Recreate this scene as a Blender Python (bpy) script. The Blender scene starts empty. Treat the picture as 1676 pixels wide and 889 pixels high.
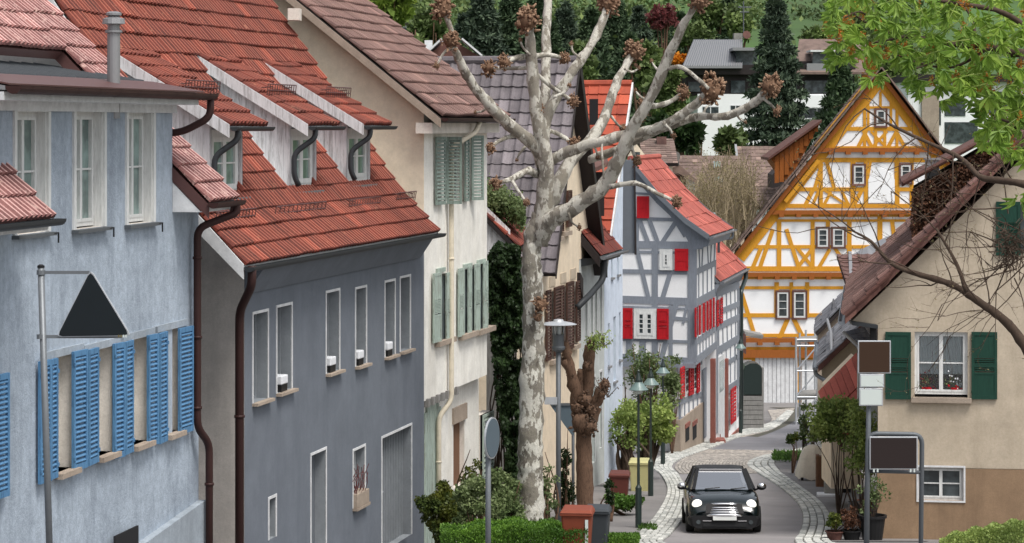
import bpy, math, random
import numpy as np
from mathutils import Vector, Matrix, noise
random.seed(7); rng = np.random.default_rng(7)
C = bpy.context.scene.collection; SC = bpy.context.scene
R = math.radians
# ------------------------------------------------------------------ camera, sky, sun, exposure
F, CX, CY, CZ = 4200.0, 838.0, 205.0, 9.3          # focal length in photo pixels, principal column, horizon row, eye height
cam = bpy.data.cameras.new('camera'); camo = bpy.data.objects.new('camera', cam); C.objects.link(camo)
cam.sensor_width = 36; cam.lens = 36 * F / 1676; cam.shift_y = -(444.5 - CY) / 1676
cam.clip_start = 0.5; cam.clip_end = 3000
camo.location = (0, 0, CZ); camo.rotation_euler = (R(90), 0, 0); SC.camera = camo
SUN_EL, SUN_AZ = 62, 142                            # degrees; azimuth clockwise from +Y (the sun stands behind and right of the camera)
w = bpy.data.worlds.new('World'); SC.world = w; w.use_nodes = True
nt = w.node_tree; bg = nt.nodes['Background']
sky = nt.nodes.new('ShaderNodeTexSky'); sky.sky_type = 'NISHITA'; sky.sun_disc = False
sky.sun_elevation = R(SUN_EL); sky.sun_rotation = R(SUN_AZ); sky.air_density = 1.4; sky.dust_density = 4.0
hs = nt.nodes.new('ShaderNodeHueSaturation'); hs.inputs['Saturation'].default_value = 0.38
nt.links.new(sky.outputs[0], hs.inputs['Color']); nt.links.new(hs.outputs[0], bg.inputs['Color'])
bg.inputs['Strength'].default_value = 0.13
sl = bpy.data.lights.new('sun', 'SUN'); sl.energy = 2.1; sl.angle = R(20); sl.color = (1, .965, .91)
slo = bpy.data.objects.new('sun', sl); C.objects.link(slo)
_d = Vector((math.sin(R(SUN_AZ)) * math.cos(R(SUN_EL)), math.cos(R(SUN_AZ)) * math.cos(R(SUN_EL)), math.sin(R(SUN_EL))))
slo.rotation_euler = (-_d).to_track_quat('-Z', 'Y').to_euler(); slo.location = (0, 0, 60)
SC.view_settings.view_transform = 'Standard'; SC.view_settings.look = 'None'; SC.view_settings.exposure = 0.42; SC.view_settings.gamma = 1

# ------------------------------------------------------------------ geometry helpers
def P(px, py, Y): return Vector(((px - CX) * Y / F, Y, CZ - (py - CY) * Y / F))
def GY(Y):
    K = [(-60, 13), (3, 7.7), (36, 2.75), (46, 1.42), (58, 0.0), (75, -1.2), (92, -2.4), (116, -4.05), (130, -4.6), (160, -5.0), (210, 1.5), (300, 13), (480, 42), (700, 78), (1000, 95)]
    if Y <= K[0][0]: return K[0][1]
    for (a, za), (b, zb) in zip(K, K[1:]):
        if Y <= b: return za + (zb - za) * (Y - a) / (b - a)
    return K[-1][1]
def GP(px, py):                                       # the ground point seen at a photo pixel
    lo, hi = 20.0, 150.0
    f = lambda Y: (CZ - (py - CY) * Y / F) - GY(Y)
    Y = hi; prev = lo
    y = lo
    while y < hi:
        if f(y) > 0 >= f(y + .5) or f(y) >= 0 > f(y + .5):
            a, b = y, y + .5
            for _ in range(20):
                m = (a + b) / 2
                if f(m) > 0: a = m
                else: b = m
            return P(px, py, a)
        y += .5
    return P(px, py, hi)
class Fr:                                             # an upright plane: s along it, z up, o out of it
    def __init__(s, O, u, n=None, right=True):
        s.O = Vector((O[0], O[1], 0)); s.u = Vector((u[0], u[1], 0)).normalized()
        s.n = Vector((n[0], n[1], 0)).normalized() if n is not None else (Vector((s.u.y, -s.u.x, 0)) if right else Vector((-s.u.y, s.u.x, 0)))
    def p(s, a, z, o=0): return s.O + s.u * a + s.n * o + Vector((0, 0, z))
    def hit(s, px, py, o=0):
        d = Vector(((px - CX) / F, 1, -(py - CY) / F)); A = s.O + s.n * o; t = A.dot(s.n) / d.dot(s.n)
        q = Vector((0, 0, CZ)) + d * t
        return ((q - s.O).dot(s.u), q.z)
def facade(x0, Y0, vpx, x1):                          # frame through photo column x0 at depth Y0 running to the vanishing column
    O = P(x0, CY, Y0); fr = Fr(O, ((vpx - CX) / F, 1)); fr.L = fr.hit(x1, CY)[0]; return fr
WB = {}
def wbase(o): return WB.get(o.name, Vector((0, 0, 0)))
def props(o, label=None, cat=None, group=None, kind=None):
    if label: o['label'] = label
    if cat: o['category'] = cat
    if group: o['group'] = group
    if kind: o['kind'] = kind
    return o
def thing(name, label, cat, loc, group=None):
    o = bpy.data.objects.new(name, None); C.objects.link(o); o.location = loc; o.empty_display_size = .3
    WB[o.name] = Vector(loc); return props(o, label, cat, group)
def link(name, me, mats, base, parent=None):
    o = bpy.data.objects.new(name, me); C.objects.link(o)
    for m in (mats if isinstance(mats, (list, tuple)) else [mats]): me.materials.append(m)
    if parent is not None: o.parent = parent; o.location = base - wbase(parent)
    else: o.location = base
    WB[o.name] = Vector(base); return o
class MB:
    def __init__(s): s.v = []; s.f = []; s.m = []; s.mi = 0
    def add(s, vs, fs):
        k = len(s.v); s.v += [tuple(v) for v in vs]; s.f += [tuple(i + k for i in f) for f in fs]; s.m += [s.mi] * len(fs); return s
    def hexa(s, a, b):                                # a: 4 points, b: 4 points opposite
        return s.add(list(a) + list(b), [(3, 2, 1, 0), (4, 5, 6, 7), (0, 1, 5, 4), (1, 2, 6, 5), (2, 3, 7, 6), (3, 0, 4, 7)])
    def box(s, fr, s0, s1, z0, z1, o0, o1):
        return s.hexa([fr.p(s0, z0, o0), fr.p(s1, z0, o0), fr.p(s1, z1, o0), fr.p(s0, z1, o0)],
                      [fr.p(s0, z0, o1), fr.p(s1, z0, o1), fr.p(s1, z1, o1), fr.p(s0, z1, o1)])
    def prism(s, pts, vec):
        n = len(pts); vec = Vector(vec); pts = [Vector(p) for p in pts]
        return s.add(pts + [p + vec for p in pts], [tuple(range(n - 1, -1, -1)), tuple(range(n, 2 * n))] + [(i, (i + 1) % n, (i + 1) % n + n, i + n) for i in range(n)])
    def quad(s, a, b, c, d): return s.add([a, b, c, d], [(0, 1, 2, 3)])
    def bar(s, a, b, w, h, up=Vector((0, 0, 1))):     # rectangular bar a-b
        a, b = Vector(a), Vector(b); d = (b - a).normalized(); sx = d.cross(up)
        if sx.length < 1e-4: sx = d.cross(Vector((0, 1, 0)))
        sx.normalize(); sy = sx.cross(d).normalized(); c = [sx * w / 2 + sy * h / 2, -sx * w / 2 + sy * h / 2, -sx * w / 2 - sy * h / 2, sx * w / 2 - sy * h / 2]
        return s.hexa([a + q for q in c], [b + q for q in c])
    def tube(s, pts, rad, n=8, rough=0, seed=0, caps=True):
        pts = [Vector(p) for p in pts]; m = len(pts); rad = rad if isinstance(rad, (list, tuple)) else [rad] * m
        k = len(s.v); ref = None; vs = []
        for i, p in enumerate(pts):
            d = (pts[min(i + 1, m - 1)] - pts[max(i - 1, 0)]).normalized()
            if ref is None: ref = d.cross(Vector((0, 0, 1)) if abs(d.z) < .9 else Vector((0, 1, 0)))
            ref = (ref - d * ref.dot(d)).normalized(); bi = d.cross(ref)
            for j in range(n):
                a = 2 * math.pi * j / n; r = rad[i]; q = p + (ref * math.cos(a) + bi * math.sin(a)) * r
                if rough: q = p + (q - p) * (1 + rough * noise.noise(q * (1.1 / max(rad[i], .02)) * .6 + Vector((seed, seed, 0))))
                vs.append(q)
        fs = [(i * n + j, i * n + (j + 1) % n, (i + 1) * n + (j + 1) % n, (i + 1) * n + j) for i in range(m - 1) for j in range(n)]
        if caps: fs += [tuple(range(n - 1, -1, -1)), tuple(range((m - 1) * n, m * n))]
        return s.add(vs, fs)
    def lathe(s, c, prof, n=16, axis=None):           # prof: (r, h) along z (or axis)
        c = Vector(c); M = Matrix.Identity(3) if axis is None else Vector((0, 0, 1)).rotation_difference(Vector(axis)).to_matrix()
        vs = [c + M @ Vector((r * math.cos(2 * math.pi * j / n), r * math.sin(2 * math.pi * j / n), h)) for r, h in prof for j in range(n)]; m = len(prof)
        fs = [(i * n + j, i * n + (j + 1) % n, (i + 1) * n + (j + 1) % n, (i + 1) * n + j) for i in range(m - 1) for j in range(n)] + [tuple(range(n - 1, -1, -1)), tuple(range((m - 1) * n, m * n))]
        return s.add(vs, fs)
    def ball(s, c, r, sub=1, amp=0, seed=0, sq=(1, 1, 1)):
        V, Fc = ICO[sub]; c = Vector(c); vs = []
        for v in V:
            k = 1 + (amp * noise.noise(v * 2.3 + Vector((seed, seed * .7, 0))) if amp else 0); vs.append(c + Vector((v.x * r * sq[0], v.y * r * sq[1], v.z * r * sq[2])) * k)
        return s.add(vs, Fc)
    def build(s, name, mats, parent=None, smooth=False, kind=None, label=None, bevel=0):
        V = np.array(s.v, dtype=float); c = Vector(((V[:, 0].min() + V[:, 0].max()) / 2, (V[:, 1].min() + V[:, 1].max()) / 2, V[:, 2].min()))
        if parent is None and False: c = Vector((0, 0, 0))
        me = bpy.data.meshes.new(name); me.from_pydata((V - np.array(c)).tolist(), [], s.f)
        o = link(name, me, mats, c, parent)
        if any(s.m): me.polygons.foreach_set('material_index', s.m)
        if smooth: me.polygons.foreach_set('use_smooth', [True] * len(s.f))
        if bevel:
            b = o.modifiers.new('bevel', 'BEVEL'); b.width = bevel; b.segments = 2; b.limit_method = 'ANGLE'
        return props(o, label, kind=kind)
def _ico():
    import bmesh
    r = {}
    for k in (1, 2, 3):
        b = bmesh.new(); bmesh.ops.create_icosphere(b, subdivisions=k, radius=1); b.verts.ensure_lookup_table()
        r[k] = ([v.co.copy() for v in b.verts], [tuple(v.index for v in f.verts) for f in b.faces]); b.free()
    return r
ICO = _ico()
def npmesh(name, V, Fs, mats, parent=None, kind=None, smooth=False, label=None):   # V (n,3); Fs (m,k) all same size
    c = Vector((float(V[:, 0].mean()), float(V[:, 1].mean()), float(V[:, 2].min())))
    me = bpy.data.meshes.new(name); V = V - np.array(c); k = Fs.shape[1]
    me.vertices.add(len(V)); me.vertices.foreach_set('co', V.astype(np.float32).ravel())
    me.loops.add(Fs.size); me.loops.foreach_set('vertex_index', Fs.astype(np.int32).ravel())
    me.polygons.add(len(Fs)); me.polygons.foreach_set('loop_start', np.arange(0, Fs.size, k, dtype=np.int32)); me.polygons.foreach_set('loop_total', np.full(len(Fs), k, dtype=np.int32))
    me.update(calc_edges=True)
    if smooth: me.polygons.foreach_set('use_smooth', [True] * len(Fs))
    return props(link(name, me, mats, c, parent), label, kind=kind)
def leaves(pos, size, aspect=.6, droop=None, jitter=.3, normals=None):        # diamond leaves at pos
    n = len(pos); d = rng.normal(size=(n, 3))
    if droop is not None: d = d * .6 + np.array(droop)
    d /= np.linalg.norm(d, axis=1)[:, None]; e = rng.normal(size=(n, 3)); e -= d * (e * d).sum(1)[:, None]; e /= np.linalg.norm(e, axis=1)[:, None]
    L = size * (1 + jitter * rng.uniform(-1, 1, n))[:, None]
    nn = np.cross(d, e)
    a = pos; b = pos + d * L * .5 + e * L * aspect * .5 + nn * L * .08; c = pos + d * L; g = pos + d * L * .5 - e * L * aspect * .5 + nn * L * .08
    V = np.stack([a, b, c, g], 1).reshape(-1, 3); Fs = np.arange(4 * n).reshape(n, 4)
    return V, Fs
def in_frame(p, m=40):
    if p.y < 1: return False
    x = CX + F * p.x / p.y; y = CY - F * (p.z - CZ) / p.y
    return -m < x < 1676 + m and -m < y < 889 + m
def proj(p): return (CX + F * p.x / p.y, CY - F * (p.z - CZ) / p.y)
# ------------------------------------------------------------------ materials
class NT:
    def __init__(s, name):
        s.mat = bpy.data.materials.new(name); s.mat.use_nodes = True; s.t = s.mat.node_tree; s.b = s.t.nodes['Principled BSDF']; s.out = s.t.nodes['Material Output']
    def n(s, typ, **kw):
        x = s.t.nodes.new(typ)
        for k, v in kw.items():
            if k in x.inputs: x.inputs[k].default_value = v
            else: setattr(x, k, v)
        return x
    def l(s, a, b): s.t.links.new(a, b)
    def pos(s, scale=(1, 1, 1)):
        g = s.n('ShaderNodeNewGeometry'); m = s.n('ShaderNodeMapping'); m.inputs['Scale'].default_value = scale; s.l(g.outputs['Position'], m.inputs['Vector']); return m.outputs[0]
    def noise(s, vec, scale, detail=5, rough=.55):
        x = s.n('ShaderNodeTexNoise'); x.inputs['Scale'].default_value = scale; x.inputs['Detail'].default_value = detail; x.inputs['Roughness'].default_value = rough; s.l(vec, x.inputs['Vector']); return x.outputs['Fac']
    def ramp(s, fac, stops, interp='LINEAR'):
        r = s.n('ShaderNodeValToRGB'); e = r.color_ramp.elements; r.color_ramp.interpolation = interp
        while len(e) < len(stops): e.new(.5)
        for i, (p, c) in enumerate(stops):
            e[i].position = p; e[i].color = (c[0], c[1], c[2], 1) if isinstance(c, (tuple, list)) else (c, c, c, 1)
        s.l(fac, r.inputs[0]); return r.outputs[0]
    def mix(s, fac, a, b, mode='MIX'):
        m = s.n('ShaderNodeMix', data_type='RGBA', blend_type=mode)
        for sock, v in ((m.inputs[0], fac), (m.inputs[6], a), (m.inputs[7], b)):
            if isinstance(v, (int, float)): sock.default_value = v
            elif isinstance(v, (tuple, list)): sock.default_value = (v[0], v[1], v[2], 1)
            else: s.l(v, sock)
        return m.outputs[2]
    def math(s, op, a, b=0):
        m = s.n('ShaderNodeMath', operation=op)
        for i, v in ((0, a), (1, b)):
            if isinstance(v, (int, float)): m.inputs[i].default_value = v
            else: s.l(v, m.inputs[i])
        return m.outputs[0]
    def rand(s):                                      # one value per loose piece and per object
        g = s.n('ShaderNodeNewGeometry'); o = s.n('ShaderNodeObjectInfo')
        return s.math('FRACT', s.math('ADD', g.outputs['Random Per Island'], o.outputs['Random']))
    def bump(s, h, strength=.3, dist=.01):
        b = s.n('ShaderNodeBump'); b.inputs['Strength'].default_value = strength; b.inputs['Distance'].default_value = dist; s.l(h, b.inputs['Height']); s.l(b.outputs[0], s.b.inputs['Normal'])
    def done(s, col, rough=.85, metal=0, spec=None):
        if isinstance(col, (tuple, list)): s.b.inputs['Base Color'].default_value = (col[0], col[1], col[2], 1)
        else: s.l(col, s.b.inputs['Base Color'])
        if isinstance(rough, (int, float)): s.b.inputs['Roughness'].default_value = rough
        else: s.l(rough, s.b.inputs['Roughness'])
        s.b.inputs['Metallic'].default_value = metal
        if spec is not None: s.b.inputs['Specular IOR Level'].default_value = spec
        return s.mat
def sc3(c, k): return tuple(min(1, x * k) for x in c)
def lin(r, g, b): return tuple(((x / 255) / 12.92 if x <= 10 else ((x / 255 + .055) / 1.055) ** 2.4) for x in (r, g, b))
def m_plaster(name, col, stain=None, amt=.35, streak=.4, mottle=3.0, bump=.5, flake=None, flake_amt=.0, grain=90):
    t = NT(name); p = t.pos(); ps = t.pos((1, 1, .14)); stain = stain or sc3(col, .45)
    c = t.mix(t.ramp(t.noise(p, mottle, 8, .7), [(.35, 0), (.7, 1)]), col, sc3(col, .78 if amt > .1 else .95))
    c = t.mix(t.math('MULTIPLY', t.ramp(t.noise(ps, 1.6, 9, .75), [(.47, 0), (.78, 1)]), streak), c, stain)
    c = t.mix(t.math('MULTIPLY', t.ramp(t.noise(p, .55, 6, .7), [(.45, 0), (.8, 1)]), amt), c, stain)
    c = t.mix(t.math('MULTIPLY', t.ramp(t.noise(p, grain / 3, 4, .7), [(.4, 0), (.65, 1)]), .22), c, stain)
    if flake: c = t.mix(t.ramp(t.noise(p, 2.2, 12, .85), [(.60 - flake_amt, 0), (.63 - flake_amt, 1)]), c, flake)
    t.bump(t.noise(p, grain, 4, .7), bump, .012); return t.done(c, .92, spec=.25)
def m_wood(name, col, worn=None, amt=.3, rough=.6, grain=(4, 4, .5), gs=9, bump=.25):
    t = NT(name); p = t.pos(grain); q = t.pos(); worn = worn or sc3(col, .5)
    c = t.mix(t.ramp(t.noise(p, gs, 7, .7), [(.35, 0), (.7, 1)]), col, sc3(col, .7))
    c = t.mix(t.math('MULTIPLY', t.ramp(t.noise(p, gs * .6, 10, .8), [(.5, 0), (.6, 1)]), amt), c, worn)
    c = t.mix(t.math('MULTIPLY', t.rand(), .18), c, sc3(col, .55)); t.bump(t.noise(p, gs * 2, 4), bump, .006); return t.done(c, rough, spec=.2)
def m_tile(name, a, b, dark, moss=None, moss_amt=.0, rough=.7):
    t = NT(name); p = t.pos(); r = t.rand()
    c = t.mix(t.math('MULTIPLY', r, .7), a, b); c = t.mix(t.math('MULTIPLY', t.ramp(t.noise(p, 1.3, 8, .7), [(.42, 0), (.72, 1)]), .75), c, dark)
    c = t.mix(t.ramp(r, [(.93, 0), (.95, 1)]), c, sc3(a, 1.25)); c = t.mix(t.math('MULTIPLY', t.ramp(t.noise(p, 26, 6, .8), [(.5, 0), (.68, 1)]), .5), c, dark)
    if moss: c = t.mix(t.math('MULTIPLY', t.ramp(t.noise(p, 4.5, 8, .75), [(.56 - moss_amt, 0), (.66 - moss_amt, 1)]), .7), c, moss)
    t.bump(t.noise(p, 120, 3), .25, .004); return t.done(c, rough, spec=.2)
def m_paint(name, col, rough=.4, metal=0, dirt=.2):
    t = NT(name); p = t.pos(); c = t.mix(t.math('MULTIPLY', t.ramp(t.noise(p, 7, 8, .75), [(.45, 0), (.75, 1)]), dirt), col, sc3(col, .45)); return t.done(c, rough, metal, spec=.5 if rough < .45 else .2)
def m_leaf(name, a, b, c3=None, rough=.55, sc=1.2, trans=.35):
    t = NT(name); p = t.pos(); c = t.mix(t.rand(), a, b)
    if c3: c = t.mix(t.ramp(t.noise(p, sc, 5, .6), [(.4, 0), (.62, 1)]), c, c3)
    t.done(c, rough, spec=.3); tr = t.n('ShaderNodeBsdfTranslucent'); t.l(c, tr.inputs['Color']); mx = t.n('ShaderNodeMixShader'); mx.inputs[0].default_value = trans
    t.l(t.b.outputs[0], mx.inputs[1]); t.l(tr.outputs[0], mx.inputs[2]); t.l(mx.outputs[0], t.out.inputs[0]); return t.mat
def m_glass(name, col=(.03, .04, .05), rough=.08):
    t = NT(name); p = t.pos(); c = t.mix(t.ramp(t.noise(p, 2.5, 3), [(.4, 0), (.65, 1)]), col, sc3(col, 2.2)); t.bump(t.noise(p, 1.5, 1), .05, .02); return t.done(c, rough)
def m_clear(name, tint=(.9, .93, .93), k=.04):
    t = NT(name); tr = t.n('ShaderNodeBsdfTransparent'); tr.inputs[0].default_value = (*tint, 1); gl = t.n('ShaderNodeBsdfGlossy'); gl.inputs['Roughness'].default_value = .03
    mx = t.n('ShaderNodeMixShader'); fr = t.n('ShaderNodeFresnel'); fr.inputs[0].default_value = 1.5; f = t.math('ADD', fr.outputs[0], k)
    t.l(f, mx.inputs[0]); t.l(tr.outputs[0], mx.inputs[1]); t.l(gl.outputs[0], mx.inputs[2]); t.l(mx.outputs[0], t.out.inputs[0]); return t.mat
M = {}
M['blue'] = m_plaster('blue_plaster', lin(180, 192, 205), lin(100, 109, 121), .55, .7, 6, 1.0, grain=26)
M['bluebase'] = m_plaster('plinth_plaster', lin(170, 180, 190), lin(90, 95, 98), .5, .6)
M['reveal'] = m_plaster('reveal_plaster', lin(242, 234, 224), lin(150, 140, 125), .3, .4)
M['grey'] = m_plaster('grey_render', lin(115, 121, 130), lin(88, 94, 103), .25, .45, 1.2, .3)
M['greylight'] = m_plaster('grey_reveal', lin(140, 145, 150), lin(110, 114, 118), .2, .3)
M['beigegable'] = m_plaster('beige_grey_plaster', lin(198, 192, 186), lin(134, 130, 126), .45, .5)
M['cream'] = m_plaster('cream_plaster', lin(242, 226, 204), lin(206, 186, 162), .15, .3)
M['creamfront'] = m_plaster('old_white_plaster', lin(250, 248, 241), lin(176, 168, 152), .25, .55, 2, .6, flake=lin(170, 160, 145), flake_amt=-.07)
M['cream2'] = m_plaster('warm_plaster', lin(238, 222, 198), lin(200, 180, 150), .2, .3)
M['greenwhite'] = m_plaster('pale_grey_plaster', lin(205, 210, 208), lin(150, 155, 155), .3, .3)
M['paleblue'] = m_plaster('pale_blue_plaster', lin(218, 228, 242), lin(170, 182, 200), .25, .3)
M['white'] = m_plaster('white_plaster', (.86, .87, .88), (.62, .62, .62), .05, .06, bump=.1)
M['infill'] = m_plaster('white_infill', (.86, .86, .87), (.6, .6, .6), .05, .08, bump=.1)
M['tan'] = m_plaster('tan_plaster', lin(202, 188, 168), lin(148, 134, 114), .4, .5, 2, .4, grain=60)
M['brownbase'] = m_plaster('brown_plinth', lin(158, 132, 106), lin(110, 90, 72), .5, .7, 3, .5)
M['stone'] = m_plaster('sandstone', lin(175, 160, 145), lin(110, 98, 88), .5, .4, 6)
M['redstone'] = m_plaster('red_sandstone', lin(150, 95, 85), lin(90, 60, 55), .5, .4, 6)
M['concrete'] = m_plaster('concrete', lin(160, 158, 152), lin(100, 98, 92), .5, .4, 6)
M['tred'] = m_tile('red_roof_tile', lin(118, 56, 44), lin(94, 48, 42), lin(56, 38, 36), lin(176, 130, 104), -.04)
M['tpink'] = m_tile('weathered_pink_tile', lin(140, 96, 92), lin(122, 80, 78), lin(80, 56, 56), lin(200, 170, 160), .02)
M['tbrown'] = m_tile('brown_roof_tile', lin(116, 88, 82), lin(94, 72, 68), lin(58, 44, 42), lin(165, 150, 125), -.04)
def crest(base, name, a, b):                          # paler colour for the rib tops of the same tile
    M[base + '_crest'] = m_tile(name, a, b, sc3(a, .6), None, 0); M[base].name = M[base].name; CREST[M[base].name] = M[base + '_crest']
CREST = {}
M['tgrey'] = m_tile('dark_grey_tile', lin(122, 115, 118), lin(100, 94, 98), lin(66, 62, 64))
M['torange'] = m_tile('orange_tile', lin(172, 84, 62), lin(152, 70, 54), lin(118, 56, 46))
M['tsalmon'] = m_tile('salmon_tile', lin(178, 98, 86), lin(158, 82, 72), lin(124, 64, 58))
M['told'] = m_tile('old_brown_tile', lin(132, 112, 104), lin(102, 86, 80), lin(68, 58, 54), lin(120, 115, 90), 0)
M['tslate'] = m_tile('old_slate', lin(135, 135, 140), lin(88, 90, 96), lin(50, 50, 55), lin(170, 170, 165), -.02)
M['twall'] = m_tile('wine_red_tile', lin(110, 78, 70), lin(82, 58, 54), lin(64, 38, 36))
M['whitewood'] = m_wood('white_window_paint', (.78, .79, .78), (.5, .48, .45), .25)
M['peelwood'] = m_wood('peeling_white_boards', lin(222, 222, 224), lin(120, 116, 114), .6, .8, (5, 5, .45), 5)
M['whitetrim'] = m_wood('white_trim', (.76, .77, .78), (.45, .45, .46), .3, .6, (1, 1, 1), 5)
M['bluewood'] = m_wood('blue_shutter_paint', lin(92, 138, 178), lin(44, 74, 108), .6)
M['bluedark'] = m_wood('blue_shutter_dark', lin(70, 120, 172), lin(45, 75, 105), .3)
M['greenshut'] = m_wood('faded_green_paint', lin(138, 154, 146), lin(92, 88, 80), .6, .8)
M['mint'] = m_wood('pale_mint_paint', lin(176, 192, 182), lin(112, 104, 92), .7, .8)
M['brownshut'] = m_wood('brown_shutter', lin(82, 58, 50), lin(50, 36, 32), .3)
M['redshut'] = m_wood('red_shutter_paint', lin(190, 30, 40), lin(140, 24, 30), .3)
M['darkgreen'] = m_wood('dark_green_shutter', lin(34, 70, 58), lin(24, 46, 40), .3)
M['greybeam'] = m_wood('grey_timber', lin(140, 146, 156), lin(110, 114, 122), .3)
M['ochre'] = m_wood('ochre_timber', lin(218, 156, 48), lin(182, 118, 34), .35)
M['ochredark'] = m_wood('orange_brown_timber', lin(158, 92, 40), lin(118, 68, 30), .4)
M['darkwood'] = m_wood('dark_stained_wood', lin(52, 46, 46), lin(34, 30, 30), .3)
M['brownwood'] = m_wood('brown_wood', lin(125, 92, 70), lin(85, 60, 46), .4)
M['greywood'] = m_wood('silvery_wood', lin(150, 148, 145), lin(100, 98, 95), .5, .85)
M['gutbrown'] = m_paint('brown_gutter', lin(58, 38, 36), .5)
M['gutgrey'] = m_paint('grey_gutter', lin(54, 57, 60), .5)
M['gutsteel'] = m_paint('zinc_gutter', lin(120, 125, 132), .4, .4)
M['creampipe'] = m_paint('cream_pipe', lin(214, 204, 184), .5, 0, .4)
M['zinc'] = m_paint('zinc_sheet', lin(150, 150, 152), .45, .5)
M['brownmetal'] = m_paint('brown_sheet_metal', lin(92, 66, 64), .45, .1)
M['steel'] = m_paint('galvanised_steel', lin(118, 122, 126), .45, .35, .3)
M['darksteel'] = m_paint('dark_galvanised', lin(96, 100, 104), .5, .25, .3)
M['alu'] = m_paint('aluminium', lin(185, 188, 192), .4, .4, .3)
M['signback'] = m_paint('dark_sign_face', lin(28, 34, 38), .7, 0, .1)
M['signgrey'] = m_paint('grey_sign_face', lin(84, 97, 106), .5, 0, .1)
M['signbrown'] = m_paint('brown_sign_face', lin(62, 45, 34), .8, 0, .05)
M['signblack'] = m_paint('blackish_sign_face', lin(46, 38, 37), .8, 0, .05)
M['signwhite'] = m_paint('pale_sign_face', lin(200, 208, 204), .6, 0, .05)
M['black'] = m_paint('black_plastic', (.015, .015, .016), .5, 0, 0)
M['glass'] = m_glass('window_glass', (.035, .042, .045))
M['glassg'] = m_glass('greenish_window_glass', lin(95, 112, 108), .12)
M['blind'] = m_paint('grey_roller_blind', lin(142, 150, 156), .7, 0, .15)
M['lace'] = m_paint('lace_curtain', lin(214, 216, 220), .9, 0, .3)
M['dark'] = m_paint('dark_interior', (.02, .02, .022), .9, 0, 0)
M['clear'] = m_clear('clear_glass')
M['pot'] = m_paint('terracotta', lin(170, 90, 66), .8); M['whitepot'] = m_paint('white_pot', lin(220, 222, 226), .5, 0, .1)
M['lampgreen'] = m_paint('dark_green_lamp', lin(40, 52, 50), .35); M['lampshade'] = m_paint('pale_lamp_shade', lin(104, 124, 122), .35)
M['binbrown'] = m_paint('bin_brown', lin(128, 66, 48), .5); M['bindbrown'] = m_paint('bin_dark_brown', lin(96, 54, 48), .5)
M['bingrey'] = m_paint('bin_anthracite', lin(62, 66, 70), .5); M['binyellow'] = m_paint('bin_yellow', lin(184, 180, 132), .5)
M['cloth'] = m_paint('beige_tarpaulin', lin(214, 204, 188), .9, 0, .4)
M['soil'] = m_plaster('soil', lin(90, 75, 60), lin(50, 42, 34), .5, 0)
def m_asphalt(name, col, patch):
    t = NT(name); p = t.pos(); c = t.mix(t.ramp(t.noise(p, .35, 7, .7), [(.4, 0), (.66, 1)]), col, patch); c = t.mix(t.math('MULTIPLY', t.ramp(t.noise(p, 90, 3, .8), [(.4, 0), (.7, 1)]), .35), c, sc3(col, .5))
    t.bump(t.noise(p, 140, 3), .3, .006); return t.done(c, .85)
M['asphalt'] = m_asphalt('street_asphalt', lin(142, 138, 138), lin(122, 119, 120)); M['asphalt2'] = m_asphalt('pavement_asphalt', lin(128, 125, 124), lin(104, 102, 102)); M['asphalt3'] = m_asphalt('dark_asphalt', lin(122, 122, 127), lin(104, 105, 110))
M['joint'] = m_asphalt('joint_earth', lin(80, 78, 70), lin(66, 68, 54))
crest('tred', 'weathered_red_crest', lin(158, 92, 74), lin(134, 76, 64)); crest('tpink', 'pale_pink_crest', lin(200, 160, 154), lin(180, 136, 130)); crest('tbrown', 'pale_brown_crest', lin(158, 128, 118), lin(136, 106, 98))
t = NT('granite_sett'); c = t.mix(t.rand(), lin(212, 212, 206), lin(150, 152, 148)); p = t.pos(); c = t.mix(t.math('MULTIPLY', t.ramp(t.noise(p, 40, 5, .8), [(.4, 0), (.7, 1)]), .5), c, lin(90, 92, 90)); t.bump(t.noise(p, 60, 4), .5, .01); M['sett'] = t.done(c, .8)
t = NT('paving_block'); c = t.mix(t.rand(), lin(178, 170, 160), lin(136, 131, 126)); p = t.pos(); c = t.mix(t.math('MULTIPLY', t.ramp(t.noise(p, .8, 5, .8), [(.4, 0), (.7, 1)]), .5), c, lin(90, 88, 86)); M['block'] = t.done(c, .85)
t = NT('plane_bark'); p = t.pos(); q = t.pos((1, 1, .55)); c = t.mix(t.ramp(t.noise(q, 4.6, 7, .6), [(.485, 0), (.515, 1)]), lin(206, 203, 193), lin(128, 122, 112)); c = t.mix(t.ramp(t.noise(t.pos((1.3, 1.3, .7)), 4.5, 6, .65), [(.56, 0), (.59, 1)]), c, lin(98, 91, 83)); c = t.mix(t.math('MULTIPLY', t.ramp(t.noise(p, 14, 8, .8), [(.47, 0), (.66, 1)]), .5), c, lin(150, 146, 125)); t.bump(t.noise(q, 9, 8, .75), 1.0, .05); g_ = t.n('ShaderNodeNewGeometry'); sx_ = t.n('ShaderNodeSeparateXYZ'); t.l(g_.outputs['Position'], sx_.inputs[0]); hi = t.math('MULTIPLY', t.ramp(t.math('DIVIDE', sx_.outputs['Z'], 12), [(.5, 0), (.68, 1)]), .25); c = t.mix(hi, c, t.mix(t.ramp(t.noise(p, 2.4, 7, .7), [(.35, 0), (.65, 1)]), lin(196, 190, 178), lin(148, 138, 124))); M['planebark'] = t.done(c, .85)
M['knob'] = m_wood('knobby_brown_bark', lin(126, 98, 78), lin(62, 48, 40), .6, .9, (1, 1, 1), 30, .8)
M['knobtip'] = m_wood('knobby_pale_twig', lin(168, 138, 114), lin(92, 70, 58), .5, .9, (1, 1, 1), 30, .5)
M['bark'] = m_wood('brown_bark', lin(112, 88, 72), lin(52, 40, 34), .8, .95, (3, 3, .8), 16, 1.0)
M['twig'] = m_wood('dark_twig', lin(84, 70, 60), lin(50, 42, 36), .4, .9)
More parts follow.
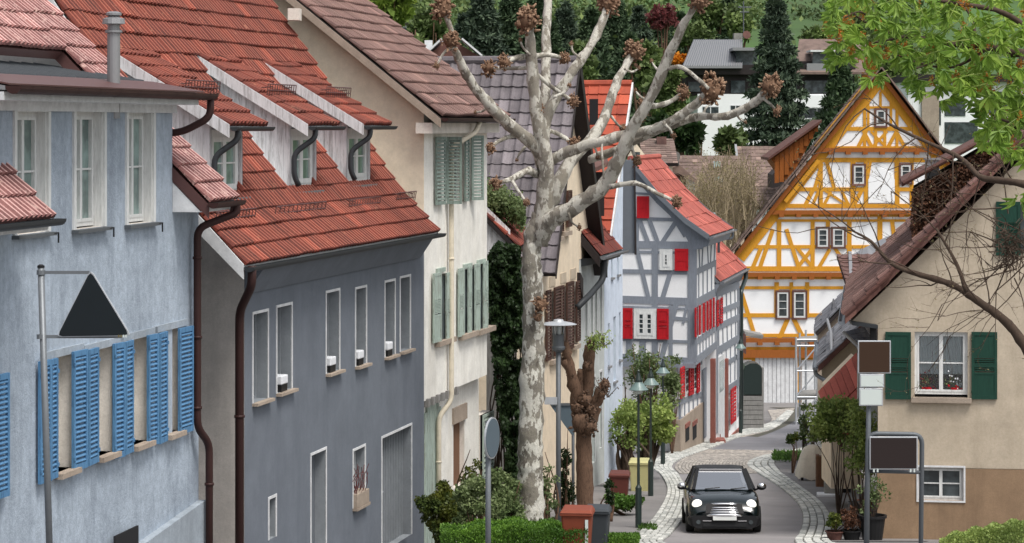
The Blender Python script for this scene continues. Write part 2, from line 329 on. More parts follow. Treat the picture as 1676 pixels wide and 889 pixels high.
M['twigpale'] = m_wood('pale_twig', lin(160, 146, 120), lin(120, 106, 84), .4, .9)
M['ivy'] = m_leaf('ivy_leaf', (.012, .028, .008), (.045, .085, .025), (.02, .04, .012)); M['shrub'] = m_leaf('shrub_leaf', (.12, .17, .06), (.3, .36, .17), (.07, .11, .035))
M['box'] = m_leaf('hedge_leaf', (.09, .2, .02), (.2, .36, .05), (.05, .12, .015)); M['dkshrub'] = m_leaf('dark_shrub_leaf', (.02, .04, .012), (.1, .14, .03), (.14, .15, .02), sc=2.5)
M['young'] = m_leaf('young_leaf', (.24, .33, .08), (.42, .5, .15), (.16, .23, .06)); M['chest'] = m_leaf('chestnut_leaf', (.2, .34, .045), (.36, .5, .09), (.12, .22, .03), .5, 2.5, .45)
M['flower'] = m_leaf('chestnut_flower', lin(190, 120, 50), lin(150, 110, 40)); M['conifer'] = m_leaf('conifer_needles', (.03, .06, .03), (.10, .15, .07), (.05, .08, .04), .7, .25, .1)
M['conifer2'] = m_leaf('blue_conifer_needles', (.035, .06, .04), (.11, .15, .09), (.05, .075, .05), .7, .5, .1)
M['mid'] = m_leaf('mixed_leaf', (.08, .12, .035), (.2, .27, .08), (.06, .09, .03), .6, .15, .2); M['willow'] = m_leaf('willow_leaf', (.2, .28, .04), (.32, .4, .08), (.16, .24, .04), .6, .5, .3)
M['spring'] = m_leaf('spring_wood_leaf', (.08, .13, .035), (.2, .26, .08), (.06, .09, .03), .6, .05, .2)
M['hazel'] = m_leaf('bare_shrub_bud', lin(150, 140, 100), lin(120, 112, 70), lin(135, 122, 90)); M['orangeleaf'] = m_leaf('orange_leaf', (.6, .2, .01), (.7, .3, .03)); M['redbud'] = m_leaf('reddish_leaf', lin(130, 70, 72), lin(100, 60, 60)); M['dry'] = m_leaf('dry_ivy', lin(110, 72, 50), lin(60, 44, 36), lin(82, 56, 42), .8, 1.5, .15)
t = NT('meadow'); p = t.pos(); c = t.mix(t.ramp(t.noise(p, .03, 6, .6), [(.35, 0), (.7, 1)]), (.06, .13, .025), (.035, .065, .02)); c = t.mix(t.math('MULTIPLY', t.ramp(t.noise(p, .4, 6, .8), [(.4, 0), (.7, 1)]), .6), c, (.045, .08, .025)); M['meadow'] = t.done(c, .95)
t = NT('grass_tuft'); M['grass'] = m_leaf('grass_blade', (.06, .14, .02), (.13, .25, .04), (.05, .1, .02))
t = NT('car_paint'); t.b.inputs['Coat Weight'].default_value = .6; t.b.inputs['Specular IOR Level'].default_value = .3; t.b.inputs['Coat Roughness'].default_value = .03; M['carpaint'] = t.done((.003, .008, .009), .25)
t = NT('chrome'); M['chrome'] = t.done((.75, .76, .78), .12, 1)
t = NT('headlight_lamp'); t.b.inputs['Emission Color'].default_value = (1, .93, .78, 1); t.b.inputs['Emission Strength'].default_value = .5; M['lamp'] = t.done((.9, .9, .85), .2)
M['carglass'] = m_clear('windscreen_glass', (.6, .66, .7), .6); M['rubber'] = m_paint('tyre_rubber', (.02, .02, .02), .8, 0, 0); M['seatfab'] = m_paint('car_interior', lin(110, 118, 124), .8, 0, 0); M['plate'] = m_paint('blank_number_plate', lin(200, 202, 200), .5, 0, 0)
# ------------------------------------------------------------------ building-element helpers
Z = Vector((0, 0, 1))
def rayplane(px, py, O, n):
    d = Vector(((px - CX) / F, 1, -(py - CY) / F)); o = Vector((0, 0, CZ)); return o + d * ((Vector(O) - o).dot(n) / d.dot(n))
def tile_mesh(name, w, h, kind, mat):
    if kind == 'double': pr = [(0, 0), (.10, 0), (.19, .042), (.36, .042), (.43, 0), (.60, 0), (.69, .042), (.86, .042), (.93, 0), (1, 0)]
    elif kind == 'pan': pr = [(0, .03), (.12, .045), (.25, .03), (.4, .004), (.7, 0), (.9, .012), (1, .03)]
    elif kind == 'rib': pr = [(0, .02), (.1, .02), (.14, 0), (.5, 0), (.86, 0), (1, 0)]
    else: pr = [(0, 0), (.5, .004), (1, 0)]
    t = .045 if kind != 'flat' else .025; vs = []
    for x, z in pr: vs.append((x * w, 0, z + t))
    for x, z in pr: vs.append((x * w, h * 1.12, z * .8 + .002))
    for x, z in pr: vs.append((x * w, 0.0, z * .2 - .004))
    n = len(pr); fs = [(i, i + 1, n + i + 1, n + i) for i in range(n - 1)] + [(2 * n + i, 2 * n + i + 1, i + 1, i) for i in range(n - 1)]
    fs += [(0, n, 2 * n), (n - 1, 3 * n - 1, 2 * n - 1)]
    me = bpy.data.meshes.new(name); me.from_pydata(vs, [], fs); me.materials.append(mat); ms = [0] * len(fs)
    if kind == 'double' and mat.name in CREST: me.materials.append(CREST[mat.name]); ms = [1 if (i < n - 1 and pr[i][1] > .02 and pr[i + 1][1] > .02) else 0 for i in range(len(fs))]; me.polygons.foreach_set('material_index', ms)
    return me, vs, fs, ms
def tiles(parent, O, u, v, W, L, tw, ch, mat, kind='double', keep=None, maxn=300, name='roof_tile', jit=.012, stagger=False, lift=.03, cull=True):
    O, u, v = Vector(O), Vector(u).normalized(), Vector(v).normalized(); n = u.cross(v).normalized()
    flip = n.z < 0
    if flip: n = -n
    nc = max(1, round(W / tw)); tw = W / nc; nr = max(1, round(L / ch)); ch = L / nr
    me, vs, fs, ms = tile_mesh(name, tw * .985, ch, kind, mat); items = []
    for r in range(nr):
        for c in range(nc):
            a, b = (c + (.5 if stagger and r % 2 else 0)) * tw, r * ch
            if keep and not keep(a + tw / 2, b + ch / 2): continue
            q = O + u * a + v * b + n * lift
            if cull and not in_frame(q + u * tw / 2, 60): continue
            items.append((q.length, q))
    items.sort(key=lambda t: t[0]); rs = random.Random(3)
    def mat4(q):
        e = Matrix((u, v, n)).transposed(); 
        j = Matrix.Rotation(rs.uniform(-jit, jit), 3, 'X') @ Matrix.Rotation(rs.uniform(-jit, jit), 3, 'Z')
        return (e @ j).to_4x4(), q + n * (rs.uniform(0, .014) + .03 * noise.noise(q * .9))
    pb = wbase(parent)
    for _, q in items[:maxn]:
        m, q = mat4(q); o = bpy.data.objects.new(name, me); C.objects.link(o); o.parent = parent; o.matrix_basis = Matrix.Translation(q - pb) @ m
    if items[maxn:]:
        A = np.array(vs); Fa = []; V = []
        for k, (_, q) in enumerate(items[maxn:]):
            m, q = mat4(q); V.append(A @ np.array(m.to_3x3()).T + np.array(q)); Fa += [tuple(i + k * len(vs) for i in f) for f in fs]
        b = MB(); b.v = [tuple(x) for x in np.concatenate(V)]; b.f = Fa; b.m = ms * (len(Fa) // len(fs))
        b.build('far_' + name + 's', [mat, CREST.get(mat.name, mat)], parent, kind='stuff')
    return n
def slab(name, parent, O, u, v, W, L, th, mat, a0=0, b0=0, label=None):           # roof board under the tiles
    O, u, v = Vector(O), Vector(u).normalized(), Vector(v).normalized(); n = u.cross(v).normalized(); n = n if n.z > 0 else -n
    O = O + u * a0 + v * b0; b = MB(); b.prism([O, O + u * W, O + u * W + v * L, O + v * L], -n * th); return b.build(name, mat, parent, label=label)
def wall_front(b, fr, s0, s1, z0, z1, holes, rd=.25, o=0, dark=True):              # front skin with openings; material 1 = reveal
    S = sorted({s0, s1} | {h[0] for h in holes} | {h[1] for h in holes}); Zs = sorted({z0, z1} | {h[2] for h in holes} | {h[3] for h in holes})
    S = [x for x in S if s0 <= x <= s1]; Zs = [x for x in Zs if z0 <= x <= z1]
    for a, c in zip(S, S[1:]):
        for d, e in zip(Zs, Zs[1:]):
            m, k = (a + c) / 2, (d + e) / 2
            if any(h[0] < m < h[1] and h[2] < k < h[3] for h in holes): continue
            b.quad(fr.p(a, d, o), fr.p(c, d, o), fr.p(c, e, o), fr.p(a, e, o))
    b.mi = 1
    for a, c, d, e in holes:
        for (p, q) in (((a, d), (a, e)), ((a, e), (c, e)), ((c, e), (c, d)), ((c, d), (a, d))):
            b.quad(fr.p(p[0], p[1], o), fr.p(q[0], q[1], o), fr.p(q[0], q[1], o - rd), fr.p(p[0], p[1], o - rd))
        b.mi = 2; b.quad(fr.p(a, d, o - rd), fr.p(c, d, o - rd), fr.p(c, e, o - rd), fr.p(a, e, o - rd)); b.mi = 1
    b.mi = 0
def body_rest(b, fr, s0, s1, z0, z1, D, o=0):
    p = fr.p; b.quad(p(s0, z0, o), p(s0, z1, o), p(s0, z1, o - D), p(s0, z0, o - D)); b.quad(p(s1, z0, o), p(s1, z1, o), p(s1, z1, o - D), p(s1, z0, o - D))
    b.quad(p(s0, z0, o - D), p(s1, z0, o - D), p(s1, z1, o - D), p(s0, z1, o - D)); b.quad(p(s0, z1, o), p(s1, z1, o), p(s1, z1, o - D), p(s0, z1, o - D))
def rect(fr, x0, y0, x1, y1, o=0):                    # facade rectangle from photo pixels: (s0,s1,z0,z1); y0 top, y1 bottom read at the column x0
    a = fr.hit(x0, y0, o); c = fr.hit(x0, y1, o); d = fr.hit(x1, y0, o); lo, hi = sorted((a[0], d[0])); return (lo, hi, c[1], a[1])
def window(parent, fr, r, o, wood, glass, cas=2, rows=2, fw=.055, th=.06, top=None, sill=None, sd=.12, name='window', label=None, pane_each=True):
    s0, s1, z0, z1 = r; b = MB(); w = MB
    b.box(fr, s0, s1, z1 - fw, z1, o - th, o); b.box(fr, s0, s1, z0, z0 + fw, o - th, o); b.box(fr, s0, s0 + fw, z0 + fw, z1 - fw, o - th, o - .002); b.box(fr, s1 - fw, s1, z0 + fw, z1 - fw, o - th, o - .002)
    cw = (s1 - s0 - 2 * fw) / cas; cf = fw * .7; panes = []
    for i in range(cas):
        a, c = s0 + fw + i * cw, s0 + fw + (i + 1) * cw
        b.box(fr, a, a + cf, z0 + fw, z1 - fw, o - th + .005, o + .012); b.box(fr, c - cf, c, z0 + fw, z1 - fw, o - th + .005, o + .012)
        b.box(fr, a + cf, c - cf, z0 + fw, z0 + fw + cf, o - th + .005, o + .01); b.box(fr, a + cf, c - cf, z1 - fw - cf, z1 - fw, o - th + .005, o + .01)
        rh = (z1 - z0 - 2 * fw - 2 * cf) / rows
        for k in range(rows):
            q0 = z0 + fw + cf + k * rh
            if k: b.box(fr, a + cf, c - cf, q0 - .013, q0 + .013, o - th + .005, o + .006)
            panes.append((a + cf, c - cf, q0 + (.013 if k else 0), q0 + rh - (.013 if k < rows - 1 else 0)))
    W = b.build(name, wood, parent, label=label)
    if pane_each:
        for q in panes: MB().box(fr, q[0], q[1], q[2], q[3], o - th * .7, o - th * .45).build('pane', glass, W)
    else:
        b = MB(); [b.box(fr, q[0], q[1], q[2], q[3], o - th * .7, o - th * .45) for q in panes]; b.build('panes', glass, W)
    if sill: MB().box(fr, s0 - .04, s1 + .04, z0 - .05, z0, o - .01, o + sd).build('sill', sill, W)
    return W
def shutter(parent, fr, r, o, mat, n=0, th=.035, st=.05, swing=0, hinge=0, panels=False, each=False, slatmat=None, mid=True, label=None):
    s0, s1, z0, z1 = r; W = s1 - s0
    if swing:
        h = s0 if hinge == 0 else s1; d = 1 if hinge == 0 else -1; a = R(swing)
        g = Fr(fr.p(h, 0, o), fr.u * math.cos(a) * d + fr.n * math.sin(a)); 
        if g.n.dot(fr.n) < 0: g.n = -g.n
        s0, s1, o, fr = 0, W, 0, g
    b = MB(); b.box(fr, s0, s0 + st, z0, z1, o, o + th); b.box(fr, s1 - st, s1, z0, z1, o, o + th); b.box(fr, s0 + st, s1 - st, z0, z0 + st * 1.5, o, o + th * .95); b.box(fr, s0 + st, s1 - st, z1 - st * 1.3, z1, o, o + th * .95)
    zm = (z0 + z1) / 2
    if mid: b.box(fr, s0 + st, s1 - st, zm - st * .6, zm + st * .6, o, o + th * .95)
    if panels: b.box(fr, s0 + st, s1 - st, z0 + st * 1.5, z0 + (z1 - z0) * .40, o + th * .3, o + th * .7); b.box(fr, s0 + st, s1 - st, z0 + (z1 - z0) * .62, z1 - st * 1.3, o + th * .3, o + th * .7); b.box(fr, s0 + st, s1 - st, z0 + (z1 - z0) * .37, z0 + (z1 - z0) * .40, o, o + th * .9); b.box(fr, s0 + st, s1 - st, z0 + (z1 - z0) * .61, z0 + (z1 - z0) * .64, o, o + th * .9)
    if not n: b.box(fr, s0 + st, s1 - st, z0 + st, z1 - st, o + th * .25, o + th * .7)
    b.box(fr, s0 - .01, s0 + .04, z0 + .14, z0 + .19, o + th, o + th + .012); b.box(fr, s0 - .01, s0 + .04, z1 - .19, z1 - .14, o + th, o + th + .012)
    S = b.build('shutter', mat, parent, label=label); q0, q1 = (z0 + st * 1.5, z1 - st * 1.3) if not panels else (z0 + (z1 - z0) * .41, z0 + (z1 - z0) * .60); bb = MB()
    for i in range(n):
        z = q0 + (q1 - q0) * (i + .5) / n; h = (q1 - q0) / n * .26
        if mid and not panels and abs(z - zm) < st * .6 + h * .5: continue
        c = MB() if each else bb
        c.hexa([fr.p(s0 + st, z - h, o + th * .9), fr.p(s1 - st, z - h, o + th * .9), fr.p(s1 - st, z - h + .012, o + th * .98), fr.p(s0 + st, z - h + .012, o + th * .98)],
               [fr.p(s0 + st, z + h, o + th * .1), fr.p(s1 - st, z + h, o + th * .1), fr.p(s1 - st, z + h + .012, o + th * .18), fr.p(s0 + st, z + h + .012, o + th * .18)])
        if each: c.build('slat', slatmat or mat, S)
    if n and not each: bb.build('slats', slatmat or mat, S, kind='stuff')
    return S
def gutter(parent, a, b, r, mat, name='gutter', segs=0):
    a, b = Vector(a), Vector(b); d = (b - a).normalized(); sx = d.cross(Z).normalized(); pts = []; n = 8; m = MB()
    for q in (a, b):
        for k in range(n + 1): t = math.pi * k / n; pts.append(q + sx * r * math.cos(t) - Z * r * math.sin(t))
        for k in range(n, -1, -1): t = math.pi * k / n; pts.append(q + sx * r * .86 * math.cos(t) - Z * r * .86 * math.sin(t))
    k = 2 * (n + 1); m.add(pts, [(i, (i + 1) % k, (i + 1) % k + k, i + k) for i in range(k)] + [tuple(range(n + 1)), tuple(range(k, k + n + 1))])
    for i in range(segs):
        q0 = a.lerp(b, (i + .5) / segs); ps = []
        for q in (q0 - d * .012, q0 + d * .012):
            ps += [q + sx * r * 1.05 * math.cos(math.pi * k / n) - Z * r * 1.05 * math.sin(math.pi * k / n) for k in range(n + 1)] + [q + sx * r * .98 * math.cos(math.pi * k / n) - Z * r * .98 * math.sin(math.pi * k / n) for k in range(n, -1, -1)]
        k = 2 * (n + 1); m.add(ps, [(i_, (i_ + 1) % k, (i_ + 1) % k + k, i_ + k) for i_ in range(k)])
    return m.build(name, mat, parent)
def curve(pts, k=6):                                  # Catmull-Rom
    pts = [Vector(p) for p in pts]; P_ = [pts[0] * 2 - pts[1]] + pts + [pts[-1] * 2 - pts[-2]]; out = []
    for i in range(1, len(P_) - 2):
        a, b, c, d = P_[i - 1:i + 3]
        for j in range(k): t = j / k; out.append(.5 * ((2 * b) + (c - a) * t + (2 * a - 5 * b + 4 * c - d) * t * t + (3 * b - a - 3 * c + d) * t ** 3))
    return out + [pts[-1]]
def pipe(parent, pts, r, mat, name='downpipe', rings=()):
    out = [Vector(pts[0])]
    for i in range(1, len(pts) - 1):
        p = Vector(pts[i]); a = (Vector(pts[i - 1]) - p); c = (Vector(pts[i + 1]) - p); k = min(2.6 * r, a.length * .45, c.length * .45); a.normalize(); c.normalize()
        for t in (0, .25, .5, .75, 1): q = p + a * k * (1 - t) ** 2 + c * k * t ** 2; out.append(q)
    out.append(Vector(pts[-1])); b = MB(); b.tube(out, r, 10)
    for z in rings:
        q = None
        for i in range(len(out) - 1):
            if min(out[i].z, out[i + 1].z) <= z <= max(out[i].z, out[i + 1].z) and abs(out[i].z - out[i + 1].z) > .2: q = out[i].lerp(out[i + 1], (z - out[i].z) / (out[i + 1].z - out[i].z))
        if q: b.tube([q - Z * .02, q + Z * .02], r * 1.22, 10)
    return b.build(name, mat, parent, smooth=True)
def snow_guard(parent, c, u, v, w=2.0, h=.27, mat=None, n=12):
    c = Vector(c); u = Vector(u).normalized(); v = Vector(v).normalized(); b = MB(); nn = u.cross(v); nn = nn if nn.z > 0 else -nn; up = (Z * .95 + nn * .25).normalized(); c = c + nn * .05
    for k in (0, h * .5, h): b.tube([c - u * w / 2 + up * k, c + u * w / 2 + up * k], .01, 4)
    for i in range(n + 1): q = c - u * w / 2 + u * w * i / n; b.tube([q, q + up * h], .008, 4)
    for t in (-.35, .35): q = c + u * w * t; b.tube([q + up * h * .8, q + v * .3], .009, 4)
    return b.build('snow_guard', mat or M['brownmetal'], parent)
def beam(parent, fr, a, c, w, mat, o=.0, th=.03, name='beam', photo=True):
    if photo: a = fr.hit(a[0], a[1], o); c = fr.hit(c[0], c[1], o)
    A, B_ = fr.p(a[0], a[1], o + th / 2 - .02), fr.p(c[0], c[1], o + th / 2 - .02); b = MB(); b.bar(A, B_, w, th + .04 + random.uniform(0, .006), up=fr.n.cross((B_ - A).normalized()) if False else fr.n.cross(B_ - A))
    d = (B_ - A).normalized(); sx = fr.n.cross(d).normalized(); h = (th + .04 + random.uniform(0, .008)) / 2; b = MB(); cs = [sx * w / 2 + fr.n * h, -sx * w / 2 + fr.n * h, -sx * w / 2 - fr.n * h, sx * w / 2 - fr.n * h]
    b.hexa([A + q for q in cs], [B_ + q for q in cs]); return b.build(name, mat, parent)
# ------------------------------------------------------------------ ground, street, kerbs
def strip_pts(pts, n=40):
    c = curve(pts, 8); L = [0]
    for a, b in zip(c, c[1:]): L.append(L[-1] + (b - a).length)
    out = []; 
    for i in range(n + 1):
        t = L[-1] * i / n; k = max(j for j in range(len(L)) if L[j] <= t + 1e-9); k = min(k, len(c) - 2); f = (t - L[k]) / max(1e-6, L[k + 1] - L[k]); out.append(c[k].lerp(c[k + 1], min(1, f)))
    return out
def gz(p, h=0): return Vector((p.x, p.y, GY(p.y) + h))
xs = np.unique(np.concatenate([np.linspace(-420, -40, 24), np.linspace(-40, 40, 41), np.linspace(40, 420, 24)])); ys = np.concatenate([np.arange(-60, 0, 12), np.arange(0, 165, 2.0), np.arange(170, 1010, 12.0)])
V = np.array([(x, y, GY(y) - .06 + (0 if y < 180 else (y - 180) * .012 * math.sin(x * .013 + y * .006) * 1.5)) for y in ys for x in xs]); V[:, 2] -= np.where((V[:, 1] < 165) & (V[:, 1] > -62), .25, 0); nx = len(xs)
Fs = np.array([(j * nx + i, j * nx + i + 1, (j + 1) * nx + i + 1, (j + 1) * nx + i) for j in range(len(ys) - 1) for i in range(nx - 1)])
npmesh('ground', V, Fs, M['meadow'], kind='structure', smooth=True)
def sheet(name, left, right, mat, h, n=60, m=4):
    L, Rr = strip_pts(left, n), strip_pts(right, n); V = []; 
    for a, b in zip(L, Rr):
        for k in range(m + 1): V.append(tuple(gz(a.lerp(b, k / m), h)))
    Fs = [(i * (m + 1) + k, i * (m + 1) + k + 1, (i + 1) * (m + 1) + k + 1, (i + 1) * (m + 1) + k) for i in range(n) for k in range(m)]
    return npmesh(name, np.array(V), np.array(Fs), mat, kind='structure')
G = lambda *a: [GP(x, y) for x, y in a]
# paved forecourt zone under everything in the street
b = MB(); yy = list(np.arange(-58, 150, 1.5)); 
V = np.array([(x, y, GY(y) - .012) for y in yy for x in (-60, 0, 9, 60)]); Fs = np.array([(j * 4 + i, j * 4 + i + 1, j * 4 + i + 5, j * 4 + i + 4) for j in range(len(yy) - 1) for i in range(3)])
npmesh('pavement', V, Fs, M['asphalt2'], kind='structure')
# outer and inner edge of the sett gutters, from near to far
nearL = P(1020, 205, 52); nearL = Vector((GP(1040, 889).x - .9, 52, 0)); 
LO = [Vector((2.55, 52.5, 0))] + G((1030, 885), (1072, 845), (1092, 805), (1082, 778), (1064, 762), (1090, 744), (1140, 727), (1200, 708), (1238, 700), (1262, 692), (1290, 672))
LI = [Vector((3.3, 52.5, 0))] + G((1086, 885), (1118, 850), (1126, 810), (1112, 780), (1100, 764), (1118, 750), (1160, 735), (1214, 715), (1255, 706), (1276, 696), (1298, 674))
RI = [Vector((5.9, 52.5, 0))] + G((1300, 885), (1314, 855), (1306, 825), (1272, 795), (1240, 775), (1222, 760), (1244, 748), (1290, 739), (1330, 728), (1352, 712), (1360, 690))
RO = [Vector((6.8, 52.5, 0))] + G((1358, 885), (1362, 855), (1346, 825), (1308, 795), (1280, 775), (1268, 757), (1286, 749), (1318, 744), (1350, 732), (1372, 716), (1380, 690))
sheet('road', LI, RI, M['asphalt'], .0, 90, 6)
sl_ = sheet('left_gutter_strip', LO, LI, M['joint'], .004, 110, 3); sr_ = sheet('right_gutter_strip', RO, RI, M['joint'], .004, 110, 3)
def setts(parent, A, B_, rows, size, maxn, name='sett', mat=None, hgt=.045, seed=1):
    rs = random.Random(seed); n = 400; A, B_ = strip_pts(A, n), strip_pts(B_, n); it = []
    for r in range(rows):
        acc = 0; prev = None
        path = [A[i].lerp(B_[i], (r + .5) / rows) for i in range(n + 1)]; wd = [(A[i] - B_[i]).length / rows for i in range(n + 1)]
        L = [0]
        for a, c in zip(path, path[1:]): L.append(L[-1] + (c - a).length)
        t = rs.uniform(0, size); k = 0
        while t < L[-1] - size:
            ln = size * rs.uniform(.8, 1.35); m = t + ln / 2
            while k < n - 1 and L[k + 1] < m: k += 1
            f = (m - L[k]) / max(1e-6, L[k + 1] - L[k]); q = path[k].lerp(path[min(k + 1, n)], f); d = (path[min(k + 1, n)] - path[k]); d.z = 0
            if d.length > 1e-5: it.append((q, d.normalized(), ln, wd[k]))
            t += ln
    it.sort(key=lambda x: x[0].y); done = 0; far = MB(); pb = wbase(parent)
    me = None
    base = MB(); v0 = []
    for hx, hy, z in ((.5, .5, 0), (.46, .44, .8), (.36, .34, 1)): v0 += [(-hx, -hy, z), (hx, -hy, z), (hx, hy, z), (-hx, hy, z)]
    f0 = [(0, 1, 5, 4), (1, 2, 6, 5), (2, 3, 7, 6), (3, 0, 4, 7), (4, 5, 9, 8), (5, 6, 10, 9), (6, 7, 11, 10), (7, 4, 8, 11), (8, 9, 10, 11)]
    me = bpy.data.meshes.new(name); me.from_pydata(v0, [], f0); me.materials.append(mat)
    for q, d, ln, wd in it:
        if wd < .04: continue
        zc = GY(q.y); g = (GY(q.y + .5) - GY(q.y - .5)); sd = Vector((-d.y, d.x, 0)); dd = Vector((d.x, d.y, g * d.y)).normalized(); sd = Vector((sd.x, sd.y, g * sd.y)); nn = dd.cross(sd).normalized()
        X, Y_, N = dd * ln * .93, sd * wd * .9, nn * hgt * rs.uniform(.7, 1.15); o3 = Vector((q.x, q.y, zc + .004))
        if done < maxn and in_frame(o3, 5):
            o = bpy.data.objects.new(name, me); C.objects.link(o); o.parent = parent; mt = Matrix((X, Y_, N)).transposed().to_4x4(); o.matrix_basis = Matrix.Translation(o3 - pb) @ mt; done += 1
        elif in_frame(o3, 30): far.add([o3 + X * a + Y_ * b + N * c for a, b, c in v0], f0)
    if far.v: far.build('far_' + name + 's', mat, parent, kind='stuff')
setts(sl_, LO, LI, 5, .2, 300, mat=M['sett'], seed=1); setts(sr_, RO, RI, 4, .22, 300, mat=M['sett'], seed=2)
# cobbled band across the road and darker asphalt beyond
A_ = G((1112, 776), (1104, 764), (1120, 750), (1160, 736)); B2 = G((1262, 775), (1226, 761), (1244, 748), (1292, 738))
cb = sheet('cobbled_band', A_, B2, M['joint'], .006, 30, 6); setts(cb, A_, B2, 22, .2, 300, name='paving_block', mat=M['block'], hgt=.02, seed=4)
cb2 = sheet('far_cobbles', G((1216, 714), (1258, 703), (1284, 686), (1290, 672), (1258, 667)), G((1240, 716), (1268, 706), (1300, 690), (1312, 672), (1320, 667)), M['joint'], .008, 20, 4)
setts(cb2, G((1190, 712), (1235, 702), (1262, 690), (1258, 672)), G((1214, 716), (1262, 704), (1284, 690), (1300, 668)), 9, .25, 60, name='paving_block', mat=M['block'], hgt=.02, seed=5)
sheet('lane', G((1164, 736), (1214, 715), (1258, 705), (1284, 690), (1296, 672)), G((1290, 738), (1330, 727), (1350, 712), (1365, 690), (1370, 672)), M['asphalt3'], .006, 30, 4)
sheet('left_footpath', G((960, 889), (1000, 850), (1010, 805), (1010, 770), (1010, 745)), G((1030, 886), (1071, 846), (1090, 806), (1080, 778), (1062, 762)), M['asphalt2'], .004, 30, 3)
sheet('right_footpath', G((1361, 886), (1364, 856), (1348, 826), (1310, 796), (1282, 776), (1272, 762)), G((1520, 886), (1470, 850), (1450, 826), (1420, 796), (1390, 776), (1360, 762)), M['asphalt2'], .002, 30, 3)
# ------------------------------------------------------------------ blue house (far left)
fr = facade(0, 31.3, 1600, 325); L = fr.L
blue = thing('blue_house', 'pale blue rendered house with louvred blue shutters at the left edge of the street', 'house', fr.p(0, GY(33), 0))
sD0, sD1 = fr.hit(15, 200)[0], fr.hit(282, 200)[0]; zE = fr.hit(372, 331, .55)[1]; zT = fr.hit(282, 172)[1]; zB = GY(34) - 1.2
up = [rect(fr, 25, 183, 76, 385), rect(fr, 122, 183, 168, 376), rect(fr, 208, 183, 249, 368)]
lo = [(90, 585, 117, 775), (158, 572, 183, 748), (215, 556, 240, 730), (270, 541, 291, 712)]; lor = [rect(fr, *q) for q in lo]
b = MB(); wall_front(b, fr, -7, sD1, zB, zT, up + lor[:3] + [], .34)
wall_front(b, fr, sD1, L, zB, zE + .45, [r for r in [lor[3]]], .34)
body_rest(b, fr, -7, L, zB, zE + .45, 8.6, o=-.36); b.quad(fr.p(L, zB, 0), fr.p(L, zE + .4, 0), fr.p(L, zE + .4, -.4), fr.p(L, zB, -.4)); body_rest(b, fr, sD0, sD1, zE, zT, 3.2)
b.build('wall', [M['blue'], M['reveal'], M['dark']], blue)
for r in up:
    q = (r[0] + .0, r[1], r[2], r[3]); b = MB(); k = .09
    b.box(fr, q[0] - k, q[0], q[2], q[3] + k, -.05, .03); b.box(fr, q[1], q[1] + k, q[2], q[3] + k, -.05, .03); b.box(fr, q[0], q[1], q[3], q[3] + k, -.05, .031)
    b.box(fr, q[0], q[0] + .03, q[2], q[3], -.3, -.002); b.box(fr, q[1] - .03, q[1], q[2], q[3], -.3, -.002)
    b.build('window_casing', M['whitewood'], blue)
    window(blue, fr, (q[0] + .03, q[1] - .03, q[2] + .02, q[3]), -.12, M['whitewood'], M['glassg'], 2, 2, .06, .08)
    b = MB(); b.box(fr, q[0] - .12, q[1] + .12, q[2] - .05, q[2] - .005, -.3, .10); b.build('window_sill', M['darksteel'], blue)
    b = MB(); h = fr.p(q[1] + .17, q[2] - .02, .1); b.tube([fr.p(q[1] + .0, q[2] - .03, .09), h, h - Z * .13], .012, 6); b.build('shutter_hook', M['black'], blue)
for r in lor:
    window(blue, fr, (r[0], r[1], r[2] + .05, r[3]), -.26, M['whitewood'], M['glassg'], 2, 2, .06, .07, pane_each=False)
    MB().box(fr, r[0] - .06, r[1] + .05, r[2] - .07, r[2], -.3, .13).build('window_sill', M['stone'], blue)
    MB().box(fr, r[0] - .55, r[1] + .4, r[3] + .0, r[3] + .1, -.02, .035).build('lintel', M['bluebase'], blue)
def sh(x0, y0, x1, y1, sw=3, hinge=0, mat='bluewood', n=22):
    r = rect(fr, x0, y0, x1, y1, .04); shutter(blue, fr, r, .04, M[mat], n=n, each=True, swing=sw, hinge=hinge, mid=False, th=.04, st=.055, slatmat=M['bluewood'])
for q in [(-20, 617, 9, 822, 2, 0), (62, 592, 78, 793, 3, 0), (78, 589, 91, 786, 2, 1), (117, 576, 137, 772, 3, 0), (139, 573, 158, 763, 3, 1), (184, 563, 198, 752, 5, 0), (200, 560, 215, 745, 3, 1), (240, 549, 253, 731, 5, 0), (256, 546, 271, 727, 3, 1), (291, 538, 311, 712, 2, 0)]: sh(*q)
zp = fr.hit(325, 818)[1]; zp0 = fr.hit(150, 889)[1]; b = MB(); s_a = fr.hit(120, 850)[0]
b.prism([fr.p(-3, zB, 0), fr.p(L, zB, 0), fr.p(L, zp, 0), fr.p(-3, fr.hit(140, 889)[1] - .9, 0)], fr.n * .12); b.build('plinth', M['bluebase'], blue)
r = rect(fr, 188, 878, 226, 900, .12); b = MB(); b.box(fr, r[0], r[1], r[2] - .3, r[3], .10, .128); b.build('cellar_window', M['dark'], blue)
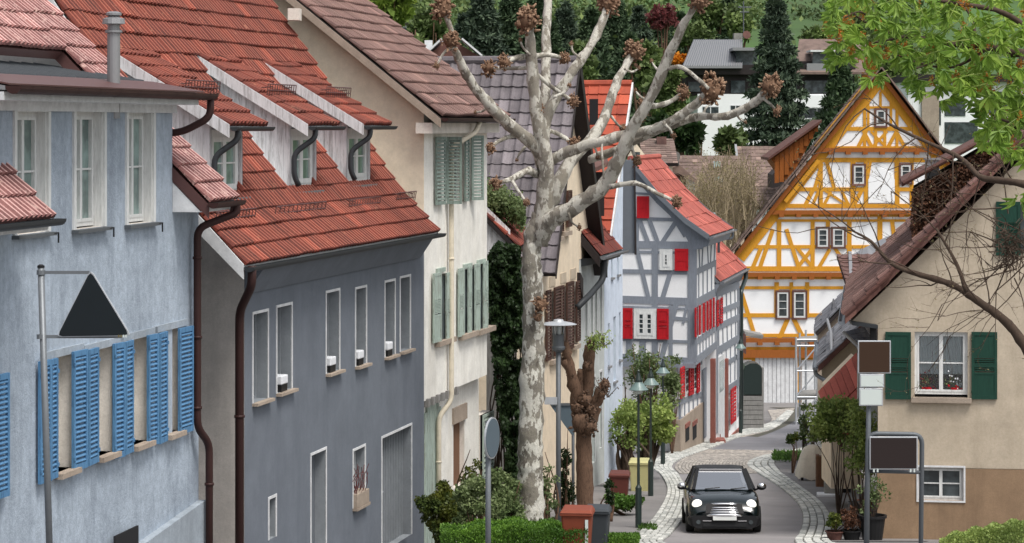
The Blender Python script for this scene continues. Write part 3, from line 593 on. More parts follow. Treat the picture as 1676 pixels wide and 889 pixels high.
# main roof
vU = (-fr.n + Z * 1.0).normalized(); E = fr.p(0, zE, .55); ro = MB()
def on(a, bb, h=0): return E + fr.u * a + vU * bb
LR = 6.5; n_ = fr.u.cross(vU); n_ = n_ if n_.z > 0 else -n_
zTop = zT + .12; bD = (zTop - zE) / vU.z; bDr = bD + .95
b = MB(); b.prism([on(-7, 0), on(sD0, 0), on(sD0, LR), on(-7, LR)], -n_ * .16); b.prism([on(sD1, 0), on(L + .08, 0), on(L + .08, LR), on(sD1, LR)], -n_ * .16); b.prism([on(sD0, bDr), on(sD1, bDr), on(sD1, LR), on(sD0, LR)], -n_ * .15)
broof = b.build('roof', M['brownmetal'], blue)
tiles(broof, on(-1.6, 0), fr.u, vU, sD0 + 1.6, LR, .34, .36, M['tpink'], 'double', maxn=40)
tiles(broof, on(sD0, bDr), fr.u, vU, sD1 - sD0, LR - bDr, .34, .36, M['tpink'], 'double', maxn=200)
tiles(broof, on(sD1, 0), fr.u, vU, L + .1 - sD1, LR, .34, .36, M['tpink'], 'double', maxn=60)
b = MB(); b.prism([on(L + .08, 0) , on(L + .08, LR), on(L + .08, LR) - Z * .22, on(L + .08, 0) - Z * .22], fr.u * .03); b.prism([on(sD1 + .02, -.02), on(sD1 + .02, 1.2), on(sD1 + .02, 1.2) - Z * .2, on(sD1 + .02, -.02) - Z * .2], -fr.u * .03); b.build('bargeboard', M['brownmetal'], blue)
b = MB(); b.prism([fr.p(sD1 + .0, zE + .42, .003), fr.p(sD1 + .0, zE - .12, .003), fr.p(sD1, zE - .12, .5), fr.p(sD1, zE - .02, .52)], fr.u * (L - sD1)); b.build('eaves_soffit', M['whitetrim'], blue)
b = MB(); b.prism([fr.p(-4, zE + .42, .003), fr.p(-4, zE - .12, .003), fr.p(-4, zE - .12, .5), fr.p(-4, zE - .02, .52)], fr.u * (sD0 + 4)); b.build('eaves_soffit', M['whitetrim'], blue)
gutter(blue, fr.p(-4, zE + .02, .64), fr.p(sD0 + .05, zE + .02, .64), .085, M['gutgrey']); gutter(blue, fr.p(sD1 - .05, zE + .02, .64), fr.p(L + .12, zE + .02, .64), .085, M['gutbrown'])
# dormer roof, fascia and gutter
e0, e1 = fr.p(sD0 - 1.2, zTop, .42), fr.p(sD1 + .1, zTop, .42); back = -fr.n * (2.0 + .42 + .2) + Z * .45
b = MB(); b.prism([e0, e1, e1 + back, e0 + back], Z * .05); dr = b.build('dormer_roof', M['zinc'], blue)
for k in range(17):
    a = e0.lerp(e1, k / 16) + Z * .05; m = MB(); m.bar(a - fr.n * 0.9 + Z * .18, a + back, .03, .05); m.build('standing_seam', M['darksteel'], dr)
b = MB(); b.prism([e0 + fr.n * .05 + Z * .06, e1 + fr.n * .05 + Z * .06, e1 - fr.n * .75 + Z * .21, e0 - fr.n * .75 + Z * .21], Z * .02); b.build('eaves_flashing', M['brownmetal'], dr)
b = MB(); b.box(fr, sD0 - 1.2, sD1 + .02, zT + .0, zTop - .02, 0.003, .40); b.build('soffit', M['whitetrim'], blue); b = MB(); b.box(fr, sD0 - 1.2, sD1 + .04, zT - .12, zT + .13, .003, .06); b.build('frieze_board', M['whitetrim'], blue)
gutter(blue, fr.p(sD0 - 1.2, zTop + .05, .52), fr.p(sD1 + .32, zTop + .05, .52), .1, M['gutbrown'], segs=10)
a = fr.p(sD1 + .22, zTop, .52); pipe(blue, [a, a - Z * .3, fr.p(sD1 + .12, zTop - .52, .12), fr.p(sD1 + .05, zTop - .56, -.4)], .055, M['gutbrown'])
a = fr.p(L - .12, zE, .64); sp = fr.hit(323, 500, .12)[0]; zz = fr.hit(323, 368, .12)[1]; zq = fr.hit(323, 700, .12)[1]
pipe(blue, [a, a - Z * .17, fr.p(sp, zz - .05, .12), fr.p(sp, zq, .12), fr.p(sp + .35, zq - .28, .2), fr.p(sp + .35, zB, .2)], .06, M['gutbrown'], rings=(zz - .5, zz - 1.7, zq + .3, zq - .9))
c = P(186, 135, 35.5); b = MB(); b.lathe(c, [(.09, -.5), (.09, .68), (.12, .69), (.12, .72), (.085, .73), (.085, .80), (.16, .81), (.15, .88), (.09, .9), (.07, .92), (.11, .93), (.11, .96), (.06, .98)], 16); b.build('flue_pipe', M['zinc'], blue, smooth=False)

# ------------------------------------------------------------------ grey house with red tiled roof and three dormers
fr = facade(400, 41, 1733, 694); L = fr.L; fg = fr
grey = thing('grey_house', 'slate grey rendered house with red tiled roof and three shed dormers', 'house', fr.p(0, GY(44), 0))
zW = fr.hit(400, 452)[1]; zB = GY(46) - 2
wins = [rect(fr, 414, 515, 438, 660), rect(fr, 453, 504, 477, 644), rect(fr, 534, 480, 555, 612), rect(fr, 582, 474, 599, 600), rect(fr, 630, 463, 646, 585), rect(fr, 655, 456, 671, 576)]
lowr = [rect(fr, 509, 746, 533, 960), rect(fr, 578, 739, 597, 832), rect(fr, 440, 818, 451, 884), rect(fr, 625, 718, 673, 905)]
b = MB(); wall_front(b, fr, 0, L, zB, zW, wins + lowr, .24); body_rest(b, fr, 0, L, zB, zW, 8.5)
b.build('wall', [M['grey'], M['greylight'], M['blind']], grey)
gz_ = MB(); gz_.quad(fr.p(-.006, zB, .0), fr.p(-.006, zW + .1, 0), fr.p(-.006, zW + .1, -5), fr.p(-.006, zB, -5))
gz_.prism([fr.p(0, zW, 0), fr.p(0, zW + 6.9, -5.2), fr.p(0, zW + 6.9, -8.5), fr.p(0, zW, -8.5)], fr.u * L); gz_.build('gable_wall', M['beigegable'], grey)
for i, r in enumerate(wins + lowr):
    b = MB(); k = .045; s0, s1, z0, z1 = r
    b.box(fr, s0 - k, s0, z0, z1 + k, -.01, .012); b.box(fr, s1, s1 + k, z0, z1 + k, -.01, .012); b.box(fr, s0, s1, z1, z1 + k, -.01, .0125); b.build('window_surround', M['whitetrim'], grey)
    if i < 6: MB().box(fr, s0 - .04, s1 + .1, z0 - .05, z0 - .002, -.2, .1).build('window_sill', M['stone'], grey)
    if i < 6:
        b = MB(); b.box(fr, s0, s0 + .05, z0, z1, -.24, -.19); b.box(fr, s1 - .05, s1, z0, z1, -.24, -.19); b.box(fr, s0 + .05, s1 - .05, z1 - .05, z1, -.24, -.19); b.box(fr, s0 + .05, s1 - .05, z0, z0 + .05, -.24, -.19); b.build('window_frame', M['greylight'], grey)
for i in (1, 2, 3, 4):
    s0, s1, z0, z1 = wins[i]; t = thing('planter_box', ['', 'white and black planter on the second sill of the grey house, lowest in the row', 'white and black planter on the third sill of the grey house', 'white and black planter on the fourth sill of the grey house', 'white and black planter on the fifth sill of the grey house, highest in the row'][i], 'planter', fr.p((s0 + s1) / 2, z0, -.07), 'planters on the sills of the grey house')
    m = (s0 + s1) / 2 - .05; MB().box(fr, m - .17, m + .17, z0, z0 + .12, -.16, .02).build('base_tray', M['black'], t); b = MB(); b.box(fr, m - .18, m + .18, z0 + .12, z0 + .27, -.17, .03); b.build('container', M['whitepot'], t, bevel=.02)
# doors and the flower box window
s0, s1, z0, z1 = lowr[0]; b = MB(); b.box(fr, s0, s1, z0, z1, -.235, -.2); b.build('door', M['gutsteel'], grey)
s0, s1, z0, z1 = lowr[1]; window(grey, fr, (s0, s1, z0 + .12, z1), -.18, M['whitetrim'], M['glassg'], 1, 1, .05, .05); MB().box(fr, s0 - .04, s1 + .06, z0 - .05, z0, -.2, .1).build('window_sill', M['stone'], grey)
t = thing('flower_box', 'beige flower box with dry stems on the small window sill of the grey house', 'flower box', fr.p((s0 + s1) / 2, z0, 0)); b = MB(); b.box(fr, s0 - .02, s1 + .0, z0, z0 + .26, -.12, .09); b.build('box', M['stone'], t, bevel=.01)
b = MB(); 
for k in range(26): a = fr.p(random.uniform(s0, s1), z0 + .2, random.uniform(-.1, .07)); b.tube([a, a + Vector((random.uniform(-.1, .1), random.uniform(-.1, .1), random.uniform(.15, .35))), a + Vector((random.uniform(-.16, .16), random.uniform(-.1, .1), random.uniform(.3, .6)))], .006, 4)
b.build('dry_stems', M['redbud'], t)
s0, s1, z0, z1 = lowr[3]; gd = MB().box(fr, s0, s1 - .0, z0, z1, -.235, -.2).build('garage_door', M['greylight'], grey)
for k in range(18): a = s0 + (s1 - s0) * (k + .5) / 18; MB().box(fr, a - .022, a + .022, z0, z1, -.2, -.165).build('door_rib', M['greylight'], gd)
b = MB(); b.tube([fr.p(s0 + .35, z0 + 1.1, -.14), fr.p(s0 + .5, z0 + 1.1, -.12)], .02, 6); b.build('door_handle', M['alu'], gd)
# roof planes: flared foot A, steep B
OV = .38; e = fr.hit(400, 436, OV); zE = e[1]; sE0, sE1 = e[0] - .0, fr.hit(716, 384, OV)[0]
pA, pB = R(46), R(54.5); vA = (-fr.n * math.cos(pA) + Z * math.sin(pA)); vB = (-fr.n * math.cos(pB) + Z * math.sin(pB)); LA, LB = 1.05, 8.6
E0 = fr.p(sE0, zE, OV); W = sE1 - sE0; B0 = E0 + vA * LA; nB = fr.u.cross(vB); nB = nB if nB.z > 0 else -nB
groof = MB(); nA = fr.u.cross(vA); nA = nA if nA.z > 0 else -nA
groof.prism([E0, E0 + fr.u * W, E0 + fr.u * W + vA * LA, B0], -nA * .1); groof.prism([B0, B0 + fr.u * W, B0 + fr.u * W + vB * LB, B0 + vB * LB], -nB * .1); groof = groof.build('roof', M['whitetrim'], grey)
def onB(px, py): q = rayplane(px, py, B0, nB) - B0; return q.dot(fr.u), q.dot(vB)
DZ = []
for (xl, xr, yb, yg) in ((343, 397, 322, 193), (474, 518, 311, 194), (567, 606, 301, 191)):
    a1, b1 = onB(xr, yb); fo = (B0 + vB * b1 - fr.O).dot(fr.n); a0 = fr.hit(xl, 250, fo)[0] - sE0; DZ.append((a0, a1, b1, fo, yg, xl, xr))
pD = R(31); vD = (-fr.n * math.cos(pD) + Z * math.sin(pD))
dors = []
for a0, a1, b1, fo, yg, xl, xr in DZ:
    zt = fr.hit(xr, 200, fo)[1]; zb = (B0 + vB * b1).z; h = zt - zb; OVd = .38
    # shed roof line: from (fo+OVd, zt+.05) rising at pD until it meets plane B
    k0 = zt + .14 + OVd * 0; t = (h + .14) / (math.tan(pB) - math.tan(pD)); dors.append((a0, a1, b1, fo, zt, zb, t, OVd))
def keepB(a, bb):
    for a0, a1, b1, fo, zt, zb, t, OVd in dors:
        if a0 - .18 < a < a1 + .0 and b1 - .1 < bb < b1 + t / math.cos(pB) - .1: return False
    return True
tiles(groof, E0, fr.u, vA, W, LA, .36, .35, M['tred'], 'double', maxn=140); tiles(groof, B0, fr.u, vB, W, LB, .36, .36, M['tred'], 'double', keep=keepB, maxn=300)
for i, (a0, a1, b1, fo, zt, zb, t, OVd) in enumerate(dors):
    s0, s1 = sE0 + a0, sE0 + a1; d = MB()
    # cheeks of vertical boards (near side) as separate boards
    nb = 15; tt = (zt - zb + .1) / (math.tan(pB) - math.tan(pD))
    d.box(fr, s0 + .04, s0 + .1, zb - .3, zt, fo - .05, fo); d.box(fr, s1 - .06, s1, zb - .3, zt, fo - .05, fo); d.box(fr, s0 + .1, s1 - .06, zt - .1, zt, fo - .06, fo - .001)
    d.prism([fr.p(s1, zb, fo), fr.p(s1, zt, fo), fr.p(s1, zt + tt * math.tan(pD), fo - tt), ], -fr.u * .04); dm = d.build('dormer', M['peelwood'], grey)
    for k in range(nb):
        o1, o0 = fo - tt * k / nb - (.004 if k else 0), fo - tt * (k + 1) / nb; m = MB(); zz0 = lambda o: zb - .05 + (fo - o) * math.tan(pB); zz1 = lambda o: zt + .02 + (fo - o) * math.tan(pD)
        if zz1(o0) - zz0(o0) < .02: z_top1 = zz1(o1)
        m.prism([fr.p(s0, zz0(o1), o1), fr.p(s0, zz0(o0), o0), fr.p(s0, max(zz1(o0), zz0(o0) + .01), o0), fr.p(s0, zz1(o1), o1)], fr.u * (.04 - random.uniform(0, .012))); m.build('cheek_board', M['peelwood'], dm)
    window(dm, fr, (s0 + .12, s1 - .07, zb + .02, zt - .12), fo - .05, M['whitewood'], M['glassg'], 2, 2, .12, .05, pane_each=True, name='dormer_window')
    MB().box(fr, s0 - .02, s1 + .12, zb - .12, zb + .0, fo - .1, fo + .12).build('apron', M['gutsteel'], dm)
    D0 = fr.p(s0 - .14, zt + .05 - OVd * math.tan(pD) + .1, fo + OVd); Wd = s1 - s0 + .26; Ld = (t + OVd) / math.cos(pD) + .1
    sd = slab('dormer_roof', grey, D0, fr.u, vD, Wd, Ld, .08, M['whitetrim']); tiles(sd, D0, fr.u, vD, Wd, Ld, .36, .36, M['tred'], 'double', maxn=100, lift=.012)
    b = MB(); b.prism([D0 - fr.u * .03 + Z * .04, D0 - fr.u * .03 + vD * Ld + Z * .04, D0 - fr.u * .03 + vD * Ld - Z * .17, D0 - fr.u * .03 - Z * .17], fr.u * .03); b.build('bargeboard', M['peelwood'], sd)
    g0, g1 = fr.p(s0 - .12, D0.z + .0, fo + OVd + .07), fr.p(s0 + Wd - .1, D0.z + .0, fo + OVd + .07); gutter(sd, g0, g1, .07, M['gutgrey'])
    q = g0.lerp(g1, .1); zl = zb + .35; pipe(dm, [q, q - Z * .2, fr.p(s0 - .06, zt - .55, fo + .10), fr.p(s0 - .06, zb + .3, fo + .10), fr.p(s0 + .02, zb + .12, fo + .16)], .05, M['gutgrey'], rings=(zt - .8,))
    nD = fr.u.cross(vD); nD = nD if nD.z > 0 else -nD; snow_guard(sd, D0 + fr.u * Wd * .5 + vD * .95, fr.u, vD, 1.7, .22)
nA2 = nA
for (x, y, w_) in ((380, 362, 2.0), (487, 350, 3.0), (592, 338, 2.2), (660, 327, 1.5)):
    q = rayplane(x, y + 9, B0, nB) if True else None; snow_guard(groof, q, fr.u, vB, w_, .24)
# verge boards, gutter, frieze
b = MB(); 
b.prism([E0 - fr.u * .02 + Z * .03, B0 - fr.u * .02 + Z * .03, B0 - fr.u * .02 - Z * .25, E0 - fr.u * .02 - Z * .2], -fr.u * .03); b.prism([B0 - fr.u * .02 + Z * .03, B0 - fr.u * .02 + vB * LB + Z * .03, B0 - fr.u * .02 + vB * LB - Z * .3, B0 - fr.u * .02 - Z * .25], -fr.u * .03); b.build('bargeboard', M['whitetrim'], grey)
b = MB(); q = E0 + fr.u * (W + .02); b.prism([q + Z * .05, q + vA * LA + Z * .05, q + vA * LA - Z * .1, q - Z * .06], fr.u * .03); q2 = q + vA * LA; b.prism([q2 + Z * .05, q2 + vB * LB + Z * .05, q2 + vB * LB - Z * .12, q2 - Z * .1], fr.u * .03); b.build('far_bargeboard', M['gutgrey'], grey)
b = MB(); b.prism([fr.p(0, zW + .18, .004), fr.p(0, zW - .28, .004), fr.p(0, zW - .28, .05), fr.p(0, zE - .1, OV - .06), fr.p(0, zE - .02, OV - .02)], fr.u * (sE1 - .1)); b.build('eaves_board', M['grey'], grey)
gutter(grey, fr.p(sE0 - .05, zE - .01, OV + .09), fr.p(sE1 + .08, zE - .01, OV + .09), .08, M['gutgrey'], segs=7)
a = fr.p(sE0 + .1, zE, OV + .09); sp = fr.hit(392, 560, .1)[0]; pipe(grey, [a, a - Z * .3, fr.p(sp, zE - .75, .1), fr.p(sp, zB, .1)], .07, M['gutbrown'], rings=(zE - 2.4,))

# ------------------------------------------------------------------ cream house
fr = facade(694, 52.9, 1760, 797); L = fr.L; fc = fr
cream = thing('cream_house', 'cream plastered house with a brown tiled gable roof and faded green shutters', 'house', fr.p(0, GY(54), 0))
OV = .45; zE = fr.hit(722, 193, OV)[1]; zW = zE + .1; zB = GY(56) - 1.5; zJ = fr.hit(694, 657)[1]
hol = [rect(fr, 728, 225, 758, 333), rect(fr, 717, 450, 731, 560), rect(fr, 757, 438, 790, 545)]
b = MB(); wall_front(b, fr, 0, L, zJ, zW, hol, .2); body_rest(b, fr, 0, L, zJ, zW, 9); zz = fr.hit(720, 640)[0]
gr = [rect(fr, 742, 694, 760, 800, -.25), rect(fr, 786, 680, 803, 790, -.25)]
wall_front(b, fr, 0, L + .25, zB, zJ, gr, .2, o=-.25); body_rest(b, fr, 0, L + .25, zB, zJ, 8.7, o=-.25); b.build('wall', [M['creamfront'], M['reveal'], M['dark']], cream)
pc = R(38.5); vC = (-fr.n * math.cos(pc) + Z * math.sin(pc)); LC = 9.5; E0 = fr.p(-.35, zE, OV); W = L + .6
b = MB(); b.prism([fr.p(-.012, zB, 0), fr.p(-.012, zW, 0), fr.p(-.012, zE + 6.9, -8.3), fr.p(-.012, zB, -8.3)], fr.u * .01); b.prism([fr.p(L, zW, 0), fr.p(L, zE + 6.5, -8), fr.p(L, zW, -8)], fr.u * .01); b.build('gable_wall', M['cream'], cream)
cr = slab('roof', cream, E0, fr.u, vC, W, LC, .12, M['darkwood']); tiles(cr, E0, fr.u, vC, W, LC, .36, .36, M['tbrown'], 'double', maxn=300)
b = MB(); q = E0 - fr.u * .02; b.prism([q - Z * .02, q + vC * LC - Z * .02, q + vC * LC - Z * .2, q - Z * .2], -fr.u * .025); b.build('bargeboard', M['stone'], cream)
MB().box(fr, -.3, L + .2, zE - .32, zE - .1, -.1, .25).build('eaves_moulding', M['reveal'], cream); gutter(cream, fr.p(-.35, zE, OV + .08), fr.p(L + .3, zE, OV + .08), .08, M['gutbrown'])
c = P(482, 24, 52.4); MB().box(Fr((c.x, c.y), (1, 0)), -.12, .12, c.z - .12, c.z + .12, -.3, .2).build('vent_box', M['reveal'], cream)
window(cream, fr, hol[0], -.12, M['whitewood'], M['glass'], 2, 3, .05, .05, pane_each=False)
for r in hol[1:]: window(cream, fr, r, -.12, M['whitewood'], M['glass'], 2, 3, .05, .05, pane_each=False)
def s_(x0, y0, x1, y1, sw, hg, n=14, mat='greenshut', panels=False, o=.04): shutter(cream, fr, rect(fr, x0, y0, x1, y1, o), o, M[mat], n=n, swing=sw, hinge=hg, mid=False, st=.05, panels=panels, each=not panels)
s_(712, 224, 725, 336, 3, 0, 16); r = rect(fr, 731, 224, 760, 334, .04); q = r[0]; w_ = .33
shutter(cream, fr, (q, q + w_, r[2], r[3]), .04, M['greenshut'], n=18, swing=80, hinge=0, each=True, mid=False); s_(759, 224, 766, 330, 2, 1, 16); r = rect(fr, 771, 222, 787, 328, .04); shutter(cream, fr, (r[0], r[0] + .36, r[2], r[3]), .04, M['greenshut'], n=18, swing=34, hinge=0, each=True, mid=False)
for q in [(708, 448, 719, 562, 2), (729, 447, 735, 558, 1), (749, 440, 757, 552, 2), (765, 436, 770, 548, 1), (776, 432, 783, 545, 2), (790, 428, 796, 538, 2)]: s_(*q[:4], q[4], 0, 9, 'mint', True)
for x0, x1, y in ((711, 739, 563), (750, 776, 552), (778, 804, 544)): r = rect(fr, x0, y - 3, x1, y + 5); MB().box(fr, r[0], r[1], r[2], r[3], -.1, .12).build('window_sill', M['stone'], cream)
for (x0, y0, x1, y1) in ((721, 452, 728, 558), (759, 442, 765, 548), (771.5, 440, 776, 545), (785, 436, 790, 540)): r = rect(fr, x0, y0, x1, y1); MB().box(fr, *r, -.02, .015).build('dark_window', M['glass'], cream)
for x0, x1, y in ((713, 726, 444), (757, 770, 437), (780, 792, 430)): r = rect(fr, x0, y - 4, x1, y + 3); MB().box(fr, r[0], r[1], r[2], r[3], 0, .05).build('window_head', M['mint'], cream)
for k in range(7): a = .15 + k * .42; MB().box(fr, a, a + .14, zJ - .14, zJ + .03, -.2, .06).build('joist_end', M['greywood'], cream)
r = rect(fr, 692, 655, 719, 790, -.25); 
for k in range(7): w_ = (r[1] - r[0]) / 7; MB().box(fr, r[0] + k * w_, r[0] + (k + 1) * w_ - .02, zB, r[3] - .5 * ((k - 3) / 4) ** 2, -.25, -.2).build('gate_board', M['mint'], cream)
MB().box(fr, gr[0][0], gr[0][1], zB, gr[0][3], -.4, -.36).build('door', M['brownwood'], cream); MB().box(fr, gr[0][0] - .12, gr[0][1] + .1, gr[0][3], gr[0][3] + .35, -.27, -.2).build('door_lintel', M['stone'], cream)
shutter(cream, fr, gr[1], -.2, M['mint'], n=12, mid=False)
a = fr.p(1.9, zE, OV + .08); s1_ = fr.hit(739, 500, .1)[0]; zk = fr.hit(739, 655, .1)[1]; s2_ = s1_ - .2
pipe(cream, [fr.hit and fr.p(s1_ + 1.2, zE - .05, OV), fr.p(s1_ + 1.0, zE - .3, OV - .05), fr.p(s1_, zE - .62, .1), fr.p(s1_, zk, .1), fr.p(s2_, zk - .35, -.13), fr.p(s2_, zB, -.13)], .055, M['creampipe'], rings=(zE - 3, zk - 1.3))
# ------------------------------------------------------------------ house with the dark grey roof (gable to the street)
fr = facade(888, 66.5, 1700, 948); L = fr.L; K = 66.5 * (1700 - 888)
dk = thing('dark_roof_house', 'warm plastered house with dark grey pantiles and brown shutters behind the plane tree', 'house', fr.p(0, GY(68), 0))
sA, zA = fr.hit(928, 103); s0, z0 = fr.hit(888, 442); s1 = 2 * sA - s0 + .6; z1 = z0 + .3; zB = GY(70) - 1
brh = [rect(fr, 901, 478, 907, 590), rect(fr, 921, 470, 926, 578), rect(fr, 937, 462, 942, 565)]
b = MB(); wall_front(b, fr, s0, L, zB, z0, brh, .15); body_rest(b, fr, s0, L, zB, z0, 10)
b.prism([fr.p(s0, z0, 0), fr.p(s1, z0, 0), fr.p(s1, z0 + .3, 0), fr.p(sA, zA, 0), fr.p(s0, z0 + .01, 0)], -fr.n * 10); b.build('wall', [M['cream2'], M['reveal'], M['dark']], dk)
for (x0, y0, x1, y1) in [(893, 476, 900, 592), (906, 471, 916, 583), (916, 468, 921, 578), (926, 463, 937, 574), (942, 461, 948, 560), (906, 322, 912, 385), (915, 318, 921, 380), (927, 312, 934, 372)]:
    shutter(dk, fr, rect(fr, x0, y0, x1, y1, .04), .04, M['brownshut'], n=20, mid=False, th=.05)
for (x0, y0, x1, y1) in [(899, 454, 908, 470), (917, 448, 926, 464), (933, 441, 942, 458)]: r = rect(fr, x0, y0, x1, y1); MB().box(fr, *r, -.01, .02).build('panel', M['tan'], dk)
for (x0, x1, y) in [(899, 910, 590), (918, 928, 580), (935, 944, 566), (910, 917, 388), (918, 930, 380)]: r = rect(fr, x0, y, x1, y + 7); MB().box(fr, *r, -.05, .12).build('window_sill', M['stone'], dk)
OV = .35; apx = fr.p(sA, zA, OV); ea = fr.p(s0 - .05, z0 - .1, OV); vN = (apx - ea).normalized(); LN = (apx - ea).length; WN = 14
rf = slab('roof', dk, ea - fr.n * WN, fr.n, vN, WN, LN, .12, M['darkwood']); tiles(rf, ea - fr.n * WN, fr.n, vN, WN, LN, .30, .40, M['tgrey'], 'pan', maxn=300)
fa = fr.p(s1 + .25, z0 - .3, OV); b = MB(); b.prism([apx, fa, fa - fr.n * WN, apx - fr.n * WN], Z * .1); b.build('far_roof_slope', M['tgrey'], rf)
b = MB(); b.prism([apx + Z * .12, fa + Z * .05, fa - Z * .35, apx - Z * .35], fr.n * .04); b.build('far_bargeboard', M['darkwood'], rf); b = MB(); b.prism([apx + Z * .06, ea, ea - Z * .12, apx - Z * .12], fr.n * .03); b.build('bargeboard', M['darkwood'], rf)
b = MB(); b.prism([apx - Z * .3, fa - Z * .3, fa - Z * .3 - fr.n * OV, apx - Z * .3 - fr.n * OV], Z * .05); b.build('soffit', M['darkwood'], rf)
b = MB(); b.tube([apx + Z * .08 - fr.n * WN, apx + Z * .08], .12, 8); b.build('ridge_tiles', M['tgrey'], rf)
bb = MB(); bb.prism([fr.p(L - .35, z0 - .35, .1), fr.p(L + .1, z0 - .55, .1), fr.p(L + .1, z0 - 1.15, .1), fr.p(L - .35, z0 - .75, .1)], -fr.n * .3); bb.build('eaves_bracket', M['darkwood'], dk)
# red dormer-like neighbour piece and house A (pale grey green) with eave to the street
fr = facade(948, 71.9, 1700, 989); L = fr.L
ha = thing('pale_grey_house', 'narrow pale grey house with tall windows and a small red pent roof', 'house', fr.p(0, GY(74), 0)); OV = .55
eh = fr.hit(1018, 409, OV); zE = eh[1]; sE = eh[0]; zB = GY(74) - 1; hol = []
for (x0, y0, x1, y1) in [(957, 483, 961, 575), (966, 477, 970, 560), (973, 472, 977, 551), (981, 465, 985, 545), (968, 620, 974, 760), (981, 610, 985, 735)]: hol.append(rect(fr, x0, y0, x1, y1))
b = MB(); wall_front(b, fr, 0, L, zB, zE + .2, hol, .16); body_rest(b, fr, 0, L, zB, zE + .2, 8); b.build('wall', [M['greenwhite'], M['greenwhite'], M['glassg']], ha)
for r in hol: b = MB(); b.box(fr, r[0] - .06, r[0], r[2], r[3], -.02, .015); b.box(fr, r[1], r[1] + .06, r[2], r[3], -.02, .015); b.box(fr, r[0] - .06, r[1] + .06, r[3], r[3] + .06, -.02, .015); b.build('window_surround', M['whitetrim'], ha)
pv = R(50); vv = (-fr.n * math.cos(pv) + Z * math.sin(pv)); E0 = fr.p(.25, zE, OV); W = sE - .25
rf = slab('roof', ha, E0, fr.u, vv, W, 2.3, .15, M['darkwood']); tiles(rf, E0, fr.u, vv, W, 2.3, .3, .4, M['tred'], 'flat', maxn=120)
gutter(ha, fr.p(.2, zE, OV + .1), fr.p(sE + .1, zE, OV + .1), .1, M['gutsteel']); b = MB(); b.prism([fr.p(.3, zE - .06, OV), fr.p(.3, zE - .06, 0), fr.p(.3, zE - .3, 0), fr.p(.3, zE - .2, OV - .05)], fr.u * (W - .1)); b.build('eaves_soffit', M['gutgrey'], ha)
b = MB(); b.prism([E0 - fr.u * .03, E0 - fr.u * .03 + vv * 2.3, E0 - fr.u * .03 + vv * 2.3 - Z * .3, E0 - fr.u * .03 - Z * .3], -fr.u * .05); b.build('bargeboard', M['darkwood'], ha)
a = fr.p(.9, zE - .05, OV); pipe(ha, [a, a - Z * .6, fr.p(.2, zE - 1.05, .3), fr.p(-.9, zE - 1.35, .12)], .09, M['gutgrey'])
# house B: pale blue, orange roof facing the camera
fr = facade(989, 76.2, 1700, 1019); L = fr.L
hb = thing('pale_blue_house', 'tall pale blue white house with orange tiled roof behind the plane tree', 'house', fr.p(0, GY(78), 0)); zB = GY(78) - 1; hol = []
for (x0, y0, x1, y1) in [(995, 530, 998, 600), (1004, 519, 1008, 625), (1013, 512, 1016, 590), (1000, 425, 1003, 455), (1010, 420, 1013, 450)]: hol.append(rect(fr, x0, y0, x1, y1))
zt = fr.hit(1019, 400)[1]; sA, zA = fr.hit(1021, 140)
b = MB(); wall_front(b, fr, 0, L, zB, zt, hol, .14); body_rest(b, fr, 0, L, zB, zt, 9); s_n = -0.6
b.prism([fr.p(.01, zt, 0), fr.p(L, zt, 0), fr.p(sA, zA - .3, 0), fr.p(sA - .3, zA - .4, 0)], -fr.n * 9); b.build('wall', [M['paleblue'], M['paleblue'], M['glassg']], hb)
for r in hol: MB().box(fr, r[0] - .05, r[1] + .05, r[2] - .06, r[2], -.05, .07).build('window_sill', M['zinc'], hb)
apx = fr.p(sA, zA, .25); ea = fr.p(-1.2, zt - .4, .25); vN = (apx - ea).normalized(); LN = (apx - ea).length; WN = 8
rf = slab('roof', hb, ea - fr.n * WN, fr.n, vN, WN, LN, .12, M['whitetrim']); tiles(rf, ea - fr.n * WN, fr.n, vN, WN, LN, .34, .42, M['torange'], 'rib', maxn=260)
b = MB(); b.tube([apx + Z * .05 - fr.n * WN, apx + Z * .05], .12, 8); b.build('ridge_tiles', M['torange'], rf); b = MB(); b.prism([apx + Z * .1, ea + Z * .1, ea - Z * .12, apx - Z * .12], fr.n * .05); b.build('bargeboard', M['whitetrim'], rf)
c = P(972, 165, 74.3); nf = Fr((c.x, c.y), (1, 0)); MB().box(nf, -.12, .12, c.z - .7, c.z + .05, -.4, .1).build('roof_ladder_hatch', M['dark'], rf); MB().box(nf, -.2, .2, c.z - .95, c.z - .72, -.4, .12).build('hatch_curb', M['torange'], rf)
c = P(972, 262, 73.0); nf = Fr((c.x, c.y), (1, 0)); b = MB(); b.prism([P(950, 292, 72.4), P(996, 272, 72.8), P(990, 256, 74.6), P(950, 262, 74.6)], Z * .12); dmr = b.build('dormer', M['tbrown'], rf); b = MB(); b.box(nf, -.35, .3, c.z - 1.6, c.z - .35, -.6, -.1); b.build('dormer_front', M['darkwood'], dmr)
b = MB(); b.prism([P(1017, 262, 80), P(1037, 262, 80), P(1039, 414, 80), P(1019, 414, 80)], Vector((0, .35, 0))); b.build('slate_flank', M['gutsteel'], hb)
b = MB(); b.prism([P(1037, 262, 79.9), P(1040, 262, 79.9), P(1042, 417, 79.9), P(1039, 417, 79.9)], Vector((0, .3, 0))); b.build('flank_trim', M['darkwood'], hb)
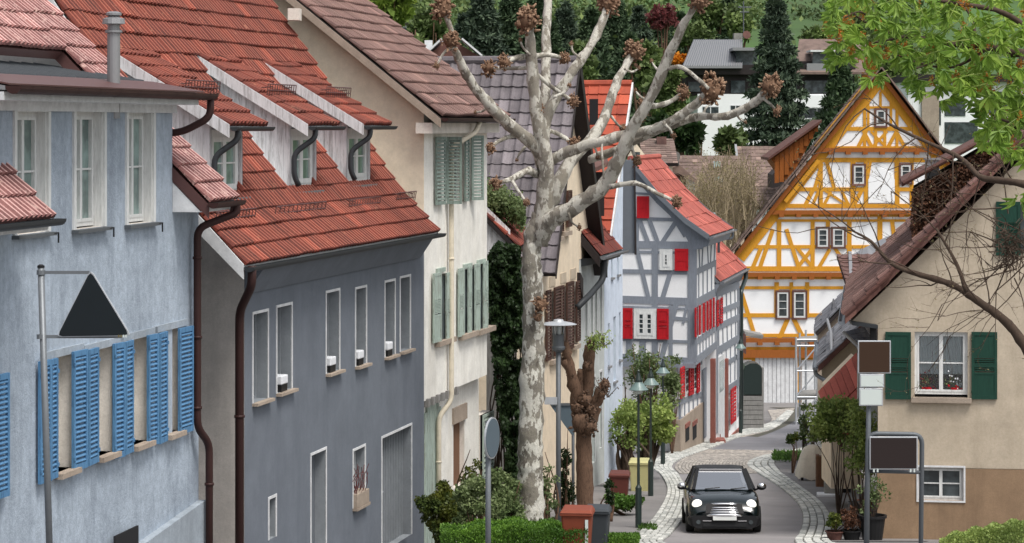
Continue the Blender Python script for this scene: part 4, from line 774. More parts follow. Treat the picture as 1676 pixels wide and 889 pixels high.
# link with lean-to roof between cream and dark roofed house
ln = thing('lean_to_annex', 'small red tiled lean-to with white plank wall, half grown over with ivy', 'annex', P(820, 760, 62)); Y0 = 60.5
A, B_, Cc, D = P(786, 372, Y0), P(848, 405, Y0 - .0), P(848, 372, Y0 + 2.6), P(786, 338, Y0 + 2.6)
u_ = (B_ - A); A2, B2_ = P(790, 352, Y0 + 1), P(848, 402, Y0 + 1)
v_ = (P(848, 402, Y0) - P(790, 352, Y0)); uu = Vector((.1, 1, 0)); O_ = P(848, 406, Y0); vv = (P(786, 345, Y0) - O_).normalized(); Wl = 4.0
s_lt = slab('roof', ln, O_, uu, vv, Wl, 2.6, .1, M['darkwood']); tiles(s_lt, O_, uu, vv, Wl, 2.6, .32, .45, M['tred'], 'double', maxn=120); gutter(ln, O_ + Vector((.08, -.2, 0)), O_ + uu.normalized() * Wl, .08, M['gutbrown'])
for k in range(9): x = 794 + k * 4.6; b = MB(); b.prism([P(x, 348 + (x - 786) * .98 - 20, Y0 + .12), P(x + 4.3, 348 + (x + 4.3 - 786) * .98 - 20, Y0 + .12), P(x + 4.3, 416, Y0 + .12), P(x, 416, Y0 + .12)], Vector((0, .04, 0))); b.build('plank', M['peelwood'], ln)
b = MB(); b.prism([P(796, 414, Y0 + .3), P(846, 414, Y0 + .3), P(846, 830, Y0 + .3), P(796, 830, Y0 + .3)], Vector((0, 3, 0))); b.build('wall', M['greywood'], ln)

# ------------------------------------------------------------------ grey and white half-timbered house
Yc = 92.0; side = Fr(P(1136, CY, Yc), ((1720 - CX) / F, 1)); gab = Fr(side.O, -Vector((side.n.x, side.n.y, 0)), -side.u)
th_ = thing('timbered_house', 'white half-timbered house with grey beams and bright red shutters on the bend of the street', 'house', gab.p(2, GY(93), 0))
zB = GY(92) - 1; zJ = side.hit(1136, 590)[1]; zS = side.hit(1136, 400)[1]; SL = side.hit(1172, 400)[0]; sl2 = SL
g = lambda x, y: gab.hit(x, y)
prof = [g(1010, 600), g(1136, 592), g(1136, 398), g(1150, 386), g(1121, 365), g(1077, 324), g(1036, 278), g(1022, 262), g(1010, 275)]
W_ = MB(); W_.prism([gab.p(a, z) for a, z in prof], side.u * SL); W_.build('wall', M['infill'], th_)
og = -.0; inn = Fr(side.p(0, 0, -.42), side.u, side.n); SL2 = side.hit(1172, 400)[0]
b = MB(); gi = Fr(gab.p(.45, 0, -.25), gab.u, gab.n); b.box(side, .25, SL, zB, zJ, -5.5, -.42); b.build('ground_floor_wall', M['infill'], th_)
gb = lambda a, c, w, m='greybeam', o=0, f=gab, nm='beam': beam(th_, f, a, c, w, M[m], o=o, name=nm)
# gable beams (photo columns and rows)
for a, c, w in [((1015, 263), (1036, 278), .3), ((1036, 279), (1077, 326), .34), ((1077, 326), (1121, 367), .36), ((1121, 367), (1156, 392), .4), ((1018, 357), (1112, 360), .16), ((1018, 400), (1150, 402), .34), ((1018, 412), (1140, 414), .12),
    ((1018, 444), (1140, 446), .2), ((1018, 490), (1137, 494), .34), ((1018, 502), (1137, 506), .1), ((1018, 585), (1137, 592), .34), ((1018, 555), (1137, 560), .14), ((1038, 316), (1068, 318), .1),
    ((1133, 402), (1133, 592), .42), ((1043, 357), (1043, 400), .16), ((1062, 358), (1078, 400), .2), ((1107, 362), (1082, 400), .2), ((1046, 358), (1062, 400), .2), ((1072, 402), (1072, 590), .28), ((1108, 402), (1108, 446), .18),
    ((1041, 402), (1062, 490), .2), ((1031, 402), (1052, 488), .0), ((1098, 444), (1084, 490), .22), ((1108, 494), (1082, 590), .24), ((1125, 496), (1118, 530), .12), ((1098, 500), (1098, 590), .18), ((1030, 557), (1030, 590), .3), ((1052, 557), (1052, 590), .3), ((1098, 520), (1136, 524), .16), ((1118, 360), (1140, 402), .5), ((1100, 345), (1125, 385), .4)]:
    if w: gb(a, c, w * .78)
def gwin(x0, y0, x1, y1, rows, cas=2): window(th_, gab, rect(gab, x0, y0, x1, y1), .09, M['whitewood'], M['glass'], cas, rows, .12, .1, pane_each=True)
gwin(1080, 408, 1101, 442, 3, 1); gwin(1038, 505, 1075, 554, 4); gwin(1038, 625, 1076, 690, 4)
def gsh(x0, y0, x1, y1, n=0): shutter(th_, gab, rect(gab, x0, y0, x1, y1), .07, M['redshut'], n=n, th=.05, st=.07, panels=bool(n))
gsh(1043, 321, 1063, 357); gsh(1105, 407, 1127, 443); gsh(1020, 504, 1036, 554, 6); gsh(1076, 505, 1095, 555, 6)
MB().box(gab, *rect(gab, 1018, 592, 1137, 600), -.05, .1).build('sill_beam', M['greybeam'], th_)
bw = Fr(gab.p(.45, 0, -.3), gab.u, gab.n); MB().box(gab, g(1112, 700)[0], g(1000, 700)[0], zB, zJ, -5, -.3).build('lower_gable_wall', M['infill'], th_)
# side beams
def sb(a, c, w, o=0): beam(th_, side, a, c, w, M['greybeam'], o=o)
for a, c, w in [((1137, 446), (1171, 430), .22), ((1137, 497), (1171, 478), .3), ((1137, 402), (1171, 392), .3), ((1137, 561), (1171, 537), .24), ((1137, 592), (1171, 565), .3)]: sb(a, c, w)
for x in (1143, 1150, 1157, 1164, 1170): sb((x, 400 - (x - 1137) * .3), (x + (2 if x % 2 else -2), 446 - (x - 1137) * .45), .14); sb((x, 450 - (x - 1137) * .45), (x, 496 - (x - 1137) * .5), .14)
for x in (1140, 1145, 1150, 1155, 1160, 1165, 1170): sb((x, 560 - (x - 1137) * .7), (x, 592 - (x - 1137) * .8), .13)
for x0, x1 in ((1139.5, 1143), (1152.5, 1155.5), (1163, 1166)): y = lambda x, q: q - (x - 1137) * .55; MB().box(side, *rect(side, x0, y(x0, 504), x1, y(x0, 552), .05), .0, .03).build('window', M['glass'], th_)
for x0, x1 in ((1137, 1138.6), (1143.5, 1145.3), (1150, 1151.8), (1156, 1157.6), (1161, 1162.5), (1166.5, 1168)): y = lambda x, q: q - (x - 1137) * .55; shutter(th_, side, rect(side, x0, y(x0, 504), x1, y(x0, 552), .05), .05, M['redshut'], n=10, th=.05, st=.06, mid=False)
for x0, x1 in ((1131, 1134), (1113, 1119), (1127, 1131), (1140, 1144)): 
    y = 603 - (x0 - 1113) * .35; shutter(th_, inn, rect(inn, x0, y, x1, y + 50, .05), .05, M['redshut'], n=8, th=.05, st=.07)
for x0, x1 in ((1120, 1126), (1134, 1139)): y = 606 - (x0 - 1113) * .35; window(th_, inn, rect(inn, x0, y, x1, y + 44), .03, M['whitewood'], M['glass'], 1, 3, .06, .05, pane_each=False)
for a, c, w in [((1112, 603), (1148, 590), .3), ((1112, 658), (1148, 645), .2), ((1112, 690), (1148, 678), .26)]: beam(th_, inn, a, c, w, M['greybeam'])
for x in (1113, 1120, 1127, 1134, 1141, 1147): beam(th_, inn, (x, 656 - (x - 1113) * .36), (x, 692 - (x - 1113) * .36), .16, M['greybeam'])
r = rect(inn, 1111, 697, 1150, 760); st = MB().box(inn, r[0], r[1], zB, r[3] + .2, -.2, .06).build('plinth', M['stone'], th_)
for x0, x1 in ((1119, 1125), (1131, 1137)): q = rect(inn, x0, 703 - (x0 - 1113) * .3, x1, 726 - (x0 - 1113) * .3); MB().box(inn, q[0], q[1], q[2], q[3], .03, .075).build('cellar_opening', M['dark'], th_); MB().box(inn, q[0] - .1, q[1] + .1, q[3], q[3] + .15, .03, .1).build('lintel_stone', M['redstone'], th_)
q = rect(inn, 1148, 606, 1156, 700); MB().box(inn, q[0], q[1], zB + .8, q[3], -.02, .06).build('door', M['greybeam'], th_)
# main roof
ra, rb, rc, rd = P(1036, 262, 92), P(1150, 386, 91.6), None, None
pts = [g(1036, 264), g(1042, 277), g(1077, 320), g(1121, 361), g(1156, 384)]; rt = None
ov = side.u * -.35; dep = side.u * (SL + .75); prev = None; rr = MB()
prf = [(1034, 262), (1080, 318), (1122, 358), (1163, 387)]; w3 = [gab.p(*g(x, y)) + ov for x, y in prf]
rf = MB(); n2 = 0
for a, c in zip(w3, w3[1:]): rf.prism([a, c, c + dep, a + dep], -Z * .12)
rf = rf.build('roof', M['gutsteel'], th_); left = 200
for a, c in zip(w3, w3[1:]):
    v = (a - c); k = tiles(rf, c, side.u, v, dep.length, v.length, .42, .52, M['tsalmon'], 'flat', maxn=100, stagger=False)
    b = MB(); b.prism([a + Z * .08, c + Z * .08, c - Z * .14, a - Z * .14], -side.u * .05); b.build('verge_trim', M['gutsteel'], rf)
    b = MB(); b.prism([a + dep + Z * .09, c + dep + Z * .09, c + dep - Z * .1, a + dep - Z * .1], side.u * .05); b.build('verge_trim', M['gutsteel'], rf)
b = MB(); b.tube([w3[0] + Z * .05, w3[0] + dep + Z * .05], .11, 8); b.build('ridge_tiles', M['tsalmon'], rf); gutter(th_, w3[-1] + side.n * .08 - side.u * .1, w3[-1] + dep + side.n * .08, .09, M['gutsteel']); pipe(th_, [w3[-1] + dep, w3[-1] + dep - Z * .35, side.p(SL, zS - .1, .1), side.p(SL, zS - .6, .1)], .05, M['gutsteel'])
b = MB(); e = w3[-1]; b.prism([e - Z * .1 + side.u * .3, e - Z * .1 - side.n * .6 + side.u * .3, e - Z * .5 - side.n * .6 + side.u * .3, e - Z * .35 - side.n * .1 + side.u * .3], side.u * SL); b.build('eaves_boarding', M['greybeam'], th_)
sg = rayplane(1153, 354, w3[-1], (w3[-1] - w3[-2]).cross(side.u).normalized()); b = MB(); b.tube([P(1138, 360, sg.y), P(1170, 349, sg.y + 4)], .03, 6); b.tube([P(1139, 366, sg.y), P(1171, 354, sg.y + 4)], .03, 6); b.build('snow_rail', M['alu'], rf)
# ---- second half-timbered house further up
YS = 92 * (1720 - 1136) / (1720 - 1172.); s2 = Fr(P(1172, CY, YS), ((1720 - CX) / F, 1)); t2 = thing('rear_timbered_house', 'narrow half-timbered house with red door shutter next to the corner downpipe', 'house', s2.p(0, GY(100), 0)); L2 = s2.hit(1209, 500)[0]; zt = s2.hit(1209, 466)[1]
MB().box(s2, 0, L2, GY(104) - 1, zt, -6, 0).build('wall', M['infill'], t2)
for a, c, w in [((1173, 480), (1209, 466), .3), ((1173, 512), (1209, 497), .22), ((1173, 536), (1209, 519), .26), ((1173, 575), (1209, 553), .3), ((1173, 605), (1209, 582), .2), ((1173, 650), (1209, 625), .3)]: beam(t2, s2, a, c, w, M['greybeam'])
for x in range(1174, 1210, 7):
    beam(t2, s2, (x, 478 - (x - 1172) * .35), (x + 2, 575 - (x - 1172) * .55), .15, M['greybeam']); beam(t2, s2, (x, 577 - (x - 1172) * .55), (x, 640 - (x - 1172) * .6), .15, M['greybeam'])
for x in (1173, 1207): beam(t2, s2, (x, 480 - (x - 1172) * .4), (x, 710 - (x - 1172) * .8), .3, M['greybeam'])
for x0, x1, y0, y1 in ((1173, 1176, 492, 535), (1179, 1182, 488, 530), ): shutter(t2, s2, rect(s2, x0, y0, x1, y1, .05), .05, M['redshut'], n=8, mid=False)
q = rect(s2, 1174, 585, 1184, 712); MB().box(s2, q[0], q[1], q[2] - .3, q[3], 0, .05).build('door', M['whitetrim'], t2); MB().box(s2, q[0] + .3, q[1] - .3, q[2] + 1.6, q[3] - .2, .05, .065).build('door_glass', M['glassg'], t2)
for xx in (1164.5, 1185.5): q = rect(s2, xx, 588, xx + 2, 714); MB().box(s2, q[0], q[1], q[2] - .3, q[3], -.05, .12).build('door_post', M['redstone'], t2)
q = rect(s2, 1188, 648, 1193, 708); MB().box(s2, *q, 0, .05).build('window', M['glass'], t2); q = rect(s2, 1196, 638, 1204, 695, .05); shutter(t2, s2, q, .05, M['redshut'], n=9, label='red ground floor shutter')
MB().box(s2, 0, L2 - .1, GY(104) - 1, s2.hit(1185, 706)[1] - .4, -.1, .05).build('plinth', M['redstone'], t2)
e0 = P(1178, 462, 97.5); e1 = P(1221, 449, 107); uu = (e1 - e0); uu.z = 0; up_ = (P(1168, 398, 97.5) - e0); O_ = e0; vv = (Vector((-.78, 0.15, .8))).normalized()
rf = slab('roof', t2, O_, uu, vv, uu.length, 2.6, .12, M['gutsteel']); tiles(rf, O_, uu, vv, uu.length, 2.6, .42, .52, M['tsalmon'], 'flat', maxn=150); gutter(t2, O_ + s2.n * .08, O_ + s2.n * .08 + uu, .1, M['gutsteel'])
b = MB(); b.prism([O_ - Z * .08, O_ - Z * .08 - s2.n * .9, O_ - Z * 1.0 - s2.n * .9, O_ - Z * .5 - s2.n * .2], uu); b.build('eaves_boarding', M['greybeam'], t2)
q = O_ + uu; pb_ = P(1213, 480, 106); pipe(t2, [q, q - Z * .4, P(1213, 476, 105.5), Vector((P(1213, 480, 105.5).x, 105.5, GY(105) + .1))], .09, M['lampgreen'])
stp = thing('door_steps', 'worn red sandstone steps at the door of the half-timbered house', 'steps', GP(1170, 722));
for k, (x, w) in enumerate(((1152, 12), (1160, 14), (1164, 17))):
    q = GP(x + w / 2, 722 + k * 2 - 2); f_ = Fr(q, (1, 0)); hh = .42 - k * .13; MB().box(f_, -w / 2 * q.y / F - .05, w / 2 * q.y / F + .12, GY(q.y) - .1, GY(q.y) + hh, -.9 + k * .3, -.1 + k * .28).build('step', M['redstone'], stp, bevel=.02)
# small tile canopy and shed at the corner
cs = thing('corner_canopy', 'small tile hung canopy sticking out beside the dark downpipe', 'canopy', P(1215, 560, 108)); b = MB(); b.prism([P(1202, 560, 106), P(1221, 548, 107), P(1221, 580, 107), P(1206, 570, 106)], Vector((0, 1, 0))); b.prism([P(1198, 520, 107), P(1219, 548, 107), P(1212, 556, 107), P(1198, 545, 107)], Vector((0, 1.2, 0))); b.build('tiled_hood', M['twall'], cs)
b = MB(); b.prism([P(1219, 543, 108), P(1250, 549, 109), P(1248, 555, 109), P(1219, 550, 108)], Vector((0, 1.5, 0))); b.build('canopy_board', M['greywood'], cs)
sd_ = thing('slatted_shelter', 'dark round-topped hatch above a stack of grey horizontal boards at the street corner', 'shelter', GP(1230, 700)); q = GP(1232, 702); f_ = Fr(q, (1, 0)); px = q.y / F
pts = [(-16, 56), (-16, 95), (-12, 103), (-4, 107), (6, 107), (13, 103), (15, 95), (15, 56)]; b = MB(); b.prism([f_.p(a * px, GY(q.y) + z * px) for a, z in pts], -f_.n * 1.2); b.build('hatch', M['lampgreen'], sd_); MB().box(f_, 15 * px, 18 * px, q.z, q.z + 100 * px, -1.4, .02).build('post', M['greywood'], sd_)
for k in range(7): MB().box(f_, -18 * px, 17 * px, q.z + k * 7.8 * px, q.z + (k + 1) * 7.8 * px - .02, -1.2, .03 + .01 * (k % 2)).build('board', M['greywood'], sd_)

# ------------------------------------------------------------------ ochre half-timbered gable house
Y = 128.0; yf = Fr(P(1440, CY, Y), (1, 0), (0, -1)); px = Y / F; yh = thing('ochre_timbered_house', 'big white gabled half-timbered house with ochre yellow beams at the end of the street', 'house', P(1380, 662, Y))
y_ = lambda x, y, o=0: yf.hit(x, y, o); AP = (1440, 128); base = 700
b = MB(); lft = [(1205, 700), (1205, 425), (1440, 128), (1700, 470), (1700, 700)]; b.prism([yf.p(*y_(x, y)) for x, y in lft], Vector((.8, 8, 0))); b.build('wall', M['white'], yh)
def yb(a, c, w, m='ochre', o=0.0): beam(yh, yf, a, c, w * .82 * px, M[m], o=o, th=.05)
def sl(t): return (1440 - 1440 * 0, t)
lx = lambda y: 1440 - (y - 128) * (1440 - 1205) / (425 - 128); rx = lambda y: 1440 + (y - 128) * (1700 - 1440) / (470 - 128)
Hb = [(176, 5), (196, 0), (211, 8), (243, 9), (262, 9), (310, 8), (337, 8), (350, 12), (361, 5), (404, 7), (440, 10), (452, 12), (471, 6), (516, 8), (549, 7), (572, 10), (583, 14)]
for y, w in Hb:
    if w: yb((max(1208, lx(y)), y), (rx(y), y), w)
for y in (245, 347, 449, 556):
    MB().box(yf, y_(max(1203, lx(y) - 8), y)[0], y_(rx(y) + 8, y)[0], y_(0, y + 4)[1], y_(0, y - 3)[1], .1, .28).build('jetty_beam', M['ochredark'], yh)
    for x in range(int(max(1215, lx(y) + 12)), int(min(1560, rx(y))), 28): MB().box(yf, (x - 1440 - 4) * px, (x - 1440 + 4) * px, y_(0, y + 8)[1], y_(0, y + 2)[1], .0, .36).build('joist_end', M['ochredark'], yh)
V_ = []                                            # uprights and braces
for x in (1421, 1441, 1458): V_ += [((x, 150), (x, 211), 5)]
for x in (1415, 1433, 1448, 1468): V_ += [((x, 180), (x, 243), 6)]
V_ += [((1403, 243), (1418, 214), 7), ((1413, 214), (1428, 243), 7), ((1452, 243), (1468, 214), 7), ((1466, 214), (1482, 243), 7), ((1425, 215), (1452, 243), 5), ((1452, 215), (1425, 243), 5)]
V_ += [((1343, 262), (1343, 340), 9), ((1353, 265), (1366, 310), 7), ((1333, 310), (1345, 268), 7), ((1396, 262), (1396, 340), 10), ((1417, 262), (1417, 340), 8), ((1468, 262), (1468, 340), 10), ((1492, 262), (1492, 340), 8), ((1520, 262), (1520, 340), 8), ((1316, 340), (1330, 312), 8), ((1328, 340), (1340, 312), 6), ((1346, 340), (1360, 314), 6), ((1378, 314), (1390, 338), 6), ((1395, 340), (1410, 312), 8), ((1350, 312), (1390, 338), 5), ((1425, 262), (1416, 312), 6)]
V_ += [((1275, 361), (1275, 440), 9), ((1265, 375), (1243, 440), 8), ((1287, 375), (1308, 440), 8), ((1254, 372), (1264, 440), 0), ((1330, 361), (1330, 440), 8), ((1355, 361), (1355, 404), 8), ((1390, 361), (1390, 440), 9), ((1440, 350), (1440, 440), 10), ((1246, 404), (1232, 438), 8), ((1305, 406), (1330, 438), 7), ((1330, 406), (1305, 438), 7), ((1340, 438), (1358, 408), 7), ((1366, 406), (1388, 438), 7), ((1405, 438), (1425, 406), 7), ((1460, 362), (1470, 440), 8)]
V_ += [((1271, 462), (1271, 520), 9), ((1295, 462), (1295, 520), 7), ((1321, 462), (1321, 520), 8), ((1214, 480), (1236, 552), 8), ((1290, 520), (1275, 555), 9), ((1298, 520), (1314, 552), 9), ((1392, 462), (1392, 600), 9), ((1293, 524), (1293, 556), 0), ((1275, 572), (1275, 662), 0)]
V_ += [((1233, 583), (1233, 664), 7), ((1308, 583), (1308, 664), 7)]
for a, c, w in V_:
    if w: yb(a, c, w)
# raking timbers and boards along both verges
for (a, c, w, m, o) in [((1438, 138), (1212, 424), 17, 'ochre', .02), ((1442, 138), (1680, 452), 17, 'ochre', .02), ((1435, 128), (1203, 420), 8, 'ochredark', .3), ((1445, 128), (1690, 450), 8, 'ochredark', .3), ((1340, 262), (1285, 330), 8, 'ochre', .2), ((1335, 240), (1425, 128), 6, 'ochre', .35)]: yb(a, c, w, m, o)
for (x0, y0, x1, y1, rows) in ((1338, 374, 1355, 404, 3), (1363, 374, 1381, 404, 3), (1272, 478, 1290, 520, 3), (1299, 478, 1318, 520, 3), (1397, 271, 1414, 301, 3), (1474, 270, 1490, 299, 3), (1434, 180, 1449, 206, 2)):
    r = rect(yf, x0, y0, x1, y1); b = MB(); k = .09; b.box(yf, r[0] - k, r[1] + k, r[3], r[3] + k, 0, .12); b.box(yf, r[0] - k, r[1] + k, r[2] - k, r[2], 0, .12); b.box(yf, r[0] - k, r[0], r[2], r[3], 0, .12); b.box(yf, r[1], r[1] + k, r[2], r[3], 0, .12); b.build('window_surround', M['twall'], yh); window(yh, yf, r, .1, M['whitewood'], M['glass'], 1, rows, .05, .09)
pts = [(1421, 332), (1421, 294), (1427, 282), (1436, 276), (1447, 276), (1456, 282), (1464, 294), (1464, 332)]; b = MB(); b.prism([yf.p(*y_(x, y), .075) for x, y in pts], -yf.n * .12); b.build('arched_shutter', M['white'], yh)
r = rect(yf, 1236, 585, 1306, 660); w_ = (r[1] - r[0]) / 10
for k in range(10): MB().box(yf, r[0] + k * w_, r[0] + (k + 1) * w_ - .025, r[2], r[3], .03, .09).build('gate_board', M['whitetrim'], yh)
r = rect(yf, 1234, 661, 1310, 666); MB().box(yf, r[0], r[1], r[2] - .5, r[3], .0, .12).build('threshold', M['ochredark'], yh)
r = rect(yf, 1312, 590, 1345, 662); MB().box(yf, *r, .02, .08).build('side_gate', M['whitetrim'], yh); r = rect(yf, 1206, 585, 1392, 572); MB().box(yf, r[0], r[1], min(r[2:]), max(r[2:]), .12, .3).build('gate_lintel', M['ochredark'], yh)
# roof with both slopes, tiles on the left one
dv = Vector((.1, 1, 0)); fr0 = Vector((0, -.6, 0)); ap = yf.p(*y_(1440, 112)) + fr0; lb = yf.p(*y_(1192, 420)) + fr0; rb_ = yf.p(*y_(1700, 455)) + fr0; rf = MB()
for q in (lb, rb_): rf.prism([ap, q, q + dv * 8.5, ap + dv * 8.5], Z * .12)
rf = rf.build('roof', M['told'], yh); v = ap - lb; tiles(rf, lb + Z * .12, dv, v, 8.5, v.length, .28, .32, M['told'], 'flat', maxn=300, stagger=True)
b = MB(); b.prism([P(1262, 260, 131), P(1342, 202, 131), P(1290, 300, 131)], Vector((0, 3, 0))); dm = b.build('shed_dormer', M['ochredark'], rf); b = MB(); b.prism([P(1258, 262, 130.6), P(1345, 200, 130.6), P(1345, 196, 130.6), P(1258, 258, 130.6)], Vector((0, 4, 0))); b.build('dormer_roof', M['twall'], dm)
for k in range(9): x = 1268 + k * 8; b = MB(); yt = 262 - (x - 1262) * .72; b.prism([P(x, yt, 130.9), P(x + 7, yt - 5, 130.9), P(x + 7, min(299, yt + 52 - k * 6), 130.9), P(x, min(300, yt + 52 - k * 6), 130.9)], Vector((0, .08, 0))); b.build('board', M['ochredark'], dm)
# ------------------------------------------------------------------ tan house on the right
Y = 57.0; rf_ = Fr(P(1437, CY, Y), (1, -.14), (-.14, -1)); px = Y / F; rh = thing('tan_house', 'tan plastered gable house with dark green shutters and brown plinth on the right', 'house', P(1550, 880, Y))
h = lambda x, y, o=0: rf_.hit(x, y, o); zB = -1.2; zE = h(1437, 532)[1]; s1 = h(2000, 500)[0]
mw = rect(rf_, 1497, 543, 1584, 650); cw = rect(rf_, 1503, 764, 1577, 818); aw = rect(rf_, 1640, 335, 1685, 410); zP = h(1500, 765)[1]
b = MB(); wall_front(b, rf_, 0, s1, zP, zE, [mw], .22); body_rest(b, rf_, 0, s1, zB, zE, 12)
b.prism([rf_.p(-.0, zE), rf_.p(s1, zE), rf_.p(*h(1760, 175)), rf_.p(*h(1392, 528))], -rf_.n * 12); b.build('wall', [M['tan'], M['reveal'], M['dark']], rh)
b = MB(); wall_front(b, rf_, -.015, s1, zB, zP - .003, [cw], .18, o=.035); b.quad(rf_.p(-.015, zB, .035), rf_.p(-.015, zP, .035), rf_.p(-.015, zP, -8), rf_.p(-.015, zB, -8)); b.build('plinth', [M['brownbase'], M['brownbase'], M['dark']], rh)
# lit window with curtain, flowers and real glass
W_ = window(rh, rf_, (mw[0], mw[1], mw[2] + .06, mw[3]), -.1, M['whitewood'], M['clear'], 2, 2, .06, .07); MB().box(rf_, mw[0] - .08, mw[1] + .08, mw[2] - .11, mw[2] - .0, -.2, .12).build('sill', M['stone'], W_)
s0, s1_, z0, z1 = mw; V = []; n = 60; cur = MB()
for (a, c) in ((s0 + .06, (s0 + s1_) / 2 - .03), ((s0 + s1_) / 2 + .03, s1_ - .06)):
    pr = None
    for i in range(n + 1): t = i / n; q = (a + (c - a) * t, -.205 + .012 * math.sin(t * 55)); 
    for i in range(n):
        t0, t1 = i / n, (i + 1) / n; cur.quad(rf_.p(a + (c - a) * t0, z0 + .5, -.19 + .012 * math.sin(t0 * 55)), rf_.p(a + (c - a) * t1, z0 + .5, -.19 + .012 * math.sin(t1 * 55)), rf_.p(a + (c - a) * t1, z1, -.19 + .012 * math.sin(t1 * 55)), rf_.p(a + (c - a) * t0, z1, -.19 + .012 * math.sin(t0 * 55)))
cur.build('curtain', M['lace'], W_)
for k, (x, nm) in enumerate(((1518, 'red'), (1562, 'pale'))):
    t = thing('window_flowers', 'red flowers in a pot behind the left half of the tan house window' if k == 0 else 'pale flowers in a pot behind the right half of the tan house window', 'flowers', rf_.p(h(x, 640)[0], z0 + .06, -.16)); c = rf_.p(h(x, 640)[0], z0 + .06, -.165)
    b = MB(); b.lathe(c, [(.05, 0), (.08, .14), (.085, .15)], 12); b.build('pot', M['redshut'], t); V, Fs = leaves(np.array(c) + np.array([0, 0, .25]) + rng.normal(size=(160, 3)) * np.array([.11, .012, .08]), .06); npmesh('leaves', V, Fs, M['shrub'], t)
    b = MB(); [b.ball(c + Vector((random.gauss(0, .11), -.025 + random.gauss(0, .008), .28 + random.gauss(0, .09))), .022, 1) for _ in range(26)]; b.build('blossoms', M['redbud'] if k == 0 else M['lace'], t)
    b = MB(); [b.ball(c + Vector((random.gauss(0.05, .12), -.03, .12 + random.gauss(0, .04))), .024, 1) for _ in range(14)]; b.build('blossoms', M['redshut'], t)
window(rh, rf_, cw, -.06, M['whitewood'], M['glass'], 2, 2, .05, .05)
b = MB(); k = .04; b.box(rf_, cw[0] - k, cw[1] + k, cw[3], cw[3] + k, .03, .06); b.box(rf_, cw[0] - k, cw[1] + k, cw[2] - k, cw[2], .03, .06); b.box(rf_, cw[0] - k, cw[0], cw[2], cw[3], .03, .06); b.box(rf_, cw[1], cw[1] + k, cw[2], cw[3], .03, .06); b.build('window_surround', M['whitetrim'], rh)
for x0, x1, lab in ((1449, 1491, None), (1590, 1632, None)): shutter(rh, rf_, rect(rf_, x0, 543, x1, 653), .02, M['darkgreen'], n=7, panels=True, each=True, th=.045, st=.06)
shutter(rh, rf_, rect(rf_, 1630, 330, 1670, 418), .02, M['darkgreen'], n=7, panels=True, each=True, th=.045, st=.06); MB().box(rf_, *rect(rf_, 1668, 335, 1712, 414), -.02, .03).build('attic_window', M['glass'], rh)
# roof: left slope with flare and verge tiles
pts = [(1383, 524), (1440, 470), (1500, 408), (1600, 306), (1660, 245), (1760, 145)]; w3 = [rf_.p(*h(x, y), .35) for x, y in pts]; dep = -rf_.n * 13; rf = MB()
for a, c in zip(w3, w3[1:]): rf.prism([a, c, c + dep, a + dep], Z * .1)
rt = w3[-1] + Vector((12, 0, -8)); rf.prism([w3[-1], rt, rt + dep, w3[-1] + dep], Z * .1); rf = rf.build('roof', M['brownmetal'], rh)
tot = w3[-1] - w3[0]; 
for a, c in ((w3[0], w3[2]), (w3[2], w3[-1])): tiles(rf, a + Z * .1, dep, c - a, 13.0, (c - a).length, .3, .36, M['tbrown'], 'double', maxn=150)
L_ = 0
for a, c in zip(w3, w3[1:]):
    d = (c - a).normalized(); t = 0
    while t < (c - a).length:
        b = MB(); q = a + d * t; b.prism([q + Z * .16, q + d * .34 + Z * .13, q + d * .34 - Z * .06, q - Z * .05], Vector((0, -.09, 0))); b.tube([q + Vector((0, -.06, .13)), q + d * .35 + Vector((0, -.06, .10))], .06, 7); b.build('verge_tile', M['twall'], rf); t += .33
gutter(rh, w3[0] + Vector((-.08, -.05, 0)), w3[0] + dep + Vector((-.08, 0, 0)), .08, M['gutsteel']); b = MB(); b.prism([rf_.p(*h(1392, 524), .3), rf_.p(.0, zE + .02, .3), rf_.p(.0, zE - .06, .3), rf_.p(*h(1396, 531), .3)], Vector((0, .35, 0))); b.build('eaves_soffit', M['gutgrey'], rh)
b = MB(); b.box(rf_, -.18, -.03, zE - .62, zE - .02, -.25, .02); b.build('dark_post', M['black'], rh)
# ivy covered dormer above the verge
dmr = thing('ivy_covered_dormer', 'large dormer on the tan house roof, its side thick with brown withered ivy', 'dormer', P(1560, 400, 58.6)); b = MB(); Yd = 58.3
b.prism([P(1494, 440, Yd), P(1494, 312, Yd), P(1620, 238, Yd), P(1670, 215, Yd), P(1670, 260, Yd)], Vector((.8, 5, 0))); b.build('wall', M['darkwood'], dmr); b = MB(); b.prism([P(1476, 306, Yd - .3), P(1700, 186, Yd - .3), P(1700, 180, Yd - .3), P(1476, 298, Yd - .3)], Vector((.8, 5.6, 0))); b.build('roof', M['twall'], dmr)
for k in range(16): x = 1478 + k * 13.5; b = MB(); q = P(x, 301 - (x - 1476) * .535, Yd - .33); b.tube([q, q + (P(x + 14, 301 - (x - 1462) * .535, Yd - .33) - q)], .055, 7); b.build('verge_tile', M['twall'], dmr)
poly = [(1492, 455), (1492, 312), (1620, 236), (1665, 240), (1640, 268)]
def inpoly(x, y, poly):
    r = False; j = len(poly) - 1
    for i in range(len(poly)):
        if (poly[i][1] > y) != (poly[j][1] > y) and x < (poly[j][0] - poly[i][0]) * (y - poly[i][1]) / (poly[j][1] - poly[i][1]) + poly[i][0]: r = not r
        j = i
    return r
ps = []
while len(ps) < 9000:
    x, y = random.uniform(1470, 1670), random.uniform(225, 460)
    if inpoly(x, y, poly): ps.append(P(x, y, Yd - .02 - random.random() ** 2 * .3))
V, Fs = leaves(np.array([tuple(p) for p in ps]), .07, .8, droop=(0, -.3, -.8)); npmesh('withered_ivy', V, Fs, M['dry'], dmr, kind='stuff')
b = MB(); 
